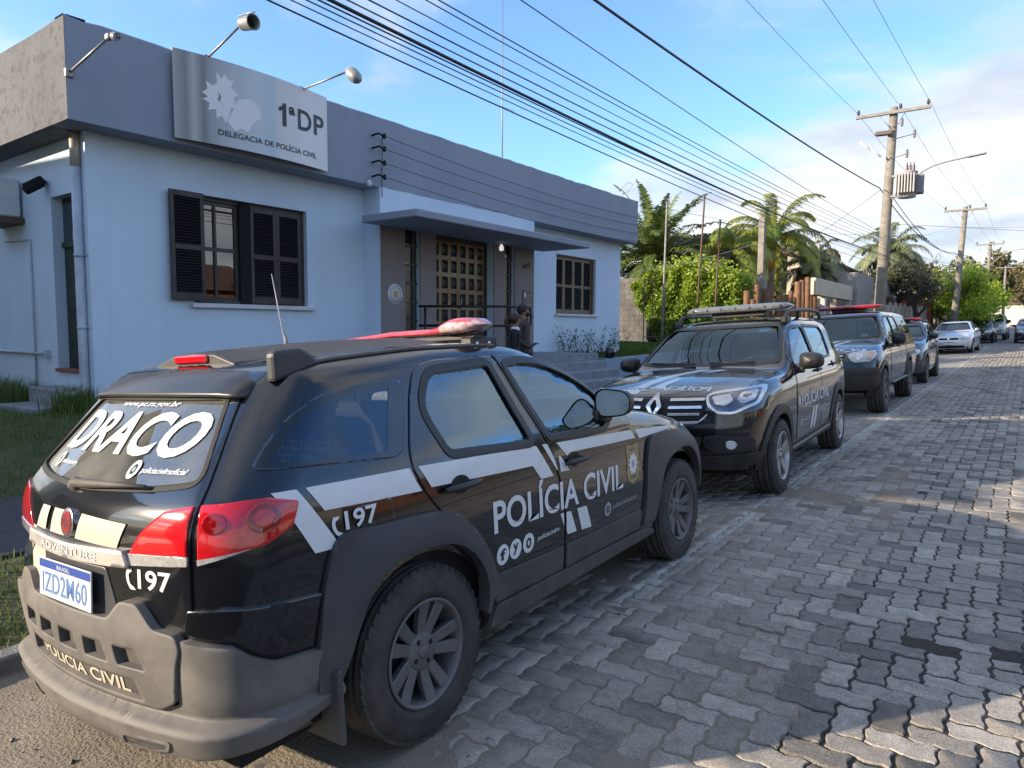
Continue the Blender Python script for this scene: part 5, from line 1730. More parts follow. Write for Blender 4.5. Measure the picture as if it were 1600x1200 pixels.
 for j in range(7):
  ph=-.38+.85*j/6
  for k in range(13):
   a=-.4+1.35*k/12
   v.append((.130*math.cos(ph)*math.cos(a),.160*math.cos(ph)*math.sin(a),.125+.139*math.sin(ph)))
 for j in range(6):
  for k in range(12):f.append((j*13+k,j*13+k+1,(j+1)*13+k+1,(j+1)*13+k))
 mb=MB();mb.add(v,f,True);mb.build('visor',mat('visor_dark',(.02,.02,.022),.08,coat=1),t)
build_garden()
# ------------------------------------------------------------------ poles and wires
def utility_pole(label,x,y,h,r,lean=(0,0),arm=2.3,arm_x=0.0,transformer=False,lamp=False,arm2=False,lamp_dir=1):
 zb_=gz_at(x,y)
 t=thing('utility_pole',label,'pole',(x,y,zb_))
 con=mat('pole_concrete',(.27,.245,.205),.85,noise=(5,.35),bump=(30,.3))
 grey=mat('arm_concrete',(.30,.285,.25),.85,noise=(5,.3))
 ins=mat('insulator_brown',(.06,.025,.02),.3,coat=.5)
 mb=MB();top=Vector((lean[0],lean[1],h-zb_))
 mb.tube([(0,0,-.3),tuple(top*.5),tuple(top)],[r*1.35,r*1.15,r*.85],14);mb.build('shaft',con,t)
 za=top.z-.22
 mb=MB();mb.bbox(top.x+arm_x-arm/2,top.x+arm_x+arm/2,top.y-r-.11,top.y-r+.0,za-.055,za+.055,.01);ca=mb.build('cross_arm',grey,t)
 for s in (-.95,.22,.95):
  p=Matrix.Translation((top.x+arm_x+s*arm/2*.98,top.y-r-.05,za+.05))
  mb=MB();mb.lathe([(.012,0),(.012,.05),(.05,.055),(.055,.085),(.035,.10),(.055,.115),(.05,.15),(.03,.165),(.045,.18),(.03,.21),(0,.215)],12,p);mb.build('insulator',ins,ca)
 for s in (-1,1):
  mb=MB();mb.tube([(top.x+arm_x+s*.42,top.y-r-.06,za-.04),(top.x+s*.05,top.y-r,za-.55)],.012,5);mb.build('brace',MATS['galvanised'],ca)
 if arm2:
  mb=MB();M=Matrix.Translation((top.x,top.y,top.z-1.0))@Matrix.Rotation(R(24),4,'Y')@Matrix.Rotation(R(-58),4,'Z')
  mb.bbox(-.75,.75,-r-.22,-r-.08,-.07,.07,.01,M);c2=mb.build('lower_cross_arm',mat('old_timber',(.09,.08,.065),.9),t)
  for q,(dx,dz)in enumerate(((.32,.35),(.72,-.1),(.52,-.75))):
   mb=MB();mb.lathe([(.02,-.14),(.05,-.10),(.03,-.07),(.055,-.03),(.03,0),(.055,.04),(.03,.07),(.05,.1),(.02,.15)],10,Matrix.Translation((top.x+dx,top.y-r-.2,top.z-1.0+dz)));mb.tube([(top.x+dx,top.y-r-.2,top.z-1.0+dz),(top.x,top.y-r,top.z-1.05+dz)],.014,5);mb.build('arrester',mat('arrester_grey',(.13,.12,.11),.5),t)
  for q,(dx,dz)in enumerate(((-.78,-.22),(-.45,-.50))):
   M=Matrix.Translation((top.x+dx,top.y-r-.25,top.z-1.1+dz))@Matrix.Rotation(R(-25),4,'Y')
   mb=MB();mb.tube([M@Vector((-.1,0,.25)),M@Vector((.08,0,-.2))],.035,8);mb.tube([M@Vector((-.18,0,.22)),M@Vector((.02,0,.3))],.015,6);mb.tube([M@Vector((0,0,-.22)),M@Vector((.2,0,-.15))],.015,6);mb.build('fuse_cutout',mat('porcelain',(.6,.62,.64),.25),t)
 if transformer:
  tm=mat('transformer_grey',(.48,.46,.45),.45,noise=(4,.2))
  M=Matrix.Translation((top.x*.8+.58,top.y-.1,h-zb_-2.75))
  mb=MB();mb.lathe([(0,-.50),(.28,-.47),(.30,-.42),(.30,.36),(.33,.38),(.33,.41),(.22,.44),(0,.45)],22,M);tr=mb.build('transformer',tm,t)
  for k in range(7):
   mb=MB();mb.bbox(-.30+k*.09,-.255+k*.09,-.52,-.28,-.36,.30,.008,M);mb.build('cooling_fin',tm,tr)
  for k in range(5):
   mb=MB();mb.bbox(.28,.50,-.22+k*.1,-.18+k*.1,-.36,.28,.008,M);mb.build('cooling_fin',mat('transformer_dark',(.22,.22,.23),.5),tr)
  for k in range(3):
   mb=MB();mb.lathe([(.05,0),(.055,.05),(.03,.07),(.055,.10),(.03,.13),(.05,.17),(.02,.24),(.008,.34)],10,M@Matrix.Translation((-.02+k*.10,-.05+k*.04,.42)));mb.build('bushing',ins,tr)
  mb=MB();mb.bbox(-.5,-.2,-.06,.06,.28,.36,.01,M);mb.bbox(-.5,-.2,-.06,.06,-.42,-.34,.01,M);mb.build('bracket',MATS['galvanised'],tr)
 if lamp:
  z0=h-zb_-lamp
  mb=MB();pts=smooth_loop([(.0,0,z0),(.75*lamp_dir,-.15,z0+.75),(1.5*lamp_dir,-.2,z0+1.25),(2.55*lamp_dir,-.25,z0+1.42)],6,False)
  mb.tube([tuple(p)for p in pts],.028,8);la=mb.build('lamp_arm',MATS['galvanised'],t)
  M=Matrix.Translation((2.55*lamp_dir,-.25,z0+1.42))@Matrix.Rotation(-.12*lamp_dir,4,'Y')
  mb=MB();mb.bbox(-.02 if lamp_dir>0 else -.5,.5 if lamp_dir>0 else .02,-.10,.10,-.03,.045,.02,M);mb.build('street_lamp',mat('lamp_housing',(.4,.4,.4),.4,metal=.3),la)
 return t
def cable(label,pts,sag,r,m,group='overhead wires',name='overhead_wire',n=22,twist=False):
 out=[]
 for (a,b),s in zip(zip(pts[:-1],pts[1:]),sag):
  for i in range(n):
   t=i/n
   p=[a[k]+(b[k]-a[k])*t for k in range(3)];p[2]-=4*s*t*(1-t)
   out.append(tuple(p))
 out.append(tuple(pts[-1]))
 mb=MB();mb.tube(out,r*.68,6,False)
 o=mb.build(name,m,None)
 return tag(o,label,'wire',group)
def build_poles():
 utility_pole('tall concrete pole with transformer and street lamp behind the police pickup',-4.52,28.6,9.45,.155,(.22,0),2.35,-.02,True,3.5,True)
 utility_pole('middle concrete pole rising through the bright green tree',-3.75,49.0,8.75,.15,(.35,0),2.1,0,False,None)
 utility_pole('farther concrete pole with a street lamp beyond the green tree',-3.35,76.0,9.4,.14,(.08,0),2.1,0,False,2.2)
 utility_pole('farthest small concrete pole down the street',-2.9,108.0,9.6,.14,(0,0),2.1)
 w=mat('wire_black',(.010,.010,.011),.5)
 wg=mat('wire_grey',(.10,.10,.11),.5)
 # three high wires on the cross arms
 for k,(xa,xb,xc,nm)in enumerate(((-5.42,-4.45,-4.3,'left'),(-4.05,-3.2,-3.1,'middle'),(-3.15,-2.42,-2.4,'right'))):
  cable('thin high wire over the %s insulator of the tall pole'%nm,[(xa-.25,-8,9.0),(xa,28.5,9.36),(xb,48.9,8.72),(xc,76,9.3),(xc+.4,108,9.5)],(.35,.25,.3,.3),.009,wg)
  # heavy bundle and service wires at mid height
 def through(ze,Y1,z1,s):
  t=(Y1+8)/36.6
  return (z1-ze*t+4*s*t*(1-t))/(1-t)
 cable('thick twisted black cable sloping across the sky to the tall pole',[(-4.4,-8,through(6.65,7.84,5.59,.35)),(-4.62,28.45,6.65),(-3.8,48.9,6.1),(-3.4,76,7)],(.35,.6,.4),.026,w)
 cable('single thin wire just below the thick twisted cable',[(-4.4,-8,through(5.1,6.21,5.0,.3)),(-4.55,28.5,5.1),(-3.75,49,5.6)],(.3,.4),.009,w)
 low=[('uppermost',4.95,4.83,4.50,.009),('second',4.85,4.75,4.44,.008),('third',4.75,4.32,4.31,.007),('fourth',4.65,4.05,4.20,.010),('fifth',4.5,3.80,4.12,.009),('heavy sixth',4.25,3.58,4.06,.022),('seventh',4.3,3.50,4.02,.010),('eighth',4.2,3.41,3.98,.008),('ninth',4.1,3.30,3.93,.007),('lowest',3.9,3.08,3.86,.010)]
 for k,(nm,ze,Y1,z1,r_)in enumerate(low):
  cable('%s of the low black wires fanning across the station roof'%nm,[(-4.4,-8,through(ze,Y1,z1,.35)),(-4.4,28.5,ze),(-3.65,49,ze+.5),(-3.3,76,ze+1.2)],(.35,.3,.3),r_,w)
 cable('wire from the tall pole down to the palm garden',[(-4.6,28.5,6.6),(-9.2,33,5.0)],(.15,),.012,w)
 cable('wire crossing high behind the tall pole to the right',[(-14,52,6.5),(-4,49,7.6),(14,50,7.3)],(.3,.3),.010,wg)
 cable('second wire crossing low behind the tall pole',[(-4.4,28.6,5.4),(16,62,6.6)],(.1,),.010,wg)
 cable('pale thin line from the station corner to the concrete post',[(-9.05,16.9,3.0),(-7.55,24.5,4.55)],(.1,),.010,mat('line_pale',(.5,.52,.5),.6))
 cable('wire from the station roof corner to the tall pole',[(-8.7,16.9,4.98),(-4.6,28.5,5.0)],(.25,),.008,w)
 cable('drooping cable between the tall pole and the middle pole',[(-4.35,28.6,6.55),(-3.75,49,6.0)],(.55,),.02,w)
 # dark wires hanging into the top left corner, close by
 cable('bare wire loop in the upper left corner of the sky',[(-11.5,2.75,5.02),(-10.6,3.05,5.32)],(.06,),.010,wg,group=None)
build_poles()
# ------------------------------------------------------------------ plants and walls beyond the station
def build_beyond():
 palm_dark=leaf_material('palm_green',(.05,.10,.022),(.21,.25,.07),.5,.25)
 palm_yel=leaf_material('palm_yellow_green',(.09,.15,.02),(.40,.40,.08),.5,.3)
 palm_grey=leaf_material('palm_grey_green',(.12,.16,.08),(.34,.36,.2),.5,.25)
 dead=leaf_material('dead_frond',(.06,.045,.03),(.16,.13,.08),.8,.1)
 bark_p=mat('palm_bark',(.12,.09,.065),.9,noise=(8,.5),bump=(20,.8))
 bark_s=mat('smooth_trunk',(.25,.21,.16),.8,noise=(5,.4),bump=(14,.5))
 palm('date_palm','large dark green date palm behind the hedge beside the station',(-14.3,30.5,1.0),3.7,.34,90,3.9,3,palm_dark,bark_p,droop=1.1,leaflet=.46,up=(-.55,1.4),wide=.032,pairs=66)
 palm('king_palm','tall king palm with orange crown shaft above the log fence',(-10.4,35.5,1.0),5.0,.15,20,3.6,5,palm_yel,bark_s,droop=1.9,leaflet=.6,up=(-.1,1.35),wide=.028,shaft=(1.5,mat('shaft_orange',(.40,.22,.05),.5,noise=(4,.4,(.18,.16,.04)))),spear=True,pairs=64,plumose=.2)
 palm('feather_palm','yellowish feather palm drooping beside the square concrete post',(-10.9,32.2,1.0),4.2,.17,16,2.8,8,palm_yel,bark_p,droop=2.0,leaflet=.6,up=(-.1,1.1),wide=.028,pairs=60,plumose=.2,dead=dead,lean=(-.3,0))
 palm('jelly_palm','grey-green palm with a skirt of dead leaves over the rightmost logs',(-9.0,37.4,1.2),3.4,.30,30,2.2,9,palm_grey,bark_p,droop=2.0,leaflet=.45,up=(-.2,1.3),wide=.024,skirt=160,pairs=50,dead=dead)
 palm('jelly_palm','grey-green palm with arching leaves right behind the tall pole',(-7.0,47.0,1.4),4.6,.26,46,2.7,14,palm_grey,bark_p,droop=2.1,leaflet=.46,up=(-.3,1.35),wide=.026,skirt=80,pairs=52,dead=dead)
 # hedge: a clipped mass over a wall
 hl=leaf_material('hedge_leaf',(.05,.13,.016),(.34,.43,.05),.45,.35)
 rng=np.random.default_rng(21)
 t=thing('hedge','dense bright green hedge beside the grey boundary wall','hedge',(-9.6,23.4,1.0))
 n=30000
 # lumpy box: front face, left end, top
 U=rng.random(n)
 x=rng.uniform(-11.4,-7.7,n);z=rng.uniform(.0,1.0,n);y=np.zeros(n)
 top=3.15+.45*np.sin((x+11.4)/3.7*math.pi)**.8+.12*np.sin(x*5.1)+.08*np.sin(x*11)
 face=U<.6;tp=(U>=.6)&(U<.85);rt=U>=.85
 bul=.16*np.sin(x*3.1+z*5)+.10*np.sin(x*7.3-z*9)
 zz=np.where(face,1.0+(top-1.0)*z,top-rng.random(n)**2*.25)
 leftcut=np.interp(zz,[1.0,1.6,2.6,3.4],[-10.35,-10.6,-11.3,-11.4]);x=np.where(x<leftcut,leftcut+rng.random(n)*.4,x)
 y=np.where(face,22.5-bul+rng.random(n)**2*.4,rng.uniform(22.5,24.2,n))
 x=np.where(rt,-7.7+rng.normal(0,.08,n)-.12*np.sin(zz*4),x);zz=np.where(rt,1.0+(top-1.1)*z,zz)
 P=np.stack([x+9.6,y-23.4,zz-1.0],1)+rng.normal(0,.03,(n,3))
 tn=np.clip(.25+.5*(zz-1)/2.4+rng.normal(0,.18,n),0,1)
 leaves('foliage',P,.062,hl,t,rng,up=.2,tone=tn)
 mb=MB();mb.bbox(-1.5,1.65,-.45,.75,0,2.05,.2);mb.build('inner_twigs',mat('twig_dark',(.012,.018,.006),.95),t)
 # a few long shoots
 sh=rng.uniform(-1.2,1.6,900);P=np.stack([sh,rng.uniform(-.8,.3,900),2.25+.45*np.sin((sh+1.8)/3.7*math.pi)+rng.random(900)**2*.45],1)
 leaves('shoots',P,.055,hl,t,rng,up=.6,tone=np.clip(rng.normal(.85,.12,900),0,1))
 # boundary wall in concrete blocks
 bw=thing('boundary_wall','bare grey block wall at the end of the station garden','wall',(-13,24.5,1.0))
 blk=mat('block_grey',(.15,.14,.125),.9,noise=(2.2,.5),bump=(30,.5))
 me0=None
 for j in range(12):
  for i in range(11):
   x=-15.4+i*.45+(.22 if j%2 else 0)
   if x>-10.6:continue
   if me0 is None:
    mb=MB();mb.bbox(0,.442,0,.15,0,.196,.006);ob=mb.build('block',blk,bw);me0=ob.data
   else:
    ob=bpy.data.objects.new('block',me0);COL.objects.link(ob);ob.parent=bw
   ob.location=(x,24.5+random.uniform(-.004,.004),1.06+j*.203)
 mb=MB();mb.box(-15.5,-10.2,24.512,24.64,1.0,3.5);mb.build('mortar',mat('mortar',(.13,.12,.11),.95),bw)
 mb=MB();mb.bbox(-15.6,-10.1,24.30,24.499,.95,1.12,.01);mb.build('wall_plinth',mat('plinth_pale',(.42,.43,.44),.8),bw)
 settle(bw)
 # three thin poles and a rusty frame
 rust=mat('rusty_pipe',(.16,.085,.06),.8,noise=(9,.5))
 gp=mat('grey_pipe',(.33,.30,.28),.7,noise=(9,.4))
 for lab,p0,p1,m in (('leftmost grey thin pole in front of the hedge',(-9.05,19.95,.98),(-8.95,19.9,5.35),gp),('tallest rusty thin pole in front of the hedge',(-8.5,21.2,1.0),(-8.35,21.35,5.72),rust),('shortest thin pole, right in front of the hedge',(-8.05,21.6,1.0),(-8.0,21.8,4.98),rust)):
  t=thing('thin_pole',lab,'pole',p0,group='thin poles in front of the hedge');d=[p1[i]-p0[i]for i in range(3)]
  mb=MB();mb.tube([(0,0,-.2),tuple(d)],[.036,.028],8);mb.build('pipe',m,t)
  mb=MB();mb.lathe([(.0,.02),(.045,.015),(.045,0)],8,Matrix.Translation(d));mb.build('pole_cap',m,t)
 t=thing('rusty_frame','narrow rusty iron frame standing on the grass left of the hedge','frame',(-9.35,19.3,.98))
 for a in (0,.32,.80):
  mb=MB();mb.tube([(a*.4,a,0),(a*.4,a,2.05)],.016,6);mb.build('bar',rust,t)
 for z in (.35,2.05):
  mb=MB();mb.tube([(0,0,z),(.32,.80,z)],.014,6);mb.build('crossbar',rust,t)
 t=thing('concrete_post','square weathered concrete post between the hedge and the logs','post',(-7.55,24.6,.9))
 mb=MB();mb.bbox(-.10,.10,-.10,.10,0,4.42,.012);mb.build('post_shaft',mat('post_grey',(.30,.27,.225),.85,noise=(6,.4)),t)
 mb=MB();mb.bbox(-.09,.09,-.09,.09,4.42,4.47,.01);mb.build('post_top',MATS['post_grey'],t)
 # log palisade: each log its own piece
 lf=thing('log_fence','row of upright brown logs forming a fence beside the footpath','fence',(-7.1,26,.8))
 lm_=mat('log_brown',(.22,.105,.045),.75,noise=(6,.45),bump=(18,.4))
 rg=np.random.default_rng(17)
 hs=[2.75,2.5,3.0,2.9,2.7,2.6,2.55,2.8,2.95,2.75,3.35,3.45,3.6,3.1,3.2]
 for k,hgt in enumerate(hs):
  y=21.9+k*.60+rg.normal(0,.05)
  mb=MB();r_=rg.uniform(.10,.14);lx=rg.normal(0,.05);ly=rg.normal(0,.05)
  mb.tube([(-7.1+rg.normal(0,.05),y,.7),(-7.1+lx*.5,y+ly*.5,.7+hgt*.4),(-7.1+lx,y+ly,hgt),(-7.1+lx,y+ly,hgt+.02)],[r_*1.05,r_,r_*.95,r_*.8],12)
  mb.build('log',lm_,lf)
 settle(lf)
 # ------------------------------------------------ houses on the left, beyond
 cream=wall_material('house_cream',(.50,.44,.36),(.44,.39,.32),(.25,.22,.18),1.0,.4)
 band=wall_material('house_band',(.58,.52,.40),(.52,.46,.35),(.3,.26,.2),1.0,.4)
 tile=mat('roof_tile',(.16,.085,.055),.85,noise=(3,.5),bump=(20,.5))
 h1=thing('house','cream house with a sloping tiled edge roof left of the tall pole','house',(-9.7,44,1.2))
 mb=MB()
 mb.add([(-8.4,40.5,.6),(-8.4,49.5,.6),(-8.4,49.5,4.75),(-8.4,40.5,4.95),(-11,40.5,.6),(-11,40.5,5.6),(-11,49.5,.6),(-11,49.5,5.4)],[(0,1,2,3),(4,0,3,5),(1,6,7,2),(3,2,7,5)])
 mb.build('wall',cream,h1)
 mb=MB();mb.add([(-8.15,40.2,4.92),(-8.15,49.8,4.72),(-11.2,49.8,5.52),(-11.2,40.2,5.72),(-8.15,40.2,5.04),(-8.15,49.8,4.84),(-11.2,49.8,5.64),(-11.2,40.2,5.84)],[(0,3,2,1),(4,5,6,7),(0,1,5,4),(1,2,6,5),(2,3,7,6),(3,0,4,7)]);mb.build('roof',tile,h1)
 mb=MB();mb.bbox(-7.2,-6.9,29.5,36.6,2.95,3.62,.02);mb.build('balcony_band',band,h1)
 mb=MB();mb.bbox(-7.15,-6.95,36.4,36.7,.6,2.95,.02);mb.build('column',band,h1)
 mb=MB();mb.bbox(-7.15,-6.95,31.4,31.65,.6,2.95,.02);mb.build('column',mat('column_grey',(.4,.41,.42),.7),h1)
 mb=MB();mb.bbox(-7.6,-6.7,36.7,41.0,.6,4.3,.03);mb.build('side_wall',wall_material('house_grey',(.33,.30,.27),(.28,.25,.23),(.18,.16,.15),1.0,.4),h1)
 mb=MB();mb.box(-7.0,-6.97,29.6,36.4,1.9,2.0)
 mb.build('rail',mat('rail_dark',(.05,.045,.04),.6),h1)
 for k in range(26):
  mb=MB();mb.box(-7.0,-6.97,29.7+k*.26,29.74+k*.26,.9,1.95);mb.build('rail_bar',MATS['rail_dark'],h1)
 mb=MB();mb.box(-7.9,-7.85,30,36.5,.6,3.0);mb.build('porch_back',cream,h1)
 for k in range(2):
  mb=MB();mb.box(-7.84,-7.82,31.0+k*2.6,32.4+k*2.6,1.3,2.6);mb.build('window',mat('window_dark',(.02,.02,.024),.15,coat=.6),h1)
 settle(h1)
 t=thing('billboard','blank pale panel fixed beyond the tall pole above the slab fence','panel',(-6.3,44.2,1.3))
 mb=MB();mb.bbox(-6.4,-6.3,41.2,46.0,3.35,4.05,.01);mb.build('panel_board',mat('panel_pale',(.50,.56,.60),.6,noise=(2,.2)),t)
 for y in (41.6,45.6):
  mb=MB();mb.bbox(-6.42,-6.34,y,y+.1,1.2,3.36,.01);mb.build('panel_post',mat('panel_post_grey',(.3,.3,.3),.6),t)
 settle(t)
 # slab fence: every slab and post a piece
 fc=thing('slab_fence','pale concrete slab fence running behind the small police car','fence',(-5.4,40,1.1))
 sm_=mat('slab_pale',(.36,.32,.27),.85,noise=(3,.4),bump=(20,.3));me1=me2=None
 for i in range(12):
  y=32.6+i*1.6
  for j in range(5):
   if me1 is None:
    mb=MB();mb.bbox(-.025,.025,0,1.48,0,.40,.006);ob=mb.build('slab',sm_,fc);me1=ob.data
   else:
    ob=bpy.data.objects.new('slab',me1);COL.objects.link(ob);ob.parent=fc
   ob.location=(-5.4,y+.06,.62+SLOPE*(y-30)+j*.405)
  if me2 is None:
   mb=MB();mb.bbox(-.06,.06,-.06,.06,0,2.15,.01);ob=mb.build('fence_post',sm_,fc);me2=ob.data
  else:
   ob=bpy.data.objects.new('fence_post',me2);COL.objects.link(ob);ob.parent=fc
  ob.location=(-5.4,y,.60+SLOPE*(y-30))
 settle(fc)
 for (nm,lab,x0,x1,y0,y1,hz,wm,rm,pitch)in (('house','low house with a dark red side wall beyond the slab fence',-10.5,-5.2,52.5,60.5,3.05,mat('wall_red',(.22,.045,.032),.8,noise=(2,.3)),mat('roof_pale_green',(.42,.50,.44),.7),.9),('house','pale house half hidden behind the bright green tree',-12,-5.4,64,75,4.3,wall_material('house_pale',(.55,.53,.48),(.5,.47,.42),(.3,.28,.25),1,.4),tile,1.5),('house','distant cream house at the end of the parked row',-13,-5.6,84,96,4.6,cream,tile,1.6)):
  t=thing(nm,lab,'house',((x0+x1)/2,(y0+y1)/2,SLOPE*y0))
  zb_=SLOPE*y0
  mb=MB();mb.box(x0,x1,y0,y1,zb_,zb_+hz);mb.build('wall',wm,t)
  xm=(x0+x1)/2
  v=[(x0-.3,y0-.3,zb_+hz),(x1+.3,y0-.3,zb_+hz),(x1+.3,y1+.3,zb_+hz),(x0-.3,y1+.3,zb_+hz),(xm,y0-.3,zb_+hz+pitch),(xm,y1+.3,zb_+hz+pitch)]
  mb=MB();mb.add(v,[(0,4,5,3),(1,2,5,4),(0,1,4),(3,5,2),(0,3,2,1)]);ro=mb.build('roof',rm,t)
  if rm is tile:
   L_=math.hypot(x1+.3-xm,pitch);nrow=int((y1-y0+.6)/.5)
   for sgn in (-1,1):
    for k in range(nrow):
     yy=y0-.3+(k+.5)*(y1-y0+.6)/nrow
     xe=x1+.32 if sgn>0 else x0-.32
     mb=MB();mb.tube([(xe,yy,zb_+hz+.03),(xm,yy,zb_+hz+pitch+.05)],.09,6);mb.build('tile_row',tile,ro)
  for k in range(3):
   yy=y0+(y1-y0)*(.2+.3*k)
   mb=MB();mb.bbox(x1-.02,x1+.03,yy-.6,yy+.6,zb_+1.1,zb_+min(2.3,hz-.5),.01);w_=mb.build('window',mat('frame_white',(.6,.6,.58),.6),t)
   mb=MB();mb.box(x1+.031,x1+.04,yy-.5,yy+.5,zb_+1.2,zb_+min(2.2,hz-.6));mb.build('pane',mat('window_dark',(.02,.02,.024),.15,coat=.6),w_)
  settle(t)
 t=thing('house','house with a dark tiled roof seen above the date palm leaves','house',(-15.5,42,1.0))
 mb=MB();mb.box(-18,-13.6,38,46,.6,5.6);mb.build('wall',cream,t)
 mb=MB();mb.add([(-18.4,37.5,5.5),(-13.3,37.5,5.5),(-13.3,42,7.3),(-18.4,42,7.3),(-13.3,46.5,5.5),(-18.4,46.5,5.5)],[(0,1,2,3),(3,2,4,5),(1,4,2),(0,3,5)]);ro=mb.build('roof',tile,t)
 for k in range(20):
  x=-18.3+k*.255
  mb=MB();mb.tube([(x,37.45,5.52),(x,42,7.35)],.075,6);mb.build('tile_row',mat('tile_dark',(.10,.075,.065),.85,noise=(4,.4)),ro)
 settle(t)
 # trees along the left side
 bark=mat('tree_bark',(.13,.105,.08),.9,noise=(6,.5),bump=(20,.8))
 bark_d=mat('tree_bark_dark',(.06,.05,.042),.9,noise=(6,.5),bump=(20,.8))
 green=leaf_material('spring_leaf',(.22,.34,.03),(.56,.64,.10),.5,.55)
 olive=leaf_material('olive_leaf',(.06,.075,.028),(.20,.19,.09),.6,.3)
 brown=leaf_material('brown_leaf',(.10,.09,.04),(.26,.21,.11),.7,.3)
 make_tree('leafy_tree','bright spring-green tree on the pavement beside the silver sedan',(-4.1,52.5,.95),4.6,2,31,green,bark,7000,.12,1.15,.22,levels=3,clump=.75,first=.4)
 make_tree('leafy_tree','second bright green tree behind the dark hatchback',(-3.4,58.5,1.05),4.0,2,37,green,bark,6500,.12,1.2,.18,levels=3,clump=.8,first=.2)
 make_tree('topiary_tree','dark olive tree with rounded crown behind the slab fence',(-6.0,44.5,.9),4.3,2,33,olive,bark_d,5000,.09,.7,.12,levels=3,clump=.5,first=.45)
 make_tree('bare_tree','bare pruned tree with upright twigs near the slab fence',(-4.75,42.5,.8),4.2,2,41,olive,bark_d,500,.05,.6,.18,levels=3,clump=.35,first=.55)
 make_tree('brown_tree','large brownish tree overhanging the far end of the street',(3.0,74,1.2),6.6,4,43,brown,bark,9000,.16,1.35,.26,levels=3,clump=1.0,first=.35)
 make_tree('brown_tree','brownish tree at the right edge of the far street',(4.2,92,1.5),8.0,4,47,brown,bark,9000,.2,1.2,.3,levels=3,clump=1.2,first=.35)
 make_tree('dark_tree','dark evergreen tree behind the silver pickup',(-4.4,72,1.2),4.2,3,51,leaf_material('dark_leaf',(.01,.018,.006),(.035,.05,.015),.6,.2),bark_d,9000,.16,1.0,.22,levels=3,clump=1.0)
 # further rows to close the street end
 for k,(x,y,h_)in enumerate(((4.5,118,9),(-6.5,122,10),(-.5,150,11),(7.5,140,11),(-12,100,9),(-17,70,8),(-22,88,9))):
  lab=['green tree far down the right side of the street','green tree far down the left side of the street','tree closing the far end of the street','tree beyond the far right houses','tree behind the distant cream house','tree rising behind the palm gardens','farthest tree behind the palm gardens'][k]
  make_tree('far_tree',lab,(x,y,SLOPE*y),h_,4,60+k,olive if k%2 else brown,bark_d,5000,.32,1.2,.3,levels=2,clump=1.9)
 t=thing('house','long pale house closing the far end of the street','house',(4,172,2.7))
 mb=MB();mb.box(-16,30,168,176,2,6.6);mb.build('wall',MATS['house_pale'],t)
 mb=MB();mb.add([(-16.5,167.5,6.6),(30.5,167.5,6.6),(30.5,176.5,6.6),(-16.5,176.5,6.6),(-16.5,172,8.6),(30.5,172,8.6)],[(0,1,5,4),(2,3,4,5),(0,4,3),(1,2,5)]);mb.build('roof',tile,t);settle(t)
 # lawn grass left of the near car, taller tufts by the wall
 rng=np.random.default_rng(5)
 n=52000
 x=rng.uniform(-11.5,-6.9,n);y=rng.uniform(1.2,8.0,n)
 x[:9000]=rng.uniform(-5.15,-4.1,9000);y[:9000]=rng.uniform(-.2,6,9000)
 ok=~((x<-8.95)&(y>3.7))&~((x>-7.55)&(y>8.9)&(x<-6))&~((x>-10.2)&(x<-9.1)&(y>3.05))
 patchy=np.sin(x*2.1)*np.sin(y*1.7+1)+rng.normal(0,.5,n)>-.35
 ok&=patchy|(x<-8)
 x,y=x[ok],y[ok]
 P=np.stack([x,y,[gz_at(a,b)-.01 for a,b in zip(x,y)]],1)
 gm=leaf_material('lawn_blade',(.065,.115,.025),(.2,.25,.07),.6,.3)
 grass('lawn_grass','uneven green lawn grass left of the near police car',rng,P,.055,gm,w=.0045)
 m=1500
 x=np.concatenate([rng.uniform(-12,-10.3,m),rng.normal(-9.0,.12,500)]);y=np.concatenate([rng.uniform(3.0,3.75,m),rng.normal(3.55,.12,500)])
 P=np.stack([x,y,[gz_at(a,b)-.01 for a,b in zip(x,y)]],1)
 grass('tall_grass','taller grass tufts along the foot of the station flank',rng,P,.30,gm,w=.006,lean=.6)
build_beyond()
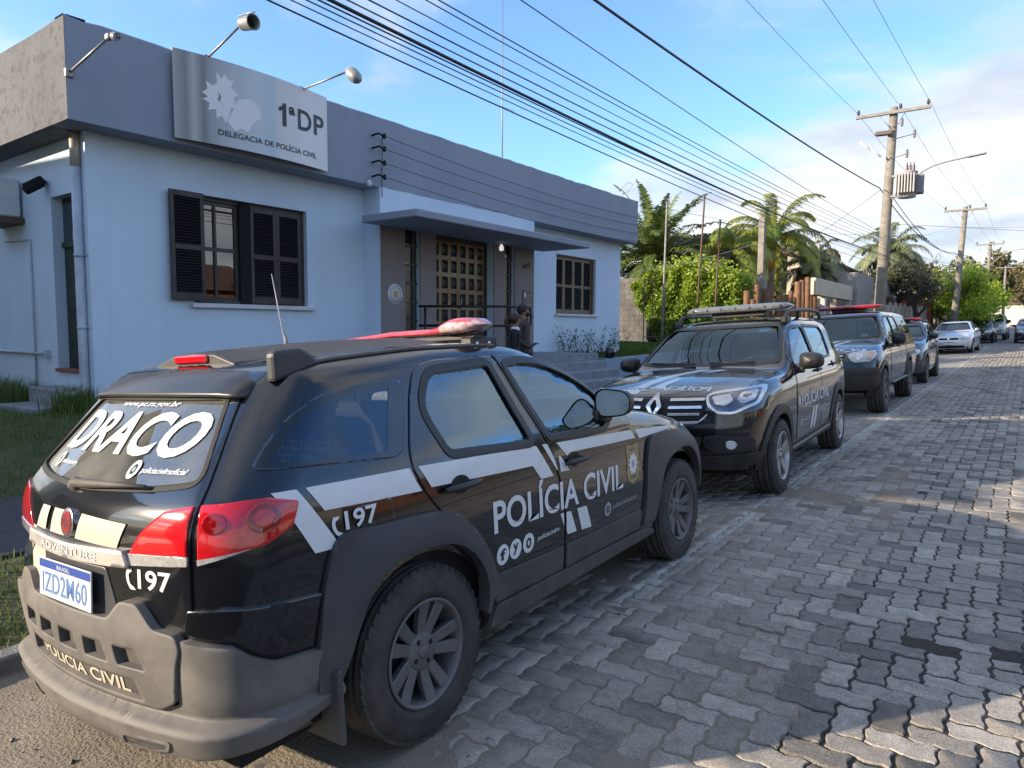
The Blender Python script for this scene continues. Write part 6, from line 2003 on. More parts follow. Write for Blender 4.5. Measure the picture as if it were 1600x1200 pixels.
# ------------------------------------------------------------------ across the street and behind the camera (reflected in glass, casting shade)
def build_across():
 brick=mat('brick_wall',(.30,.115,.055),.85,noise=(4,.4),bump=(30,.5))
 cream=MATS['house_cream'];tile=MATS['roof_tile']
 for (lab,x0,x1,y0,y1,hz,wm)in (('brick house across the street from the station',14,22,15,22,3.2,brick),('cream house across the street facing the parked cars',14,22,1,11,3.0,cream),('pale house across the street further up',14,22,27,42,3.2,MATS['house_pale']),('low neighbour house left of the station flank',-21,-10.6,-5.0,-.6,5.3,cream)):
  t=thing('house',lab,'house',((x0+x1)/2,(y0+y1)/2,SLOPE*y0));zb_=SLOPE*y0-.1
  xm=(x0+x1)/2
  mb=MB();mb.box(x0,x1,y0,y1,zb_,zb_+hz);mb.build('wall',wm,t)
  mb=MB();mb.add([(x0-.4,y0-.4,zb_+hz),(x1+.4,y0-.4,zb_+hz),(x1+.4,y1+.4,zb_+hz),(x0-.4,y1+.4,zb_+hz),(xm,y0-.4,zb_+hz+(1.6 if x0>0 else .3)),(xm,y1+.4,zb_+hz+(1.6 if x0>0 else .3))],[(0,4,5,3),(1,2,5,4),(0,1,4),(3,5,2),(0,3,2,1)]);mb.build('roof',tile,t)
  for k in range(3):
   yy=y0+(y1-y0)*(.2+.3*k);xx=x0 if x0>0 else x1
   mb=MB();mb.bbox(xx-.04,xx+.04,yy-.6,yy+.6,zb_+1.1,zb_+2.4,.01);mb.build('window',mat('window_dark',(.02,.02,.024),.15,coat=.6),t)
  settle(t)
 t=thing('sidewalk','concrete pavement on the far side of the street','pavement',(7,20,0));del t['category'];tag(t,kind='structure')
 mb=MB();v=[(5.2,-30,SLOPE*-30+.12),(8.4,-30,SLOPE*-30+.12),(8.4,130,SLOPE*130+.12),(5.2,130,SLOPE*130+.12),(5.2,-30,SLOPE*-30-.1),(5.2,130,SLOPE*130-.1)]
 mb.add(v,[(0,1,2,3),(4,0,3,5)]);mb.build('pavement_slab',MATS['kerb_concrete'],t);settle(t)
 mb=MB();mb.add([(8.4,-30,SLOPE*-30+.1),(40,-30,SLOPE*-30+.1),(40,130,SLOPE*130+.1),(8.4,130,SLOPE*130+.1)],[(0,1,2,3)]);tag(mb.build('garden_ground',MATS['turf']),kind='structure')
 bark=MATS['tree_bark'];dl=leaf_material('street_leaf',(.02,.04,.01),(.06,.09,.02),.55,.3)
 for k,(x,y,h_,c)in enumerate(((12.0,23.5,6.0,1.1),(11.5,44,6.0,1.2))):
  make_tree('street_tree',['street tree across from the parked pickup','street tree across the street further up'][k],(x,y,SLOPE*y),h_,3,80+k,dl,bark,6000,.17,1.1,.2,levels=2,clump=c)
  # unseen trees added behind the camera to shade the near street
 for k,(x,y,h_)in enumerate(((-4.0,-12.5,8.5),(-.5,-15,8.5))):
  make_tree('street_tree',['dense unseen tree added behind the camera for shade','second dense unseen tree added behind the camera for shade'][k],(x,y,SLOPE*y),h_,3,90+k,dl,bark,7000,.22,1.1,.26,levels=2,clump=1.7)
 t=thing('house','narrow unseen block added behind the camera to shade the street','house',(-8.0,-12,-.2))  # added block out of view, its shadow covers the near road
 mb=MB();mb.box(-9.4,-6.4,-16,-8.65,-.4,6.3);mb.build('wall',cream,t)
 mb=MB();mb.box(-9.6,-6.2,-16.2,-8.6,6.3,6.5);mb.build('roof',tile,t)
 for yy in (-14,-11):
  mb=MB();mb.bbox(-6.41,-6.36,yy,yy+1.2,1.2,2.4,.01);mb.build('window',MATS['window_dark'],t)
 settle(t)
build_across()
# ------------------------------------------------------------------ near police wagon
def car_root(name,label,xw,yw,heading,group=None):
 """Empty on the road under the rear axle centre; heading 0 = pointing up the street"""
 o=thing(name,label,'car',group=group)
 o.matrix_world=(Matrix.Translation((xw,yw,road_z(xw,yw)+0.002))@Matrix.Rotation(math.atan(SLOPE),4,'X')@Matrix.Rotation(-math.atan(CAMBER)if xw<-1.9 else 0.0,4,'Y')@Matrix.Rotation(heading,4,'Z'))
 return o
def circ(cx,cy,r,n=20,ry=None):
 ry=ry or r
 return np.array([(cx+r*math.cos(2*math.pi*k/n),cy+ry*math.sin(2*math.pi*k/n))for k in range(n)])
def corner_uv(pts,cx,cy):
 return [(math.atan2(p[0]-cx,-(p[1]-cy)),p[2])for p in pts]
def round_icon(body,view,cu,cv,r,glyph,off,parent,name='round_icon',flip=1,m='decal_white',m2='decal_dark',gs=1.1):
 o=decal_poly(name,body,circ(cu,cv,r),view,off,MATS[m],parent)
 V,Fc=fit_text(glyph,cu-flip*r*0.42*gs,cu+flip*r*0.42*gs,cv-r*0.55,cv+r*0.55,bold=0.02)
 decal('icon_glyph',body,V,Fc,view,off+0.0015,MATS[m2],o)
 return o
def phone_glyph(body,view,cu,cv,h,off,parent,flip=1):
 """a handset: a curved bar with two ear pieces"""
 pts=[]
 for t in np.linspace(-1,1,9):
  pts.append((cu+flip*(-0.20*h*(1-t*t))+flip*0.10*h*t*-1,cv+t*h*0.5))
 w=0.10*h
 L=[(p[0]-w,p[1])for p in pts];Rr=[(p[0]+w,p[1])for p in pts[::-1]]
 b0=[(L[0][0]-0.02*h,L[0][1]),(Rr[-1][0]+0.20*h,L[0][1]-0.02*h),(Rr[-1][0]+0.2*h,L[0][1]+0.16*h),(Rr[-1][0],L[0][1]+0.2*h)]
 poly=L+[(p[0]+0.18*h*(1 if i<2 or i>6 else 0),p[1])for i,p in enumerate(Rr)]
 return decal_poly('phone_symbol',body,np.array(poly),view,off,MATS['decal_white'],parent)
def police_badge(body,view,cu,cv,w,h,off,parent,flip=1):
 out=[(-.5,.40),(-.36,.5),(0,.44),(.36,.5),(.5,.40),(.42,.1),(.5,-.2),(.36,-.40),(0,-.5),(-.36,-.40),(-.5,-.2),(-.42,.1)]
 o=decal_poly('police_badge',body,rounded([(cu+flip*p[0]*w,cv+p[1]*h)for p in out],0.012),view,off,MATS['decal_gold'],parent,step=0.03)
 st=[]
 for k in range(24):
  r_=(0.34 if k%2==0 else 0.24)*min(w,h)
  st.append((cu+r_*1.05*math.cos(math.pi*k/12),cv+r_*1.25*math.sin(math.pi*k/12)))
 decal_poly('badge_sun',body,np.array(st),view,off+0.0012,MATS['decal_white'],o,step=0.03)
 decal_poly('badge_core',body,circ(cu,cv,0.10*w,14,0.14*w),view,off+0.0024,MATS['decal_grey'],o)
 for t,dv,hh in (('POLÍCIA',0.33,0.07),('CIVIL',-0.36,0.09)):
  V,Fc=fit_text(t,cu-flip*0.24*w,cu+flip*0.24*w,cv+dv*h,cv+(dv+hh)*h)
  decal('badge_word',body,V,Fc,view,off+0.0012,MATS['decal_dark'],o)
 return o
def door_handle(body,view,cu,cv,w,parent,flip=1):
 """pull grip standing off its round cup"""
 cup=patch('handle_cup',body,[circ(cu,cv,w*0.27,20,w*0.17)],view,0.0065,MATS['rubber_seal'],parent,depth=0.004,step=0.03,soft=0)
 sg=1 if view=='R' else -1
 uv=np.array([(cu+flip*w*(t-0.5),cv-0.006)for t in np.linspace(0,1,9)])
 P,_=body.proj(uv,view)
 Nn=body.normal(P)
 pts=[P[i]+Nn[i]*(0.012+0.026*math.sin(math.pi*(0.08+0.84*i/8))**0.6)for i in range(9)]
 mb=MB()
 mb.tube(pts,[0.010,0.014,0.015,0.0155,0.0155,0.0155,0.015,0.014,0.010],8)
 o=mb.build('handle',MATS['plastic_black'],parent)
 return o
def seat(parent,x,y,z,w,m,head=True,lean=0.22,hgt=0.62):
 o=MB()
 o.bbox(x-w/2,x+w/2,y-0.02,y+0.50,z,z+0.16,0.04)
 M=Matrix.Translation((x,y,z+0.10))@Matrix.Rotation(lean,4,'X')
 o.bbox(-w/2,w/2,-0.09,0.06,0.0,hgt*0.5,0.04,M)
 o.bbox(-w/2+0.03,w/2-0.03,-0.085,0.05,hgt*0.45,hgt,0.045,M)
 if head:
  prof=[(0,0)]
  hv=[]
  for s in (-0.06,0.06):
   o.tube([M@Vector((s,-0.02,hgt-0.02)),M@Vector((s,-0.02,hgt+0.08))],0.007,6)
  n,q=18,10
  v,f=[],[]
  for j in range(q+1):
   ph=-math.pi/2+math.pi*j/q
   for k in range(n):
    a=2*math.pi*k/n
    e=0.55
    cx=math.copysign(abs(math.cos(a))**e,math.cos(a));sx=math.copysign(abs(math.sin(a))**e,math.sin(a))
    cp=abs(math.cos(ph))**0.6;sp=math.copysign(abs(math.sin(ph))**0.7,math.sin(ph))
    v.append(tuple(M@Vector((0.135*cx*cp,-0.02+0.055*sx*cp,hgt+0.15+0.095*sp))))
  for j in range(q):
   for k in range(n):
    f.append((j*n+k,j*n+(k+1)%n,(j+1)*n+(k+1)%n,(j+1)*n+k))
  o.add(v,f,True)
 return o.build('seat',m,parent)
def cabin(parent,floor_z,y_rear,y_front,dash_y,dash_z,hw,seats,wheel_side=-1,rear_seat=True):
 """floor, dashboard, steering wheel and seats seen through the panes"""
 mb=MB()
 mb.box(-hw,hw,y_rear,y_front,floor_z-0.04,floor_z)
 for s in (-1,1):
  mb.box(s*(hw-0.03),s*hw,y_rear,y_front,floor_z,floor_z+0.52)
 mb.build('cabin_floor',MATS['cabin_grey'],parent)
 d=MB()
 d.bbox(-hw+0.02,hw-0.02,dash_y-0.05,dash_y+0.45,floor_z+0.3,dash_z,0.05)
 d.bbox(wheel_side*0.36-0.17,wheel_side*0.36+0.17,dash_y-0.03,dash_y+0.2,dash_z-0.02,dash_z+0.07,0.03)
 d.build('dashboard',MATS['cabin_grey'],parent)
 M=Matrix.Translation((wheel_side*0.36,dash_y-0.20,dash_z-0.06))@Matrix.Rotation(R(62),4,'X')
 st=MB()
 st.tube([M@Vector((0.185*math.cos(a),0.185*math.sin(a),0))for a in np.linspace(0,2*math.pi,25)],0.014,7,False)
 st.box(-0.17,0.17,-0.02,0.02,-0.012,0.012,M);st.box(-0.02,0.02,-0.17,0.0,-0.012,0.012,M)
 st.lathe([(0,0.02),(0.06,0.015),(0.065,-0.02)],16,M)
 st.build('steering_wheel',MATS['plastic_black'],parent)
 for (x,y,z,w)in seats:
  seat(parent,x,y,z,w,MATS['cloth_dark'])
def underbody(parent,hw,y0,y1,z0,z1,axles,rad,well=0.40):
 mb=MB()
 ys=sorted([y0]+[a+s*well for a in axles for s in (-1,1)]+[y1])
 for a,b in zip(ys[0::2],ys[1::2]):
  mb.box(-hw,hw,a,b,z0,z1)
 mb.box(-hw+0.22,hw-0.22,y0+0.02,y1-0.02,z0+0.01,z1-0.003)
 for a in axles:
  for s in (-1,1):
   prof=[(s*(hw-0.22),0),(s*(hw+0.01),0)]
   v,f=[],[]
   for k in range(13):
    t=math.pi*k/12
    for xx in (s*(hw-0.23),s*(hw+0.012)):
     v.append((xx,a+(well)*math.cos(t),rad+(well+0.01)*math.sin(t)))
   for k in range(12):
    f.append((2*k,2*k+1,2*k+3,2*k+2))
   f.append(tuple(2*k for k in range(13)))
   mb.add(v,f)
 return mb.build('underbody',MATS['under_dark'],parent)
def side_mirror(parent,x,y,z,s,w=0.20,h=0.135,m='plastic_black'):
 """housing on a foot; s = side sign; the glass looks backwards"""
 mb=MB()
 n,q=22,12
 v,f=[],[]
 for j in range(q+1):
  t=j/q
  sc=(1-t**2.2)**0.5 if t<1 else 0.0
  for k in range(n):
   a=2*math.pi*k/n
   e=0.62
   cu=math.copysign(abs(math.cos(a))**e,math.cos(a));cv=math.copysign(abs(math.sin(a))**e,math.sin(a))
   v.append((x+s*(w/2+w/2*cu*sc+0.01*t),y+0.13*t,z+h/2*cv*sc*(1-0.12*cu)))
 for j in range(q):
  for k in range(n):
   f.append((j*n+k,j*n+(k+1)%n,(j+1)*n+(k+1)%n,(j+1)*n+k))
 mb.add(v,f,True)
 mb.bbox(min(x-s*0.05,x+s*0.06),max(x-s*0.05,x+s*0.06),y+0.01,y+0.10,z-h/2-0.035,z-h/2+0.03,0.012)
 o=mb.build('side_mirror',MATS[m],parent)
 g=MB()
 pl=[]
 for k in range(n):
  a=2*math.pi*k/n
  cu=math.copysign(abs(math.cos(a))**0.62,math.cos(a));cv=math.copysign(abs(math.sin(a))**0.62,math.sin(a))
  pl.append((x+s*(w/2+0.46*w*cu),y+0.006,z+0.45*h*cv*(1-0.12*cu)))
 g.add(pl,[tuple(range(n))])
 g.build('mirror_glass',MATS['chrome'],o)
 return o
def build_wagon():
 b=Body(**WAGON)
 x0=0.83
 a=0.013
 ox,oy=-1.752-x0*math.cos(a),1.884-x0*math.sin(a)
 root=car_root('police_car','black police station wagon with grey bumper and red roof light bar, nearest, seen from behind',ox,oy,a)
 pa,gr,bl=MATS['paint_black'],MATS['plastic_grey'],MATS['plastic_black']
 wb=2.467
 # side windows (side view y, z)
 qg=smooth_loop([(.015,1.345),(-.10,1.338),(-.25,1.318),(-.36,1.285),(-.45,1.225),(-.53,1.15)],5,False)
 quarter=np.concatenate([qg,[(-.525,1.135),(-.10,1.105),(-.085,1.12)]])
 rwin=rounded([(.25,1.372),(.652,1.39),(.778,1.03),(.226,1.066),(.155,1.25)],[.05,.03,.02,.03,.08])
 fwin=np.concatenate([rounded([(.945,1.032),(.79,1.378)],0)[:2],smooth_loop([(.90,1.385),(1.05,1.372),(1.26,1.312),(1.42,1.238),(1.51,1.165),(1.545,1.09),(1.53,1.035)],4,False),[(1.47,1.005)]])
 fwin=rounded(fwin,0.012,2)
 ws=rounded([(-.56,1.40),(.56,1.40),(.70,1.125),(-.70,1.125)],.05)
 ws_d=[]
 rw=rounded([(-.455,1.35),(.455,1.35),(.585,1.092),(.41,1.072),(0,1.058),(-.41,1.072),(-.585,1.092)],[.03,.03,.05,.1,.1,.1,.05])
 ar=arch(0.0,.33,.385);af=arch(wb,.33,.385)
 shell('body',b,pa,root,[quarter,rwin,fwin,ar,af],ws,rw,step=0.045)
 underbody(root,.70,-.72,3.05,.22,.34,(0,wb),.33,.38)
 patch('windscreen',b,[inset(ws,-.015)],'F',-.006,MATS['glass_screen'],root,depth=0,soft=0,step=.08)
 for vw,s in (('R',1),('L',-1)):
 # doors with their panes, handles
  rd=smooth_loop([(.32,1.43),(.19,1.405),(.12,1.325),(.065,1.21),(.008,1.07),(.033,.965),(.115,.85),(.215,.77),(.325,.68),(.395,.58),(.425,.45)],5,False)
  rdoor=np.concatenate([rd,[(.45,.375),(.985,.36),(1.0,.47),(1.0,.71),(.945,.865),(.90,.99),(.80,1.21),(.705,1.428),(.55,1.432)]])
  d1=patch('rear_door',b,[rdoor,inset(rwin,.004)],vw,.0045,pa,root,depth=.02)
  patch('window_frame',b,[inset(rwin,-.035),inset(rwin,.002)],vw,.0075,MATS['window_frame_black'],d1,depth=.012,soft=.004)
  patch('window_pane',b,[inset(rwin,-.01)],vw,-.007,MATS['glass_side'],d1,depth=0,soft=0,step=.08)
  fdoor=np.concatenate([[(1.012,.36),(1.86,.345),(1.885,.50),(1.915,.655),(1.85,.856),(1.77,1.02)],smooth_loop([(1.66,1.115),(1.60,1.155),(1.45,1.262),(1.26,1.350),(1.05,1.408),(.90,1.428)],4,False),[(.728,1.432),(.818,1.21),(.915,.995),(.962,.865),(1.02,.71),(1.02,.47)]])
  d2=patch('front_door',b,[fdoor,inset(fwin,.004)],vw,.0045,pa,root,depth=.02)
  patch('window_frame',b,[inset(fwin,-.032),inset(fwin,.002)],vw,.0075,MATS['window_frame_black'],d2,depth=.012,soft=.004)
  patch('window_pane',b,[inset(fwin,-.01)],vw,-.007,MATS['glass_side'],d2,depth=0,soft=0,step=.08)
  patch('quarter_window',b,[rounded([(.085,1.365),(-.14,1.368),(-.31,1.337),(-.42,1.285),(-.53,1.20),(-.60,1.125),(-.06,1.085),(-.02,1.10),(.035,1.21)],.03)],vw,.0035,MATS['glass_dark'],root,depth=.006,step=.06)
  patch('quarter_frit',b,[rounded([(.075,1.358),(-.14,1.36),(-.31,1.330),(-.42,1.278),(-.525,1.195),(-.59,1.128),(-.065,1.09),(-.025,1.105),(.028,1.21)],.03),inset(quarter,.004)],vw,.0048,mat('frit_black',(.004,.004,.005),.12,coat=1),root,depth=.004,soft=0,step=.06)
  door_handle(b,vw,.245,.928,.22,d1);door_handle(b,vw,1.128,.885,.21,d2)
  # black tape on the B pillar
  # sill and lower cladding
  patch('door_cladding',b,[[(.44,.375),(.435,.50),(.99,.475),(.99,.362)]],vw,.013,gr,d1,depth=.012)
  patch('door_cladding',b,[[(1.02,.36),(1.02,.474),(1.86,.462),(1.88,.44),(1.855,.347)]],vw,.013,gr,d2,depth=.012)
  patch('sill',b,[rounded([(.40,.272),(.44,.368),(1.90,.338),(2.06,.30),(2.06,.272)],.015)],vw,.022,gr,root,depth=.03)
  # wheel-arch flares
  fo=smooth_loop([(-.478,.56),(-.452,.69),(-.405,.83),(-.345,.878),(-.21,.872),(-.03,.866),(.14,.845),(.25,.775),(.345,.66),(.405,.53),(.405,.45)],4,False)
  fi=smooth_loop([(.345,.37),(.352,.47),(.325,.56),(.255,.65),(.145,.718),(-.01,.742),(-.145,.735),(-.232,.70),(-.285,.645),(-.33,.565),(-.372,.47),(-.41,.40)],4,False)
  flare=np.concatenate([fo,[(.365,.372)],fi,[(-.455,.345),(-.49,.37),(-.49,.50)]])
  def rel(c):
   def f(uv):
    d=np.hypot(uv[:,0]-c,uv[:,1]-.33)
    ang=np.arctan2(uv[:,1]-.33,uv[:,0]-c)
    return .026*np.clip((.60-d)/.16,0,1)+.006
   return f
  patch('wheel_arch_flare',b,[flare],vw,.012,gr,root,depth=.06,relief=rel(0),step=.03,soft=.012)
  fo=smooth_loop([(1.905,.40),(1.93,.55),(1.95,.72),(1.99,.84),(2.06,.878),(2.22,.885),(2.45,.862),(2.66,.80),(2.82,.70),(2.89,.58),(2.92,.45)],4,False)
  fi=smooth_loop([(2.845,.40),(2.835,.48),(2.79,.58),(2.70,.68),(2.58,.735),(2.44,.75),(2.28,.735),(2.17,.68),(2.095,.57),(2.05,.45),(2.01,.37)],4,False)
  flare=np.concatenate([fo,[(2.91,.40)],fi,[(1.93,.345),(1.90,.36)]])
  patch('wheel_arch_flare',b,[flare],vw,.012,gr,root,depth=.06,relief=rel(wb),step=.03,soft=.012)
  side_mirror(root,s*.775,1.46,1.135,s,.215,.15)
  mb=MB();mb.bbox(min(s*.70,s*.80),max(s*.70,s*.80),1.44,1.60,1.03,1.10,.015);mb.build('mirror_foot',bl,root)
  # mud flap
  mb=MB();mb.bbox(min(s*.64,s*.86),max(s*.64,s*.86),-.452,-.43,.20,.45,.006);mb.build('mud_flap',gr,root)
  for yy in (0,wb):
   make_wheel(root,s*(x0-.10),yy,.33,.333,.205,.195,'ten',MATS['rubber'],MATS['alloy_grey'],MATS['under_dark'],s,44)
  patch('taillight',b,[rounded(corner_uv([(.772,-.495,1.016),(.785,-.53,.947),(.775,-.62,.908),(.648,-.768,.88),(.632,-.738,1.037),(.75,-.586,1.041)],.35,-.35),.01,3)],('C',s,.35,-.35),.008,MATS['lamp_red'],root,depth=.02,step=.05,bstep=.03,soft=.008)
  patch('reverse_lamp',b,[corner_uv([(.76,-.66,.905),(.648,-.768,.866),(.646,-.768,.884)],.35,-.35)],('C',s,.35,-.35),.010,MATS['lamp_clear'],root,depth=.02,step=.05,bstep=.03,soft=0)
  tl=[o for o in root.children if o.name.startswith('taillight')][-1]
  for cu_,r_,m_ in ((1.0,.042,'lamp_core'),(1.0,.026,'lamp_red'),(.72,.030,'lamp_core')):
   patch('lamp_bowl',b,[circ(cu_,.985,r_/.42,20,r_)],('C',s,.35,-.35),.0095+(.001 if r_<.03 else 0),MATS[m_],tl,depth=.003,step=.05,bstep=.03,soft=.003)
   # ---- tailgate
 tg=rounded([(-.50,1.368),(.50,1.368),(.612,1.09),(.624,1.045),(.622,.88),(.622,.71),(.595,.645),(.50,.43),(-.50,.43),(-.595,.645),(-.622,.71),(-.622,.88),(-.624,1.045),(-.612,1.09)],.02,3)
 gate=patch('tailgate',b,[tg,inset(rw,.003)],'B',.0045,pa,root,depth=.02,step=.045)
 glass=patch('rear_window',b,[inset(rw,-.012)],'B',-.004,MATS['glass_rear'],root,depth=0,soft=0,step=.06)
 patch('window_seal',b,[inset(rw,-.007),inset(rw,.010)],'B',.0065,MATS['rubber_seal'],gate,depth=.008,soft=.003)
 for s in (1,-1):
  nm='taillight'
  t2=patch('tailgate_lamp',b,[rounded([(s*.365,.853),(s*.362,.883),(s*.412,.946),(s*.503,1.016),(s*.612,1.036),(s*.614,.868)],.008,3)],'B',.009,MATS['lamp_red'],gate,depth=.02,step=.05,soft=.008)
  patch('reverse_lamp',b,[[(s*.364,.846),(s*.361,.884),(s*.615,.892),(s*.616,.862)]],'B',.0115,MATS['lamp_clear'],t2,depth=.012,step=.05,soft=.003)
  # white markings on the tailgate
 W_=MATS['decal_white']
 wd=mat('decal_white_dusty',(0.60,0.54,0.43),0.5,dust=((0.36,0.31,0.24),5.0,0.1,0.5))
 for q in ([(.085,.985),(.345,.972),(.30,.893),(.045,.90)],[(-.13,.985),(.035,.985),(.0,.90),(-.165,.90)],[(-.25,.985),(-.175,.985),(-.215,.90),(-.36,.90),(-.40,.845),(-.40,.80)],[(-.40,.70),(-.40,.79),(-.33,.84),(-.225,.84),(-.225,.70)]):
  decal_poly('white_marking',b,q,'B',.0085,wd,gate,step=.022)
 em=patch('emblem',b,[circ(0,.948,.047,26)],'B',.016,MATS['chrome'],gate,depth=.015,step=.03,soft=.006)
 decal_poly('emblem_field',b,circ(0,.948,.036,24),'B',.0175,mat('emblem_red',(.30,.012,.03),.3,coat=1),em)
 V,Fc=fit_text('FIAT',-.029,.029,.930,.966,bold=-.005);decal('emblem_letters',b,V,Fc,'B',.019,MATS['chrome'],em)
 st=patch('chrome_strip',b,[rounded([(-.37,.84),(-.35,.893),(0,.885),(.35,.893),(.37,.84),(0,.832)],.012)],'B',.024,MATS['chrome_dusty'],gate,depth=.03,soft=.012,step=.04)
 V,Fc=fit_text('ADVENTURE',-.21,.21,.847,.872,bold=.01);decal('strip_letters',b,V,Fc,'B',.0262,MATS['plate_white'],st)
 # number plate on a recessed holder
 hold=patch('plate_recess',b,[rounded([(-.29,.70),(-.235,.825),(.235,.825),(.29,.70),(.22,.655),(-.22,.655)],.02)],'B',.007,gr,gate,depth=.006)
 M=Matrix.Translation((0,-.890,.745))@Matrix.Rotation(R(86),4,'X')
 pl=MB();pl.bbox(-.2,.2,-.067,.067,-.003,.003,.0015,M)
 plate=pl.build('number_plate',MATS['plate_white'],gate)
 ps=MB();ps.add([tuple(M@Vector(p))for p in ((-.196,.035,.0042),(.196,.035,.0042),(.196,.063,.0042),(-.196,.063,.0042))],[(0,1,2,3)]);ps.build('plate_band',MATS['plate_blue'],plate)
 flat_text('plate_characters','IZD2M60',M@Matrix.Translation((-.172,-.05,.0042)),.344,.072,MATS['plate_letter'],plate,bold=.005)
 flat_text('plate_country','BRASIL',M@Matrix.Translation((-.05,.041,.0055)),.10,.014,MATS['plate_white'],plate)
 # phone number
 phone_glyph(b,'B',.362,.802,.066,.0065,gate)
 V,Fc=fit_text('197',.398,.545,.774,.837,bold=.02);decal('number_197',b,V,Fc,'B',.0065,W_,gate)
 # guard with five slots, grey plastic
 du=MATS['plastic_dusty']
 go=[(-.585,.655),(-.49,.665),(-.42,.735),(-.34,.735),(-.275,.672),(.275,.672),(.34,.735),(.42,.735),(.49,.665),(.585,.655),(.60,.615),(.575,.56),(.545,.44),(.47,.405),(-.47,.405),(-.545,.44),(-.575,.56),(-.60,.615)]
 slots=[rounded([(c-.066+k,.530),(c-.055,.592),(c+.055,.592),(c+.066+k,.530)],.008,2)for c,k in ((-.35,-.02),(-.175,-.01),(0,0),(.175,.01),(.35,.02))]
 band=rounded([(-.40,.425),(-.375,.49),(.375,.49),(.40,.425)],.008,2)
 guard=patch('tailgate_guard',b,[rounded(go,.018,3)]+slots+[band],'B',.034,du,gate,depth=.036,step=.035,soft=.010)
 patch('guard_backing',b,[[(-.46,.50),(-.46,.62),(.46,.62),(.46,.50)]],'B',.009,mat('plastic_dark_dusty',(.03,.03,.03),.6,dust=((.2,.17,.14),6,.1,.5)),guard,depth=.004,soft=0)
 patch('guard_band',b,[inset(band,-.006)],'B',.016,MATS['plastic_dark_dusty'],guard,depth=.01,soft=0)
 V,Fc=fit_text('POLÍCIA CIVIL',-.32,.32,.428,.485,bold=.02);decal('police_lettering',b,V,Fc,'B',.0185,wd,guard)
 # rear bumper round the corners
 ru=[(0,.268),(.20,.268),(.40,.276),(.55,.295),(.70,.322),(.80,.345),(.845,.36),(.865,.52),(.80,.532),(.70,.545),(.655,.578),(.615,.622),(.50,.642),(.485,.55),(.462,.43),(.40,.40),(.2,.395),(0,.395)]
 bo=np.array(ru+[(-p[0],p[1])for p in ru[::-1]][1:-1])
 def brel(uv):
  z=uv[:,1];aa=np.abs(uv[:,0])
  t=np.clip((.392-z)/.014,0,1);t=t*t*(3-2*t)
  u=np.clip((.80-aa)/.25,0,1)
  lowr=np.clip((z-.268)/.05,0,1)**0.5
  ed=np.clip((aa-.47)/.05,0,1)*np.clip((z-.40)/.03,0,1)
  return (.062*t*(.35+.65*u))*(.6+.4*lowr)+.010*ed
 rows=[(u_,z_)for z_ in (.405,.394,.389,.384,.378,.366)for u_ in np.linspace(-.83,.83,120)]
 bump=patch('rear_bumper',b,[bo],('C',1,0.0,.3),.022,du,root,depth=.05,step=.03,relief=brel,soft=.01,lines=rows)
 sh=[(.62,.63),(.49,.65),(.505,.728),(.60,.735),(.86,.70),(.862,.528),(.80,.54),(.70,.553),(.655,.587)]
 for s in (1,-1):
  patch('bumper_shoulder',b,[rounded([(p[0]*s,p[1])for p in sh],.01,2)],('C',1,0.0,.3),.010,pa,root,depth=.02,step=.05,soft=.008)
  pts=[(.475,.535),(.58,.50),(.58,.525),(.475,.562)]
  patch('rear_reflector',b,[[(s*.51,.512),(s*.615,.512),(s*.612,.538),(s*.51,.538)]],('C',1,0.0,.3),.0255,MATS['reflector_red'],bump,depth=.01,soft=0)
  patch('sensor_cap',b,[circ(s*.515,.468,.016,18,.02)],('C',1,0.0,.3),.0255,du,bump,depth=.006,soft=.004)
  patch('bumper_vent',b,[rounded([(s*.26,.282),(s*.275,.340),(s*.47,.350),(s*.455,.312),(s*.40,.288)],.012,3),rounded([(s*.278,.292),(s*.29,.331),(s*.456,.339),(s*.443,.314),(s*.394,.298)],.008,3)],('C',1,0.0,.3),.027,du,bump,depth=.02,soft=.004,relief=brel)
  patch('vent_mesh',b,[rounded([(s*.278,.292),(s*.29,.331),(s*.456,.339),(s*.443,.314),(s*.394,.298)],.008,3)],('C',1,0.0,.3),.0235,MATS['plastic_grey'],bump,depth=.004,soft=0,relief=brel)
  # wiper
 P,_=b.proj(np.array([(-.05,1.062),(.06,1.066),(.19,1.07),(.38,1.072)]),'B')
 Nn=b.normal(P)
 wp=MB();wp.tube([P[i]+Nn[i]*.022 for i in range(4)],[.016,.017,.012,.007],8)
 wp.tube([P[2]+Nn[2]*.012,P[3]+Nn[3]*.012],.006,6)
 wp.lathe([(0,.03),(.022,.028),(.028,.0)],14,Matrix.Translation(P[0])@Vector(Nn[0]).to_track_quat('Z','Y').to_matrix().to_4x4())
 wp.build('rear_wiper',MATS['plastic_dark_dusty'],gate)
 # window lettering
 V,Fc=fit_text('DRACO',-.45,.46,1.163,1.303,bold=.028,shear=.22);decal('draco_lettering',b,V,Fc,'B',.0005,W_,glass)
 V,Fc=fit_text('www.pc.rs.gov.br',-.18,.225,1.316,1.338,bold=.015,shear=.2);decal('web_address',b,V,Fc,'B',.0005,W_,glass)
 V,Fc=fit_text('policiacivilrsoficial',.265,.49,1.112,1.134,bold=.01,shear=.2);decal('social_name',b,V,Fc,'B',.0005,W_,glass)
 round_icon(b,'B',.225,1.125,.028,'o',.0015,glass)
 V,Fc=fit_text('policiacivilrs',-.36,-.20,1.112,1.132,bold=.01,shear=.2);decal('social_name',b,V,Fc,'B',.0005,W_,glass)
 round_icon(b,'B',-.40,1.125,.026,'f',.0005,glass)
 # roof lip over the rear window
 v,f=[],[]
 xs=np.linspace(-.52,.52,25)
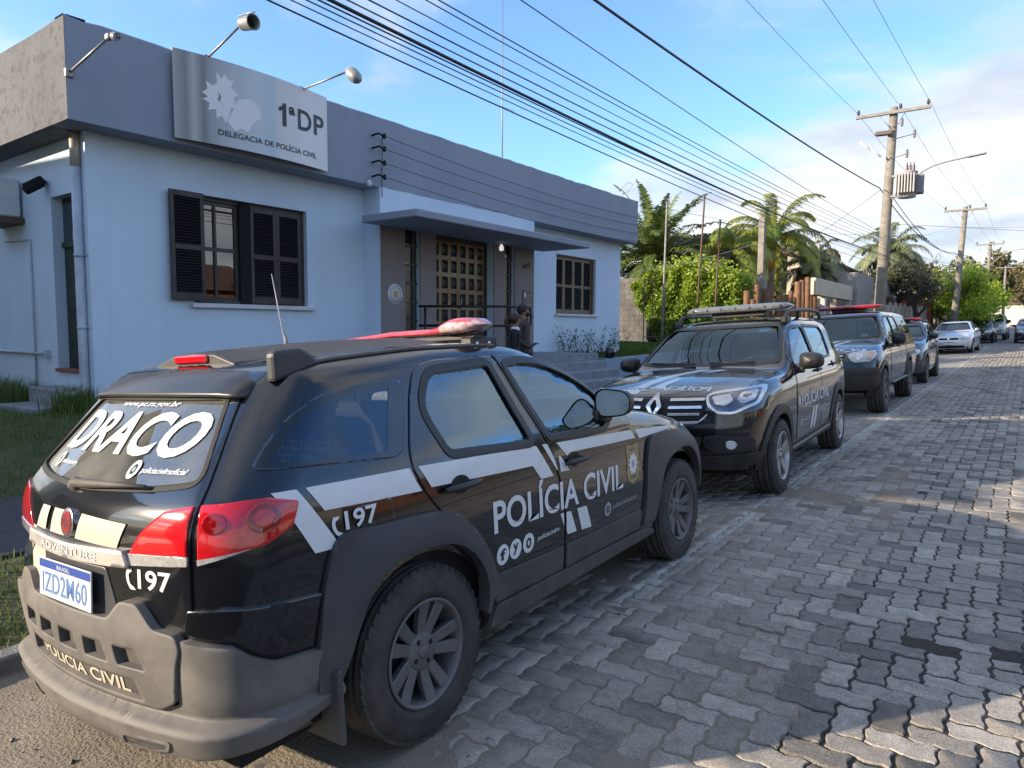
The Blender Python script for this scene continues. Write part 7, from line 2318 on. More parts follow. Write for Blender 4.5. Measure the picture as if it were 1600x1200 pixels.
 for x in xs:
  e=max(0,(abs(x)-.43)/.09)
  yf=-.435+.12*x*x;zf=1.446-.05*x*x-.03*e;yr=-.565+.14*x*x+.012*e;zr=1.372-.02*x*x-.006*e
  v+=[(x,yf,zf),(x,(yf+yr)/2,(zf+zr)/2+.008),(x,yr+.008,zr+.001),(x,yr,zr-.005),(x,yr+.004,zr-.016),(x,yf-.03,zf-.06)]
 for i in range(len(xs)-1):
  for k in range(5):
   f.append((i*6+k,i*6+k+1,(i+1)*6+k+1,(i+1)*6+k))
 f+=[tuple(range(6)),tuple(range(len(v)-6,len(v)))]
 mb=MB();mb.add(v,f,True);mb.build('roof_lip',mat('lip_dusty',(.012,.012,.014),.35,coat=.4,dust=((.12,.105,.09),4,.0,.28)),root)
 # roof pod: a long tapering tray with the brake light in its rear face, on legs; rail mounts and side trims
 rail_m=mat('rack_plastic',(.016,.017,.02),.4,dust=((.16,.14,.12),4.0,.0,.4))
 ys=[-.37,-.355,-.2,.05,.3,.55,.72,.82]
 v,f=[],[]
 for i,y in enumerate(ys):
  w_=.30+.22*min(1,(y+.37)/1.0);zt=1.512+.034*math.sin(min(1,(y+.37)/.9)*math.pi/2)-(.02 if y>.6 else 0)-(.05 if y>.8 else 0)
  k=.0 if i else .006
  th=.075 if y<.7 else (.05 if y<.8 else .012)
  for q in (-1,-.93,-.5,0,.5,.93,1):
   v.append((q*w_,y,zt-.055*abs(q)**3*(1 if abs(q)<.99 else 1.25)-k))
  for q in (1,0,-1):
   v.append((q*(w_-.015),y,zt-th-.055*abs(q)**3))
 n=10
 for i in range(len(ys)-1):
  for k in range(n):
   f.append((i*n+k,i*n+(k+1)%n,(i+1)*n+(k+1)%n,(i+1)*n+k))
 f+=[tuple(range(n)),tuple(range(len(v)-n,len(v)))]
 mb=MB();mb.add(v,f);wing=mb.build('roof_pod',rail_m,root,bevel=.004)
 mb=MB();mb.bbox(-.115,.115,-.383,-.36,1.470,1.502,.006);mb.build('brake_light',MATS['lamp_red'],wing)
 for s in (1,-1):
  mb=MB();mb.tube([(s*.25,-.36,1.43),(s*.27,-.40,1.425),(s*.30,-.47,1.395)],[.02,.022,.014],8);mb.build('pod_leg',rail_m,wing)
  mb=MB();mb.bbox(min(s*.20,s*.28),max(s*.20,s*.28),-.30,-.12,1.40,1.46,.015);mb.build('pod_leg',rail_m,wing)
  Q,_=b.proj(np.array([(s*.565,-.40),(s*.565,-.25)]),'T')
  zt=Q[1,2]+.046
  poly=[(-.425,Q[0,2]-.02),(-.425,zt-.012),(-.405,zt),(-.31,zt+.004),(-.275,zt-.012),(-.215,Q[1,2]-.012)]
  Mx=Matrix(((0,0,1,0),(1,0,0,0),(0,1,0,0),(0,0,0,1)))
  xa,xb=sorted((s*.55,s*.60));mb=MB();mb.prism(poly,xa,xb,Mx)
  if s>0:mb.build('rail_mount',gr,root,bevel=.014)
  P,_=b.proj(np.array([(s*.585,y)for y in np.linspace(-.28,.82,12)]),'T');Nn=b.normal(P)
  mb=MB();mb.tube([tuple(P[i]+Nn[i]*.004)for i in range(12)],.009,6);mb.build('roof_trim',MATS['plastic_dusty'],root)
  # light bar
 lb=MB()
 n,q=20,26
 v,f=[],[]
 for j in range(q+1):
  t=-1+2*j/q
  sc=(1-abs(t)**7)**0.5 if abs(t)<1 else 0
  for k in range(n):
   an=2*math.pi*k/n
   cy=math.copysign(abs(math.cos(an))**.6,math.cos(an));cz=math.copysign(abs(math.sin(an))**.75,math.sin(an))
   u=min(1,max(0,(abs(t)-.45)/.3));u=u*u*(3-2*u)
   v.append((t*.62,.76+(.06+(.06*u if t>0 else 0))*cy*(.35+.65*sc)*(1 if cz<=.2 else 1-.3*cz),1.560+(.022*u if t>0 else .034*t)+(.012 if t<0 else 0)*0+(.018+(.026*u if t>0 else 0))*cz*sc))
 for j in range(q):
  for k in range(n):
   f.append((j*n+k,j*n+(k+1)%n,(j+1)*n+(k+1)%n,(j+1)*n+k))
 lb.add(v,f,True)
 bar=lb.build('light_bar',[MATS['beacon_red'],MATS['beacon_clear']],root)
 me=bar.data
 for p in me.polygons:
  c=p.center
  if c.z<1.594 and c.x>.36 and c.z>1.55:p.material_index=1
 mb=MB();mb.bbox(.05,.56,.72,.80,1.51,1.538,.006);mb.build('bar_base',bl,bar)
 for s in (1,-1):
  mb=MB();mb.bbox(s*.53-.035,s*.53+.035,.69,.83,1.46,1.525,.008)
  mb.bbox(s*.57-.012,s*.57+.018,.66,.86,1.45,1.52,.006);br=mb.build('bar_bracket',bl,bar)
  for yy in (.70,.79):
   mb=MB();mb.lathe([(0,.004),(.009,.004),(.010,0)],8,Matrix.Translation((s*.59,yy,1.492))@Matrix.Rotation(s*math.pi/2,4,'Y'));mb.build('bracket_bolt',MATS['chrome'],br)
 mb=MB();mb.tube([(0.02,.06,1.49),(.02,.06,1.56),(.02,.045,1.60),(.02,.01,1.84)],[.010,.009,.0035,.0018],6);mb.build('antenna',MATS['decal_grey'],root)
 # ---- side lettering and markings, right-hand side
 def dp(poly,off=.0062,m=W_,nm='white_marking',par=root):return decal_poly(nm,b,poly,'R',off,m,par)
 dp([(-.575,1.053),(-.492,1.051),(-.362,.835),(-.462,.838)],.002)
 dp([(-.460,1.050),(-.012,1.038),(.008,.985),(.03,.945),(-.408,.966)],.002)
 dp([(.03,1.036),(.812,.998),(.925,.838),(.816,.843),(.760,.913),(.078,.949)])
 dp([(.862,.996),(.905,.994),(.955,.90),(.965,.862),(.958,.858)])
 dp([(.985,.988),(1.78,.947),(1.83,.895),(1.45,.908),(1.10,.926),(1.065,.912)])
 dp([(.985,.925),(1.005,.92),(1.075,.838),(.992,.845)])
 dp([(1.84,.942),(2.40,.90),(2.25,.885),(1.885,.885)],.002)
 dp([(.968,.642),(1.0,.64),(1.0,.575)],.0062)
 dp([(1.024,.638),(1.066,.635),(1.122,.518),(1.036,.524),(1.024,.548)])
 dp([(1.128,.634),(1.222,.627),(1.276,.505),(1.175,.512)])
 # name across both doors: a letter split by the gap stays on its own door
 V,Fc=fit_text('POLÍCIA CIVIL',.437,1.64,.662,.838,bold=.02)
 sh_=V[:,0]-.435
 V[:,1]+=-.03*sh_+.012
 decal('police_lettering',b,V,Fc,'R',.0068,W_,root)
 V,Fc=fit_text('policiacivilrs',.762,.955,.555,.585,bold=.01,shear=.2);decal('social_name',b,V,Fc,'R',.0066,W_,root)
 V,Fc=fit_text('policiacivilrsoficial',1.51,1.805,.537,.570,bold=.01,shear=.2);decal('social_name',b,V,Fc,'R',.0066,MATS['decal_grey'],root)
 for u,g_ in ((.493,'f'),(.588,'y'),(.69,'o')):
  round_icon(b,'R',u,.572,.045,g_,.0066,root)
 round_icon(b,'R',1.455,.556,.038,'o',.0066,root,m='decal_grey')
 police_badge(b,'R',1.772,.752,.165,.235,.0066,root)
 fl=patch('fuel_flap',b,[rounded([(-.285,.948),(-.125,.957),(-.118,.83),(-.272,.85)],.025)],'R',.003,pa,root,depth=.01)
 phone_glyph(b,'R',-.368,.903,.066,.002,root)
 V,Fc=fit_text('197',-.338,-.198,.884,.948,bold=.02);decal('number_197',b,V,Fc,'R',.0058,W_,root)
 for k,yy in enumerate((.43,.56)):
  P,_=b.proj(np.array([(.50,yy),(.535,yy),(.535,yy+.1),(.50,yy+.1)]),'T')
  decal_poly('roof_marking',b,[(.47,yy),(.575,yy+.02),(.575,yy+.13),(.47,yy+.11)],'T',.002,W_,root)
  # wire screen of the cargo cage and cabin
 cabin(root,.40,-.6,1.75,1.42,.98,.72,[(.36,.98,.50,.50),(-.36,.98,.50,.50),(.36,.12,.52,.52),(-.36,.12,.52,.52)])
 mb=MB()
 for z in np.arange(.75,1.38,.028):mb.box(-.60,.60,-.172,-.168,z,z+.005)
 for x in np.arange(-.60,.60,.028):mb.box(x,x+.005,-.1725,-.1675,.72,1.40)
 mb.build('cage_mesh',MATS['cabin_grey'],root)['kind']='stuff'
 # simple front (hidden from the street side)
 patch('headlight',b,[rounded([(.35,.70),(.40,.82),(.72,.84),(.70,.70)],.03)],'F',.008,MATS['lamp_clear'],root,depth=.015)
 patch('headlight',b,[rounded([(-.35,.70),(-.40,.82),(-.72,.84),(-.70,.70)],.03)],'F',.008,MATS['lamp_clear'],root,depth=.015)
 patch('front_bumper',b,[rounded([(-.75,.27),(-.78,.55),(.78,.55),(.75,.27)],.05)],'F',.03,gr,root,depth=.04)
 patch('grille',b,[rounded([(-.30,.62),(-.32,.76),(.32,.76),(.30,.62)],.03)],'F',.008,bl,root,depth=.015)
 return root
build_wagon()
# ------------------------------------------------------------------ the other parked cars
def base_car(b,root,wb,rad,paint,ws,rwin,doors,panes,hw,rim='five',rim_m='alloy_silver',tyre_w=.21,arch_r=None,glass='glass_side',flare=None,step=.055,wheel_in=.10,front_edge=0,floor=.42,screen='glass_screen',well=None):
 """shell, panes, doors, wheels, floor. doors: list of (outline, pane index, handle u, v)"""
 ar=arch_r or rad+.055
 A0,A1=arch(0,rad,ar),arch(wb,rad,ar)
 shell('body',b,paint,root,list(panes)+[A0,A1],ws,rwin,step=step)
 patch('windscreen',b,[inset(ws,-.015)],'F',-.005,MATS[screen],root,depth=0,soft=0,step=.1)
 patch('screen_surround',b,[inset(ws,-.012),inset(ws,.022)],'F',.003,MATS['window_frame_black'],root,depth=.01,soft=.003,step=.1)
 if rwin is not None:
  patch('rear_window',b,[inset(rwin,-.015)],'B',-.005,MATS['glass_dark'],root,depth=0,soft=0,step=.1)
 for vw,s in (('R',1),('L',-1)):
  used=set()
  for out,pi,hu,hv in doors:
   nm='door'
   hl=[out]+([inset(panes[pi],.004)]if pi is not None else [])
   d=patch('door',b,hl,vw,.004,paint,root,depth=.02,step=.07)
   if pi is not None:
    used.add(pi)
    patch('window_frame',b,[inset(panes[pi],-.026),inset(panes[pi],.002)],vw,.0065,MATS['window_frame_black'],d,depth=.012,soft=.004,step=.1)
    patch('window_pane',b,[inset(panes[pi],-.01)],vw,-.006,MATS[glass],d,depth=0,soft=0,step=.1)
   if hu is not None:door_handle(b,vw,hu,hv,.20,d)
  for i,p in enumerate(panes):
   if i not in used:
    patch('side_window',b,[inset(p,-.012)],vw,.001,MATS['glass_dark'],root,depth=.01,soft=0,step=.1)
  for yy in (0,wb):
   make_wheel(root,s*(hw-wheel_in),yy,rad,rad,tyre_w,rad*.62,rim,MATS['rubber'],MATS[rim_m],MATS['under_dark'],s,36)
   if flare:
    fo,m=flare
    n=16
    o_=[(yy+(ar+fo)*math.cos(t),rad+(ar+fo)*math.sin(t))for t in np.linspace(-.12,math.pi+.12,n)]
    i_=[(yy+(ar-.012)*math.cos(t),rad+(ar-.012)*math.sin(t))for t in np.linspace(math.pi+.12,-.12,n)]
    patch('wheel_arch_flare',b,[np.array(o_+i_)],vw,.014,MATS[m],root,depth=.05,step=.05,soft=.006)
 underbody(root,hw-.13,b.Rr(np.array([.45]))[0]+.12,b.Fr(np.array([.4]))[0]-.25,b.zb-.06,b.zb+.08,(0,wb),rad,well or ar)
def plate_front(b,root,text,z,off=.02,mirror=True,y=None):
 P,_=b.proj(np.array([(0,z)]),'F')
 M=Matrix.Translation((0,P[0,1]+off,z))@Matrix.Rotation(math.pi,4,'Z')@Matrix.Rotation(R(90),4,'X')
 mb=MB();mb.bbox(-.2,.2,-.065,.065,-.004,.004,.002,M)
 pl=mb.build('number_plate',MATS['plate_white'],root)
 mb=MB();mb.add([tuple(M@Vector(p))for p in ((-.196,.035,.006),(.196,.035,.006),(.196,.062,.006),(-.196,.062,.006))],[(0,1,2,3)]);mb.build('plate_band',MATS['plate_blue'],pl)
 return pl
def roof_bar(root,y,z,hw,m,m2=None,depth=.13,h=.038):
 v,f=[],[]
 n,q=16,18
 for j in range(q+1):
  t=-1+2*j/q
  sc=(1-abs(t)**8)**.5 if abs(t)<1 else 0
  for k in range(n):
   an=2*math.pi*k/n
   cy=math.copysign(abs(math.cos(an))**.5,math.cos(an));cz=math.copysign(abs(math.sin(an))**.6,math.sin(an))
   v.append((t*hw,y+depth*cy*(.4+.6*sc),z+h*cz*sc))
 for j in range(q):
  for k in range(n):
   f.append((j*n+k,j*n+(k+1)%n,(j+1)*n+(k+1)%n,(j+1)*n+k))
 mb=MB();mb.add(v,f,True)
 bar=mb.build('light_bar',MATS[m],root)
 for k in range(7):
  xx=-hw+.12+(2*hw-.24)*k/6
  mb=MB();mb.bbox(xx-.012,xx+.012,y-depth-.004,y+depth+.004,z-h*.2,z+h*.35,.003);mb.build('bar_rib',MATS['plastic_black']if m2 is None else MATS[m2],bar)
 mb=MB();mb.bbox(-hw*.5,hw*.5,y-.06,y+.06,z-h-.05,z-h+.006,.01);mb.build('bar_base',MATS['plastic_black'],bar)
 return bar
def build_suv():
 b=Body(**SUV)
 wb,rad,hw=2.673,.34,.885
 h=math.pi+.026
 fx,fy=-1.755,6.53
 ex,ey=Vector((math.cos(h),math.sin(h),0)),Vector((-math.sin(h),math.cos(h),0))
 o=Vector((fx,fy,0))+ex*.86-ey*wb
 root=car_root('police_car','black police SUV with pale grey roof light bar and chrome grille, facing the camera',o.x,o.y,h)
 pa,bl,gr=MATS['paint_black'],MATS['plastic_black'],MATS['plastic_grey']
 ws=rounded([(-.60,1.545),(.60,1.545),(.735,1.175),(.5,1.145),(0,1.135),(-.5,1.145),(-.735,1.175)],[.05,.05,.04,.2,.2,.2,.04])
 rw=rounded([(-.52,1.50),(.52,1.50),(.60,1.18),(-.60,1.18)],.05)
 fwin=rounded([(1.02,1.13),(.99,1.50),(1.33,1.49),(1.52,1.42),(1.88,1.20),(1.92,1.13)],[.03,.04,.06,.06,.03,.03])
 rwin=rounded([(.16,1.18),(.05,1.42),(.12,1.485),(.90,1.505),(.925,1.135),(.22,1.16)],[.03,.06,.04,.03,.03,.02])
 qwin=rounded([(-.42,1.26),(-.34,1.42),(-.08,1.465),(-.02,1.40),(.06,1.21),(-.36,1.22)],.04)
 d1=np.array([(.97,.40),(.965,1.10),(.945,1.535),(1.36,1.525),(1.54,1.455),(1.93,1.22),(2.02,1.08),(2.08,.75),(2.05,.40)])
 d2=np.array([(.40,.45),(.42,.60),(.33,.75),(.20,.84),(.03,.98),(.10,1.20),(-.0,1.42),(.07,1.51),(.93,1.535),(.95,1.10),(.952,.40)])
 base_car(b,root,wb,rad,pa,ws,rw,[(rounded(d1,.02,2),0,1.07,1.03),(rounded(d2,.02,2),1,.22,1.05)],[fwin,rwin,qwin],hw,'five','alloy_silver',.215,.40,flare=(.075,'plastic_black'))
 for vw,s in (('R',1),('L',-1)):
  patch('sill',b,[rounded([(.36,.30),(.42,.42),(2.22,.40),(2.28,.30)],.02)],vw,.016,bl,root,depth=.03,step=.07)
  patch('sill_trim',b,[[(.46,.345),(.46,.365),(2.2,.352),(2.2,.332)]],vw,.020,MATS['chrome_dusty'],root,depth=.006,soft=0)
  side_mirror(root,s*.86,1.83,1.16,s,.235,.165)
  # raised roof rails
  mb=MB()
  pts=[(s*.60,1.30,1.585),(s*.605,1.20,1.655),(s*.61,1.05,1.685),(s*.61,.3,1.70),(s*.60,-.3,1.685),(s*.585,-.48,1.645),(s*.58,-.56,1.59)]
  mb.tube([tuple(p)for p in smooth_loop(pts,4,False)],.021,8)
  for yy,zz in ((.72,1.60),(.0,1.60)):mb.tube([(s*.60,yy,zz),(s*.61,yy,1.69)],.02,8)
  mb.bbox(min(s*.57,s*.64),max(s*.57,s*.64),1.16,1.36,1.545,1.625,.02)
  mb.build('roof_rail',MATS['plastic_black'],root)
  # headlamp with its chrome outline
  hl=rounded([(s*.44,.925),(s*.475,.95),(s*.80,.99),(s*.82,.94),(s*.805,.865),(s*.66,.80),(s*.55,.805),(s*.475,.86)],.02)
  lamp=patch('headlight',b,[hl],'F',.012,mat('headlamp_glass',(.05,.06,.08),.04,coat=1.0,coat_rough=.01,noise=(22,.4,(.3,.34,.4)),metal=.3),root,depth=.03,step=.06,soft=.008)
  for k,q in enumerate(([(s*.475,.925),(s*.62,.945),(s*.655,.895),(s*.60,.855),(s*.53,.865)],[(s*.675,.90),(s*.69,.955),(s*.785,.97),(s*.79,.90),(s*.72,.865)])):
   patch('headlight_bowl',b,[rounded(q,.02)],'F',.016,MATS['chrome'],lamp,depth=.004,soft=.004,step=.06)
  patch('headlight_trim',b,[inset(hl,-.012),inset(hl,.010)],'F',.017,MATS['chrome'],lamp,depth=.01,soft=.003,step=.1)
  # fog lamp pocket
  fp=patch('fog_lamp_pocket',b,[rounded([(s*.42,.575),(s*.46,.615),(s*.78,.60),(s*.80,.54),(s*.76,.47),(s*.52,.455),(s*.45,.50)],.03)],'F',.012,bl,root,depth=.012,step=.06)
  fg=patch('fog_lamp',b,[circ(s*.635,.535,.040,20)],'F',.030,MATS['chrome'],fp,depth=.02,step=.03,soft=.006)
  patch('fog_lamp_lens',b,[circ(s*.635,.535,.031,18)],'F',.033,mat('lens_white',(.7,.72,.74),.1,coat=1),fg,depth=.004,step=.03,soft=0)
  patch('corner_guard',b,[rounded([(s*.40,.43),(s*.50,.44),(s*.84,.455),(s*.80,.34),(s*.36,.33)],.03)],'F',.02,bl,root,depth=.03,step=.06)
  # bonnet panel, grille, badge
 patch('bonnet',b,[rounded([(-.70,3.20),(-.76,2.16),(.76,2.16),(.70,3.20),(.4,3.34),(0,3.385),(-.4,3.34)],.05)],'T',.004,pa,root,depth=.02,step=.07)
 gl=patch('grille',b,[rounded([(-.455,.935),(.455,.935),(.455,.85),(.40,.745),(-.40,.745),(-.455,.85)],.03)],'F',.004,MATS['rubber_seal'],root,depth=.01)
 for z,w_ in ((.905,.43),(.845,.42),(.79,.40)):
  for s in (1,-1):
   patch('grille_bar',b,[rounded([(s*.13,z-.010),(s*.13,z+.012),(s*w_,z+.014),(s*w_,z-.008)],.004,2)],'F',.016,MATS['chrome'],gl,depth=.014,soft=.003)
 patch('grille_trim',b,[rounded([(-.47,.80),(-.40,.735),(0,.722),(.40,.735),(.47,.80),(.45,.76),(.38,.712),(0,.70),(-.38,.712),(-.45,.76)],.004,2)],'F',.018,MATS['chrome'],gl,depth=.015,soft=.003)
 bd=patch('badge',b,[np.array([(0,.955),(.075,.85),(0,.745),(-.075,.85)]),np.array([(0,.90),(.028,.85),(0,.80),(-.028,.85)])],'F',.034,MATS['chrome'],gl,depth=.03,soft=.008)
 patch('lower_grille',b,[rounded([(-.42,.60),(.42,.60),(.36,.40),(-.36,.40)],.03)],'F',.010,bl,root,depth=.02)
 patch('skid_plate',b,[rounded([(-.40,.40),(.40,.40),(.34,.305),(-.34,.305)],.02)],'F',.020,gr,root,depth=.03)
 plate_front(b,root,'IZZ0A00',.66,.03)
 # bonnet markings (lettering is reversed to be read in a mirror)
 W_=MATS['decal_white']
 def dt(poly,m=W_,nm='white_marking'):return decal_poly(nm,b,poly,'T',.0058,m,root)
 dt([(.22,3.15),(.34,3.15),(-.02,2.30),(-.14,2.30)]);dt([(-.19,2.32),(-.30,2.32),(-.20,2.52),(-.10,2.52)])
 dt([(.05,3.18),(.15,3.18),(.02,2.86),(-.06,2.86)])
 dt([(.24,3.31),(.45,3.24),(.42,3.18),(.22,3.21)])
 police_badge(b,'T',.52,2.78,.27,.42,.0058,root,flip=1)
 V,Fc=fit_text('POLÍCIA CIVIL',-.42,.42,-.13,.0,bold=.03)
 V[:,1]=-V[:,1]+3.105
 decal('police_lettering',b,V,Fc,'T',.0066,W_,root)
 # left side (towards the street): reads from the front of the car backwards
 V,Fc=fit_text('POLÍCIA CIVIL',-1.92,-.62,.70,.86,bold=.03);V[:,0]=-V[:,0]
 decal('police_lettering',b,V,Fc,'L',.0062,W_,root)
 for q in ([(1.30,.66),(1.40,.66),(1.50,.44),(1.40,.44)],[(1.16,.66),(1.26,.66),(1.36,.44),(1.26,.44)]):
  decal_poly('white_marking',b,q,'L',.0062,W_,root)
 for u,g_ in ((1.05,'f'),(.93,'y'),(.81,'o')):round_icon(b,'L',u,.60,.038,g_,.0062,root,flip=-1)
 V,Fc=fit_text('policiacivilrs',-.75,-.50,.585,.615);V[:,0]=-V[:,0];decal('social_name',b,V,Fc,'L',.0062,W_,root)
 V,Fc=fit_text('policiacivilrs',-1.82,-1.52,.545,.575);V[:,0]=-V[:,0];decal('social_name',b,V,Fc,'L',.0062,W_,root)
 round_icon(b,'L',1.90,.555,.035,'o',.0062,root,flip=-1)
 police_badge(b,'L',2.02,.78,.13,.20,.0062,root,flip=-1)
 decal_poly('white_marking',b,[(.0,1.075),(1.0,1.065),(1.9,1.02),(1.86,.96),(1.0,.985),(.06,1.0)],'L',.0055,MATS['decal_grey'],root)if False else None
 roof_bar(root,.92,1.745,.62,'bar_smoke',depth=.15,h=.046)
 cabin(root,.45,-.6,2.0,1.75,1.10,.74,[(.37,1.15,.55,.52),(-.37,1.15,.55,.52),(.37,.2,.6,.52),(-.37,.2,.6,.52)])
 # papers and a sticker behind the windscreen
 mb=MB();mb.box(-.15,.15,1.86,2.03,1.105,1.112);mb.build('paper',MATS['decal_white'],root)
 P,_=b.proj(np.array([(-.46,1.50)]),'F')
 decal_poly('screen_sticker',b,[(-.50,1.475),(-.40,1.475),(-.40,1.50),(-.50,1.50)],'F',-.008,mat('sticker_blue',(.05,.25,.6),.5),root)
 mb=MB();P,_=b.proj(np.array([(-.5,1.16),(-.05,1.155),(.1,1.15),(.62,1.17)]),'F')
 Nn=b.normal(P);mb.tube([P[0]+Nn[0]*.015,P[1]+Nn[1]*.02],.008,6);mb.tube([P[2]+Nn[2]*.02,P[3]+Nn[3]*.015],.008,6);mb.build('wipers',bl,root)['kind']='stuff'
 return root
def build_pickup(name,label,paint,fx,fy,h,police,group=None,rim_m='alloy_grey',canopy=True,flare=('plastic_black')):
 b=Body(**PICKUP)
 wb,rad,hw=3.0,.375,.885
 ex,ey=Vector((math.cos(h),math.sin(h),0)),Vector((-math.sin(h),math.cos(h),0))
 o=Vector((fx,fy,0))+ex*.875-ey*wb
 root=car_root(name,label,o.x,o.y,h)
 bl=MATS['plastic_black']
 ws=rounded([(-.60,1.655),(.60,1.655),(.73,1.265),(.4,1.235),(0,1.23),(-.4,1.235),(-.73,1.265)],[.05,.05,.04,.2,.2,.2,.04])
 rw=rounded([(-.52,1.62),(.52,1.62),(.60,1.28),(-.60,1.28)],.05)
 fwin=rounded([(1.25,1.20),(1.22,1.62),(1.62,1.61),(1.78,1.53),(2.10,1.27),(2.12,1.20)],[.03,.04,.06,.06,.03,.03])
 rwin=rounded([(.55,1.22),(.42,1.42),(.50,1.60),(1.13,1.625),(1.15,1.20)],[.04,.08,.05,.03,.03])
 c1=rounded([(-1.02,1.30),(-.96,1.60),(-.28,1.625),(-.28,1.28)],.05)
 c2=rounded([(-.20,1.28),(-.20,1.625),(.22,1.625),(.24,1.28)],.05)
 d1=rounded([(1.20,.50),(1.19,1.18),(1.17,1.665),(1.66,1.65),(1.82,1.56),(2.18,1.28),(2.24,1.10),(2.28,.8),(2.25,.50)],.02,2)
 d2=rounded([(.50,.50),(.48,.75),(.40,1.15),(.36,1.42),(.45,1.65),(1.15,1.668),(1.17,1.18),(1.18,.50)],.02,2)
 base_car(b,root,wb,rad,MATS[paint],ws,rw,[(d1,0,1.32,1.08),(d2,1,.66,1.10)],[fwin,rwin,c1,c2],hw,'six',rim_m,.26,.44,flare=(.07,flare),wheel_in=.11)
 for vw,s in (('R',1),('L',-1)):
  side_mirror(root,s*.86,2.03,1.22,s,.24,.22)
  mb=MB();mb.bbox(min(s*.74,s*.93),max(s*.74,s*.93),.55,2.35,.44,.475,.012);mb.build('side_step',MATS['alloy_grey'],root)
  hl=rounded([(s*.42,.985),(s*.47,1.035),(s*.79,1.055),(s*.82,.97),(s*.76,.885),(s*.52,.875)],.05)
  lamp=patch('headlight',b,[hl],'F',.012,mat('headlamp_amber',(.62,.58,.50),.08,coat=1.0,noise=(16,.8,(.38,.38,.37))),root,depth=.03,step=.06,soft=.01)
  patch('headlight_bowl',b,[circ(s*.60,.965,.055,18)],'F',.016,MATS['chrome'],lamp,depth=.004,soft=.004,step=.05)
  patch('indicator',b,[rounded([(s*.70,.93),(s*.71,1.035),(s*.785,1.04),(s*.80,.97),(s*.76,.91)],.01)],'F',.016,mat('amber_lens',(.6,.4,.25),.12,coat=1),lamp,depth=.004,soft=.004,step=.05)
  patch('fog_lamp',b,[circ(s*.58,.62,.055,18)],'F',.020,MATS['rubber_seal'],root,depth=.02,step=.05,soft=.006)
 gl=patch('grille',b,[rounded([(-.40,1.02),(.40,1.02),(.34,.86),(.18,.80),(-.18,.80),(-.34,.86)],.03)],'F',.006,MATS['rubber_seal'],root,depth=.01)
 for z in (.98,.93,.88):
  patch('grille_bar',b,[[(-.36,z-.010),(-.36,z+.010),(.36,z+.010),(.36,z-.010)]],'F',.016,MATS['chrome'],gl,depth=.014,soft=.003)
 patch('front_bumper',b,[rounded([(-.84,.44),(-.86,.78),(-.40,.80),(.40,.80),(.86,.78),(.84,.44)],.05)],'F',.03,bl if police else MATS[paint],root,depth=.04,step=.06)
 patch('lower_grille',b,[rounded([(-.40,.50),(-.42,.68),(.42,.68),(.40,.50)],.03)],'F',.034,MATS['rubber_seal'],root,depth=.02)
 plate_front(b,root,'',.70,.06)
 patch('bonnet',b,[rounded([(-.72,3.40),(-.76,2.42),(.76,2.42),(.72,3.40),(.4,3.56),(0,3.62),(-.4,3.56)],.05)],'T',.004,MATS[paint],root,depth=.02,step=.07)
 if police:
  W_=MATS['decal_white']
  for q in ([(-.02,2.50),(-.14,2.50),(.02,3.2),(.14,3.2)],[(-.22,2.50),(-.32,2.50),(-.16,3.2),(-.06,3.2)]):
   decal_poly('white_marking',b,q,'T',.0058,W_,root)
  V,Fc=fit_text('POLÍCIA',-.66,.50,-.20,0,bold=.03);V[:,1]=-V[:,1]+3.22
  decal('police_lettering',b,V,Fc,'T',.0062,W_,root)
  V,Fc=fit_text('POLÍCIA CIVIL',-2.2,-.6,.78,.95,bold=.03);V[:,0]=-V[:,0]
  decal('police_lettering',b,V,Fc,'L',.0062,W_,root)
  decal_poly('screen_sticker',b,[(-.42,1.30),(-.52,1.30),(-.52,1.33),(-.42,1.33)],'F',-.008,mat('sticker_pale',(.5,.65,.7),.5),root)
  roof_bar(root,1.05,1.835,.62,'beacon_dark_red','beacon_dark_red',depth=.15,h=.040)
  # joint between cab and canopy
 for vw in ('R','L'):
  patch('cab_gap',b,[[(.30,.60),(.30,1.66),(.325,1.66),(.325,.60)]],vw,.0015,MATS['rubber_seal'],root,depth=.004,soft=0)
 cabin(root,.60,-.9,2.2,1.95,1.20,.72,[(.37,1.35,.68,.52),(-.37,1.35,.68,.52),(.37,.55,.7,.52),(-.37,.55,.7,.52)])
 return root
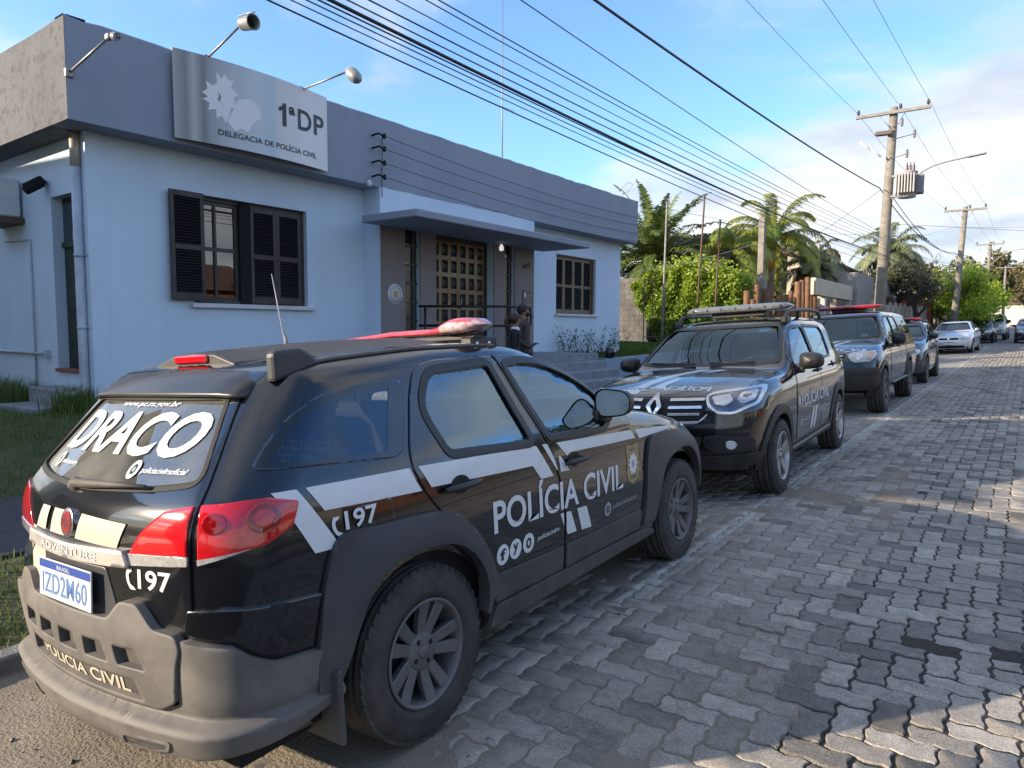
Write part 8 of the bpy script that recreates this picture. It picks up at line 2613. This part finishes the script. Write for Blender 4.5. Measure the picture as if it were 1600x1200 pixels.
def build_adventure_front():
 """the small police car behind the pick-up: same make of body as the near wagon, seen from the front"""
 b=Body(**WAGON)
 wb,rad=2.467,.33
 h=math.pi+.005
 ex,ey=Vector((math.cos(h),math.sin(h),0)),Vector((-math.sin(h),math.cos(h),0))
 o=Vector((-1.955,19.74,0))+ex*.83-ey*wb
 root=car_root('police_car','small black police car with red roof light bar, parked behind the black pickup',o.x,o.y,h)
 pa,bl,gr=MATS['paint_black'],MATS['plastic_black'],MATS['plastic_grey']
 ws=rounded([(-.56,1.40),(.56,1.40),(.70,1.125),(-.70,1.125)],.05)
 rw=rounded([(-.43,1.335),(.43,1.335),(.565,1.075),(-.565,1.075)],.04)
 rwin=rounded([(.215,1.368),(.635,1.388),(.765,1.035),(.225,1.072),(.12,1.25)],[.05,.03,.02,.03,.08])
 fwin=rounded([(.945,1.032),(.79,1.378),(1.05,1.372),(1.26,1.312),(1.42,1.238),(1.53,1.10),(1.47,1.005)],.03)
 d1=rounded([(1.012,.36),(1.86,.345),(1.915,.655),(1.85,.856),(1.77,1.02),(1.60,1.155),(1.26,1.35),(.9,1.428),(.728,1.432),(.915,.995),(1.02,.71)],.02,2)
 d2=rounded([(.42,.40),(.32,.68),(.105,.86),(0,1.05),(.085,1.32),(.30,1.425),(.70,1.428),(.90,.99),(1.0,.71),(.985,.36)],.02,2)
 base_car(b,root,wb,rad,pa,ws,rw,[(d1,0,1.06,.905),(d2,1,.2,.948)],[fwin,rwin],.83,'ten','alloy_grey',.205,.385,flare=(.09,'plastic_grey'))
 for s in (1,-1):
  side_mirror(root,s*.79,1.46,1.12,s,.2,.14)
  hl=patch('headlight',b,[rounded([(s*.36,.70),(s*.40,.80),(s*.70,.84),(s*.74,.76),(s*.66,.69)],.03)],'F',.010,MATS['lamp_clear'],root,depth=.02)
  patch('fog_lamp',b,[circ(s*.55,.45,.045,16)],'F',.034,MATS['chrome'],root,depth=.02,step=.05)
  mb=MB();mb.tube([(s*.58,-.4,1.47),(s*.585,-.2,1.515),(s*.585,.6,1.52),(s*.575,.9,1.46)],.02,8);mb.build('roof_rail',bl,root)
 patch('grille',b,[rounded([(-.32,.62),(-.33,.76),(.33,.76),(.32,.62)],.03)],'F',.008,bl,root,depth=.015)
 patch('front_bumper',b,[rounded([(-.76,.28),(-.80,.56),(.80,.56),(.76,.28)],.05)],'F',.03,gr,root,depth=.04)
 plate_front(b,root,'',.52,.06)
 roof_bar(root,.75,1.575,.58,'beacon_dark_red','beacon_dark_red',depth=.12,h=.035)
 cabin(root,.40,-.6,1.75,1.42,.98,.72,[(.36,.98,.50,.50),(-.36,.98,.50,.50)])
def build_small(name,label,spec,paint,wx,wy,h,rad,wb,kind):
 b=Body(**spec)
 ex,ey=Vector((math.cos(h),math.sin(h),0)),Vector((-math.sin(h),math.cos(h),0))
 o=Vector((wx,wy,0))+ex*.84-ey*wb
 root=car_root(name,label,o.x,o.y,h)
 bl=MATS['plastic_black']
 zt=float(b.T(np.array([1.2]))[0]);zb_=float(b.T(np.array([2.05]))[0])
 ws=rounded([(-.52,zt-.04),(.52,zt-.04),(.68,zb_+.03),(0,zb_+.01),(-.68,zb_+.03)],[.05,.05,.04,.2,.04])
 if kind=='sedan':
  rw=rounded([(-.50,1.30),(.50,1.30),(.60,1.10),(-.60,1.10)],.04)
  fwin=rounded([(.98,.985),(.94,1.33),(1.22,1.30),(1.72,1.06),(1.75,.985)],.04)
  rwin=rounded([(.10,1.0),(.02,1.12),(.30,1.31),(.86,1.335),(.90,.985)],.04)
 else:
  rw=rounded([(-.50,1.36),(.50,1.36),(.60,1.08),(-.60,1.08)],.04)
  fwin=rounded([(.93,1.02),(.88,1.375),(1.12,1.345),(1.66,1.09),(1.70,1.02)],.04)
  rwin=rounded([(.05,1.04),(.0,1.20),(.20,1.36),(.80,1.38),(.84,1.02)],.04)
 z1=fwin[:,1].min()
 d1=rounded([(.97,.32),(.95,z1-.02),(.90,fwin[:,1].max()+.035),(1.24,fwin[:,1].max()+.005),(1.82,z1+.07),(1.90,.6),(1.85,.32)],.02,2)
 d2=rounded([(.42,.32),(.40,.50),(.20,.75),(0,z1-.02),(-.04,z1+.16),(.2,rwin[:,1].max()+.035),(.87,rwin[:,1].max()+.04),(.93,z1-.02),(.95,.32)],.02,2)
 base_car(b,root,wb,rad,MATS[paint],ws,rw,[(d1,0,1.05,.90),(d2,1,.2,.92)],[fwin,rwin],.85,'six','alloy_silver',.195,rad+.05,glass='glass_dark',step=.07)
 yf=.68 if kind=='sedan' else .70
 for s in (1,-1):
  side_mirror(root,s*.80,1.66,1.02,s,.19,.13,'plastic_black' if kind!='sedan' else 'paint_silver')
  patch('headlight',b,[rounded([(s*.40,yf-.07),(s*.42,yf+.045),(s*.66,yf+.09),(s*.76,yf+.04),(s*.72,yf-.06)],.03)],'F',.010,MATS['lamp_clear'],root,depth=.02)
  patch('fog_lamp',b,[circ(s*.58,.35,.04,14)],'F',.02,MATS['chrome'],root,depth=.02,step=.05)
 patch('grille',b,[rounded([(-.37,yf-.06),(-.37,yf+.02),(.37,yf+.02),(.37,yf-.06)],.02)],'F',.010,MATS['rubber_seal'],root,depth=.015)
 patch('badge',b,[circ(0,yf-.02,.05,18)],'F',.018,MATS['chrome'],root,depth=.012,step=.04)
 patch('lower_grille',b,[rounded([(-.62,.26),(-.60,.37),(.60,.37),(.62,.26)],.03)],'F',.014,MATS['rubber_seal'],root,depth=.02)
 plate_front(b,root,'',.47,.03)
 cabin(root,.36,-.4,1.75,1.55,.96,.70,[(.36,1.0,.45,.50),(-.36,1.0,.45,.50)])
 return root
mat('bar_smoke',(.15,.16,.17),.14,coat=1.0,noise=(20,.7,(.07,.075,.08)))
mat('paint_silver',(.46,.47,.49),.3,metal=.55,coat=1.0,coat_rough=.03,dust=((.35,.31,.26),5.0,.0,.35,.9))
mat('paint_pale',(.66,.67,.69),.3,metal=.3,coat=1.0,coat_rough=.03,dust=((.4,.36,.3),5.0,.0,.3,.9))
mat('paint_dark',(.012,.014,.02),.2,metal=.2,coat=1.0,coat_rough=.03,dust=((.1,.09,.08),5.0,.0,.25,.9))
mat('paint_graphite',(.05,.055,.062),.25,metal=.5,coat=1.0,coat_rough=.03)
build_suv()
build_pickup('police_pickup','black police pickup truck with canopy and long red light bar on its roof','paint_black',-1.90,13.16,math.pi+.004,True)
build_adventure_front()
build_small('silver_sedan','silver four-door sedan parked beyond the police cars',SEDAN,'paint_pale',-2.0,37.4,math.pi-.035,.31,2.6,'sedan')
build_small('dark_hatchback','dark hatchback parked right behind the silver sedan',HATCH,'paint_dark',-1.72,51.4,math.pi-.02,.31,2.55,'hatch')
build_pickup('silver_pickup','tall silver pickup truck, last in the row of parked cars','paint_silver',-1.25,57.0,math.pi-.02,False,flare='plastic_black')
# ------------------------------------------------------------------ two people by the entrance
def skin_mesh(name,verts,edges,radii,root_i,mats,pick,parent,sub=2):
 me=bpy.data.meshes.new(name)
 me.from_pydata(verts,edges,[])
 ob=bpy.data.objects.new(name,me)
 COL.objects.link(ob)
 ob.modifiers.new('skin','SKIN')
 me.skin_vertices.new()if not me.skin_vertices else None
 for i,r_ in enumerate(radii):
  sv=me.skin_vertices[0].data[i]
  sv.radius=r_ if isinstance(r_,tuple)else (r_,r_)
  sv.use_root=(i==root_i)
 md=ob.modifiers.new('sub','SUBSURF');md.levels=sub;md.render_levels=sub
 bpy.context.view_layer.update()
 ev=ob.evaluated_get(bpy.context.evaluated_depsgraph_get())
 m2=bpy.data.meshes.new_from_object(ev)
 bpy.data.objects.remove(ob)
 m2.materials.clear()
 for m in mats:m2.materials.append(m)
 for p in m2.polygons:
  p.material_index=pick(p.center);p.use_smooth=True
 o=bpy.data.objects.new(name,m2);COL.objects.link(o);o.parent=parent
 return o
def person(label,loc,rz,H,top,legs,hair,female,mask=None):
 t=thing('person',label,'person',loc,rz)
 k=H/1.70
 V,E,Rd=[],[],[]
 def v(x,y,z,r_):V.append((x*k,y*k,z*k));Rd.append((r_[0]*k,r_[1]*k)if isinstance(r_,tuple)else r_*k);return len(V)-1
 def chain(start,pts):
  p=start
  for x,y,z,r_ in pts:
   q=v(x,y,z,r_);E.append((p,q));p=q
  return p
 pel=v(0,0,.96,(.135,.10))
 wa=chain(pel,[(0,.005,1.08,(.115,.085)),(0,0,1.25,(.14,.10)),(0,-.01,1.38,(.135,.085))])
 nk=chain(wa,[(0,-.005,1.46,.05),(0,.01,1.53,.052),(0,.02,1.60,(.072,.085)),(0,.018,1.66,(.06,.07))])
 for s in (-1,1):
  chain(pel,[(s*.09,0,.88,.085),(s*.10,.01,.50,.058),(s*.10,-.01,.10,.040),(s*.105,.0,.05,.038),(s*.11,.14,.035,.034)])
  # arms: one bent at the elbow, one hanging
  if s>0:arm=[(s*.17,0,1.40,.055),(s*.235,.0,1.14,.044),(s*.17,.15,1.02,.034),(s*.08,.19,1.06,.026)]
  else:arm=[(s*.17,0,1.40,.055),(s*.24,-.02,1.12,.044),(s*.25,.05,.88,.032),(s*.25,.06,.82,.026)]
  w=chain(wa,arm)
  bx,by,bz,_=arm[-1];px,py,pz,_=arm[-2]
  d=Vector((bx-px,by-py,bz-pz)).normalized();sd_=d.cross(Vector((0,0,1))if abs(d.z)<.8 else Vector((0,1,0))).normalized();bn=d.cross(sd_)
  pal=chain(w,[(bx+d.x*.05,by+d.y*.05,bz+d.z*.05,(.030,.016))])
  c=Vector((bx,by,bz))+d*.05
  for q,L_ in zip((-.024,-.008,.008,.024),(.062,.074,.070,.055)):
   a=c+sd_*q+d*.03;b_=a+d*L_*.6+bn*.012;e=b_+d*L_*.3+bn*.025
   chain(pal,[(a.x,a.y,a.z,.009),(b_.x,b_.y,b_.z,.008),(e.x,e.y,e.z,.0065)])
  a=Vector((bx,by,bz))+sd_*.03+d*.02;b_=a+sd_*.02+d*.04
  chain(w,[(a.x,a.y,a.z,.010),(b_.x,b_.y,b_.z,.008)])
 skin=mat('skin',(.36,.20,.13),.55)
 def pick(c):
  z=c.z/k
  if z>1.475:return 2
  if z<.09:return 3
  if z<.93 and abs(c.x/k)<.19:return 1
  if (abs(c.x/k)>.22 and z<.86)or (c.y/k>.25 and z<1.1):return 2
  return 0
 body=skin_mesh('body',V,E,Rd,pel,[top,legs,skin,MATS['rubber_seal']],pick,t)
 # face
 f=MB();f.lathe([(0,.022),(.010,.012),(.014,0)],8,Matrix.Translation((0,.098*k,1.585*k))@Matrix.Rotation(R(-90),4,'X'));f.build('nose',skin,t)
 for s in (-1,1):
  f=MB();f.lathe([(0,.006),(.010,.003),(.012,0)],8,Matrix.Translation((s*.03*k,.094*k,1.612*k))@Matrix.Rotation(R(-90),4,'X'));f.build('eye',MATS['dark_void'],t)
  f=MB();f.bbox(s*.074*k-.008,s*.074*k+.008,-.01,.03,1.57*k,1.63*k,.006);f.build('ear',skin,t)
 f=MB();f.bbox(-.022,.022,.090*k,.100*k,1.548*k,1.556*k,.003);f.build('mouth',mat('lips',(.25,.09,.075),.5),t)
 # hair as a cap of lumps
 rg=np.random.default_rng(int(H*1000))
 hb=MB();n,q=18,10;vv,ff=[],[]
 for j in range(q+1):
  ph=-0.9+(math.pi/2+.9)*j/q
  for i in range(n):
   a=2*math.pi*i/n
   front=max(0,math.sin(a))
   r_=.093*(1+(.10 if female else .05)*rg.normal())
   zz=max(math.sin(ph),-1+1.35*front)
   vv.append((r_*math.cos(ph)*math.cos(a),.005+r_*1.1*math.cos(ph)*math.sin(a)-.012,1.625*k+.095*zz))
 for j in range(q):
  for i in range(n):ff.append((j*n+i,j*n+(i+1)%n,(j+1)*n+(i+1)%n,(j+1)*n+i))
 hb.add(vv,ff,True);hb.build('hair',hair,t)
 if female:
  hb=MB();hb.tube([(0,-.08,1.66*k),(0,-.13,1.60*k),(0,-.125,1.48*k),(0,-.11,1.38*k)],[.03,.042,.036,.012],10);hb.build('pony_tail',hair,t)
  hb=MB();hb.lathe([(.075,0),(.062,.035),(.056,.05)],18,Matrix.Translation((0,.0,1.44*k)));hb.build('collar',mat('collar_white',(.72,.74,.78),.7),t)
 if mask:
  hb=MB();hb.bbox(-.055,.055,.04,.108,1.525*k,1.585*k,.022);hb.build('face_mask',mask,t)
 return t
black=mat('clothes_black',(.010,.011,.014),.85,bump=(25,.5))
person('person in black jacket with white collar and tied brown hair, standing by the entrance',(-6.35,8.68,gz_at(-6.35,8.68)+.02),R(-58),1.53,black,black,mat('hair_brown',(.045,.022,.012),.6),True)
person('taller person in dark clothes with dark hair and black face mask, farther back',(-6.55,9.18,gz_at(-6.55,9.18)+.02),R(-75),1.68,mat('clothes_patterned',(.03,.028,.03),.85,noise=(40,.9,(.10,.06,.055))),black,mat('hair_dark',(.012,.009,.008),.6),False,mat('mask_black',(.008,.008,.009),.8))
build_small('dark_car','dark grey car at the right edge of the far street',HATCH,'paint_graphite',.92,51.5,math.pi+.01,.31,2.55,'hatch')
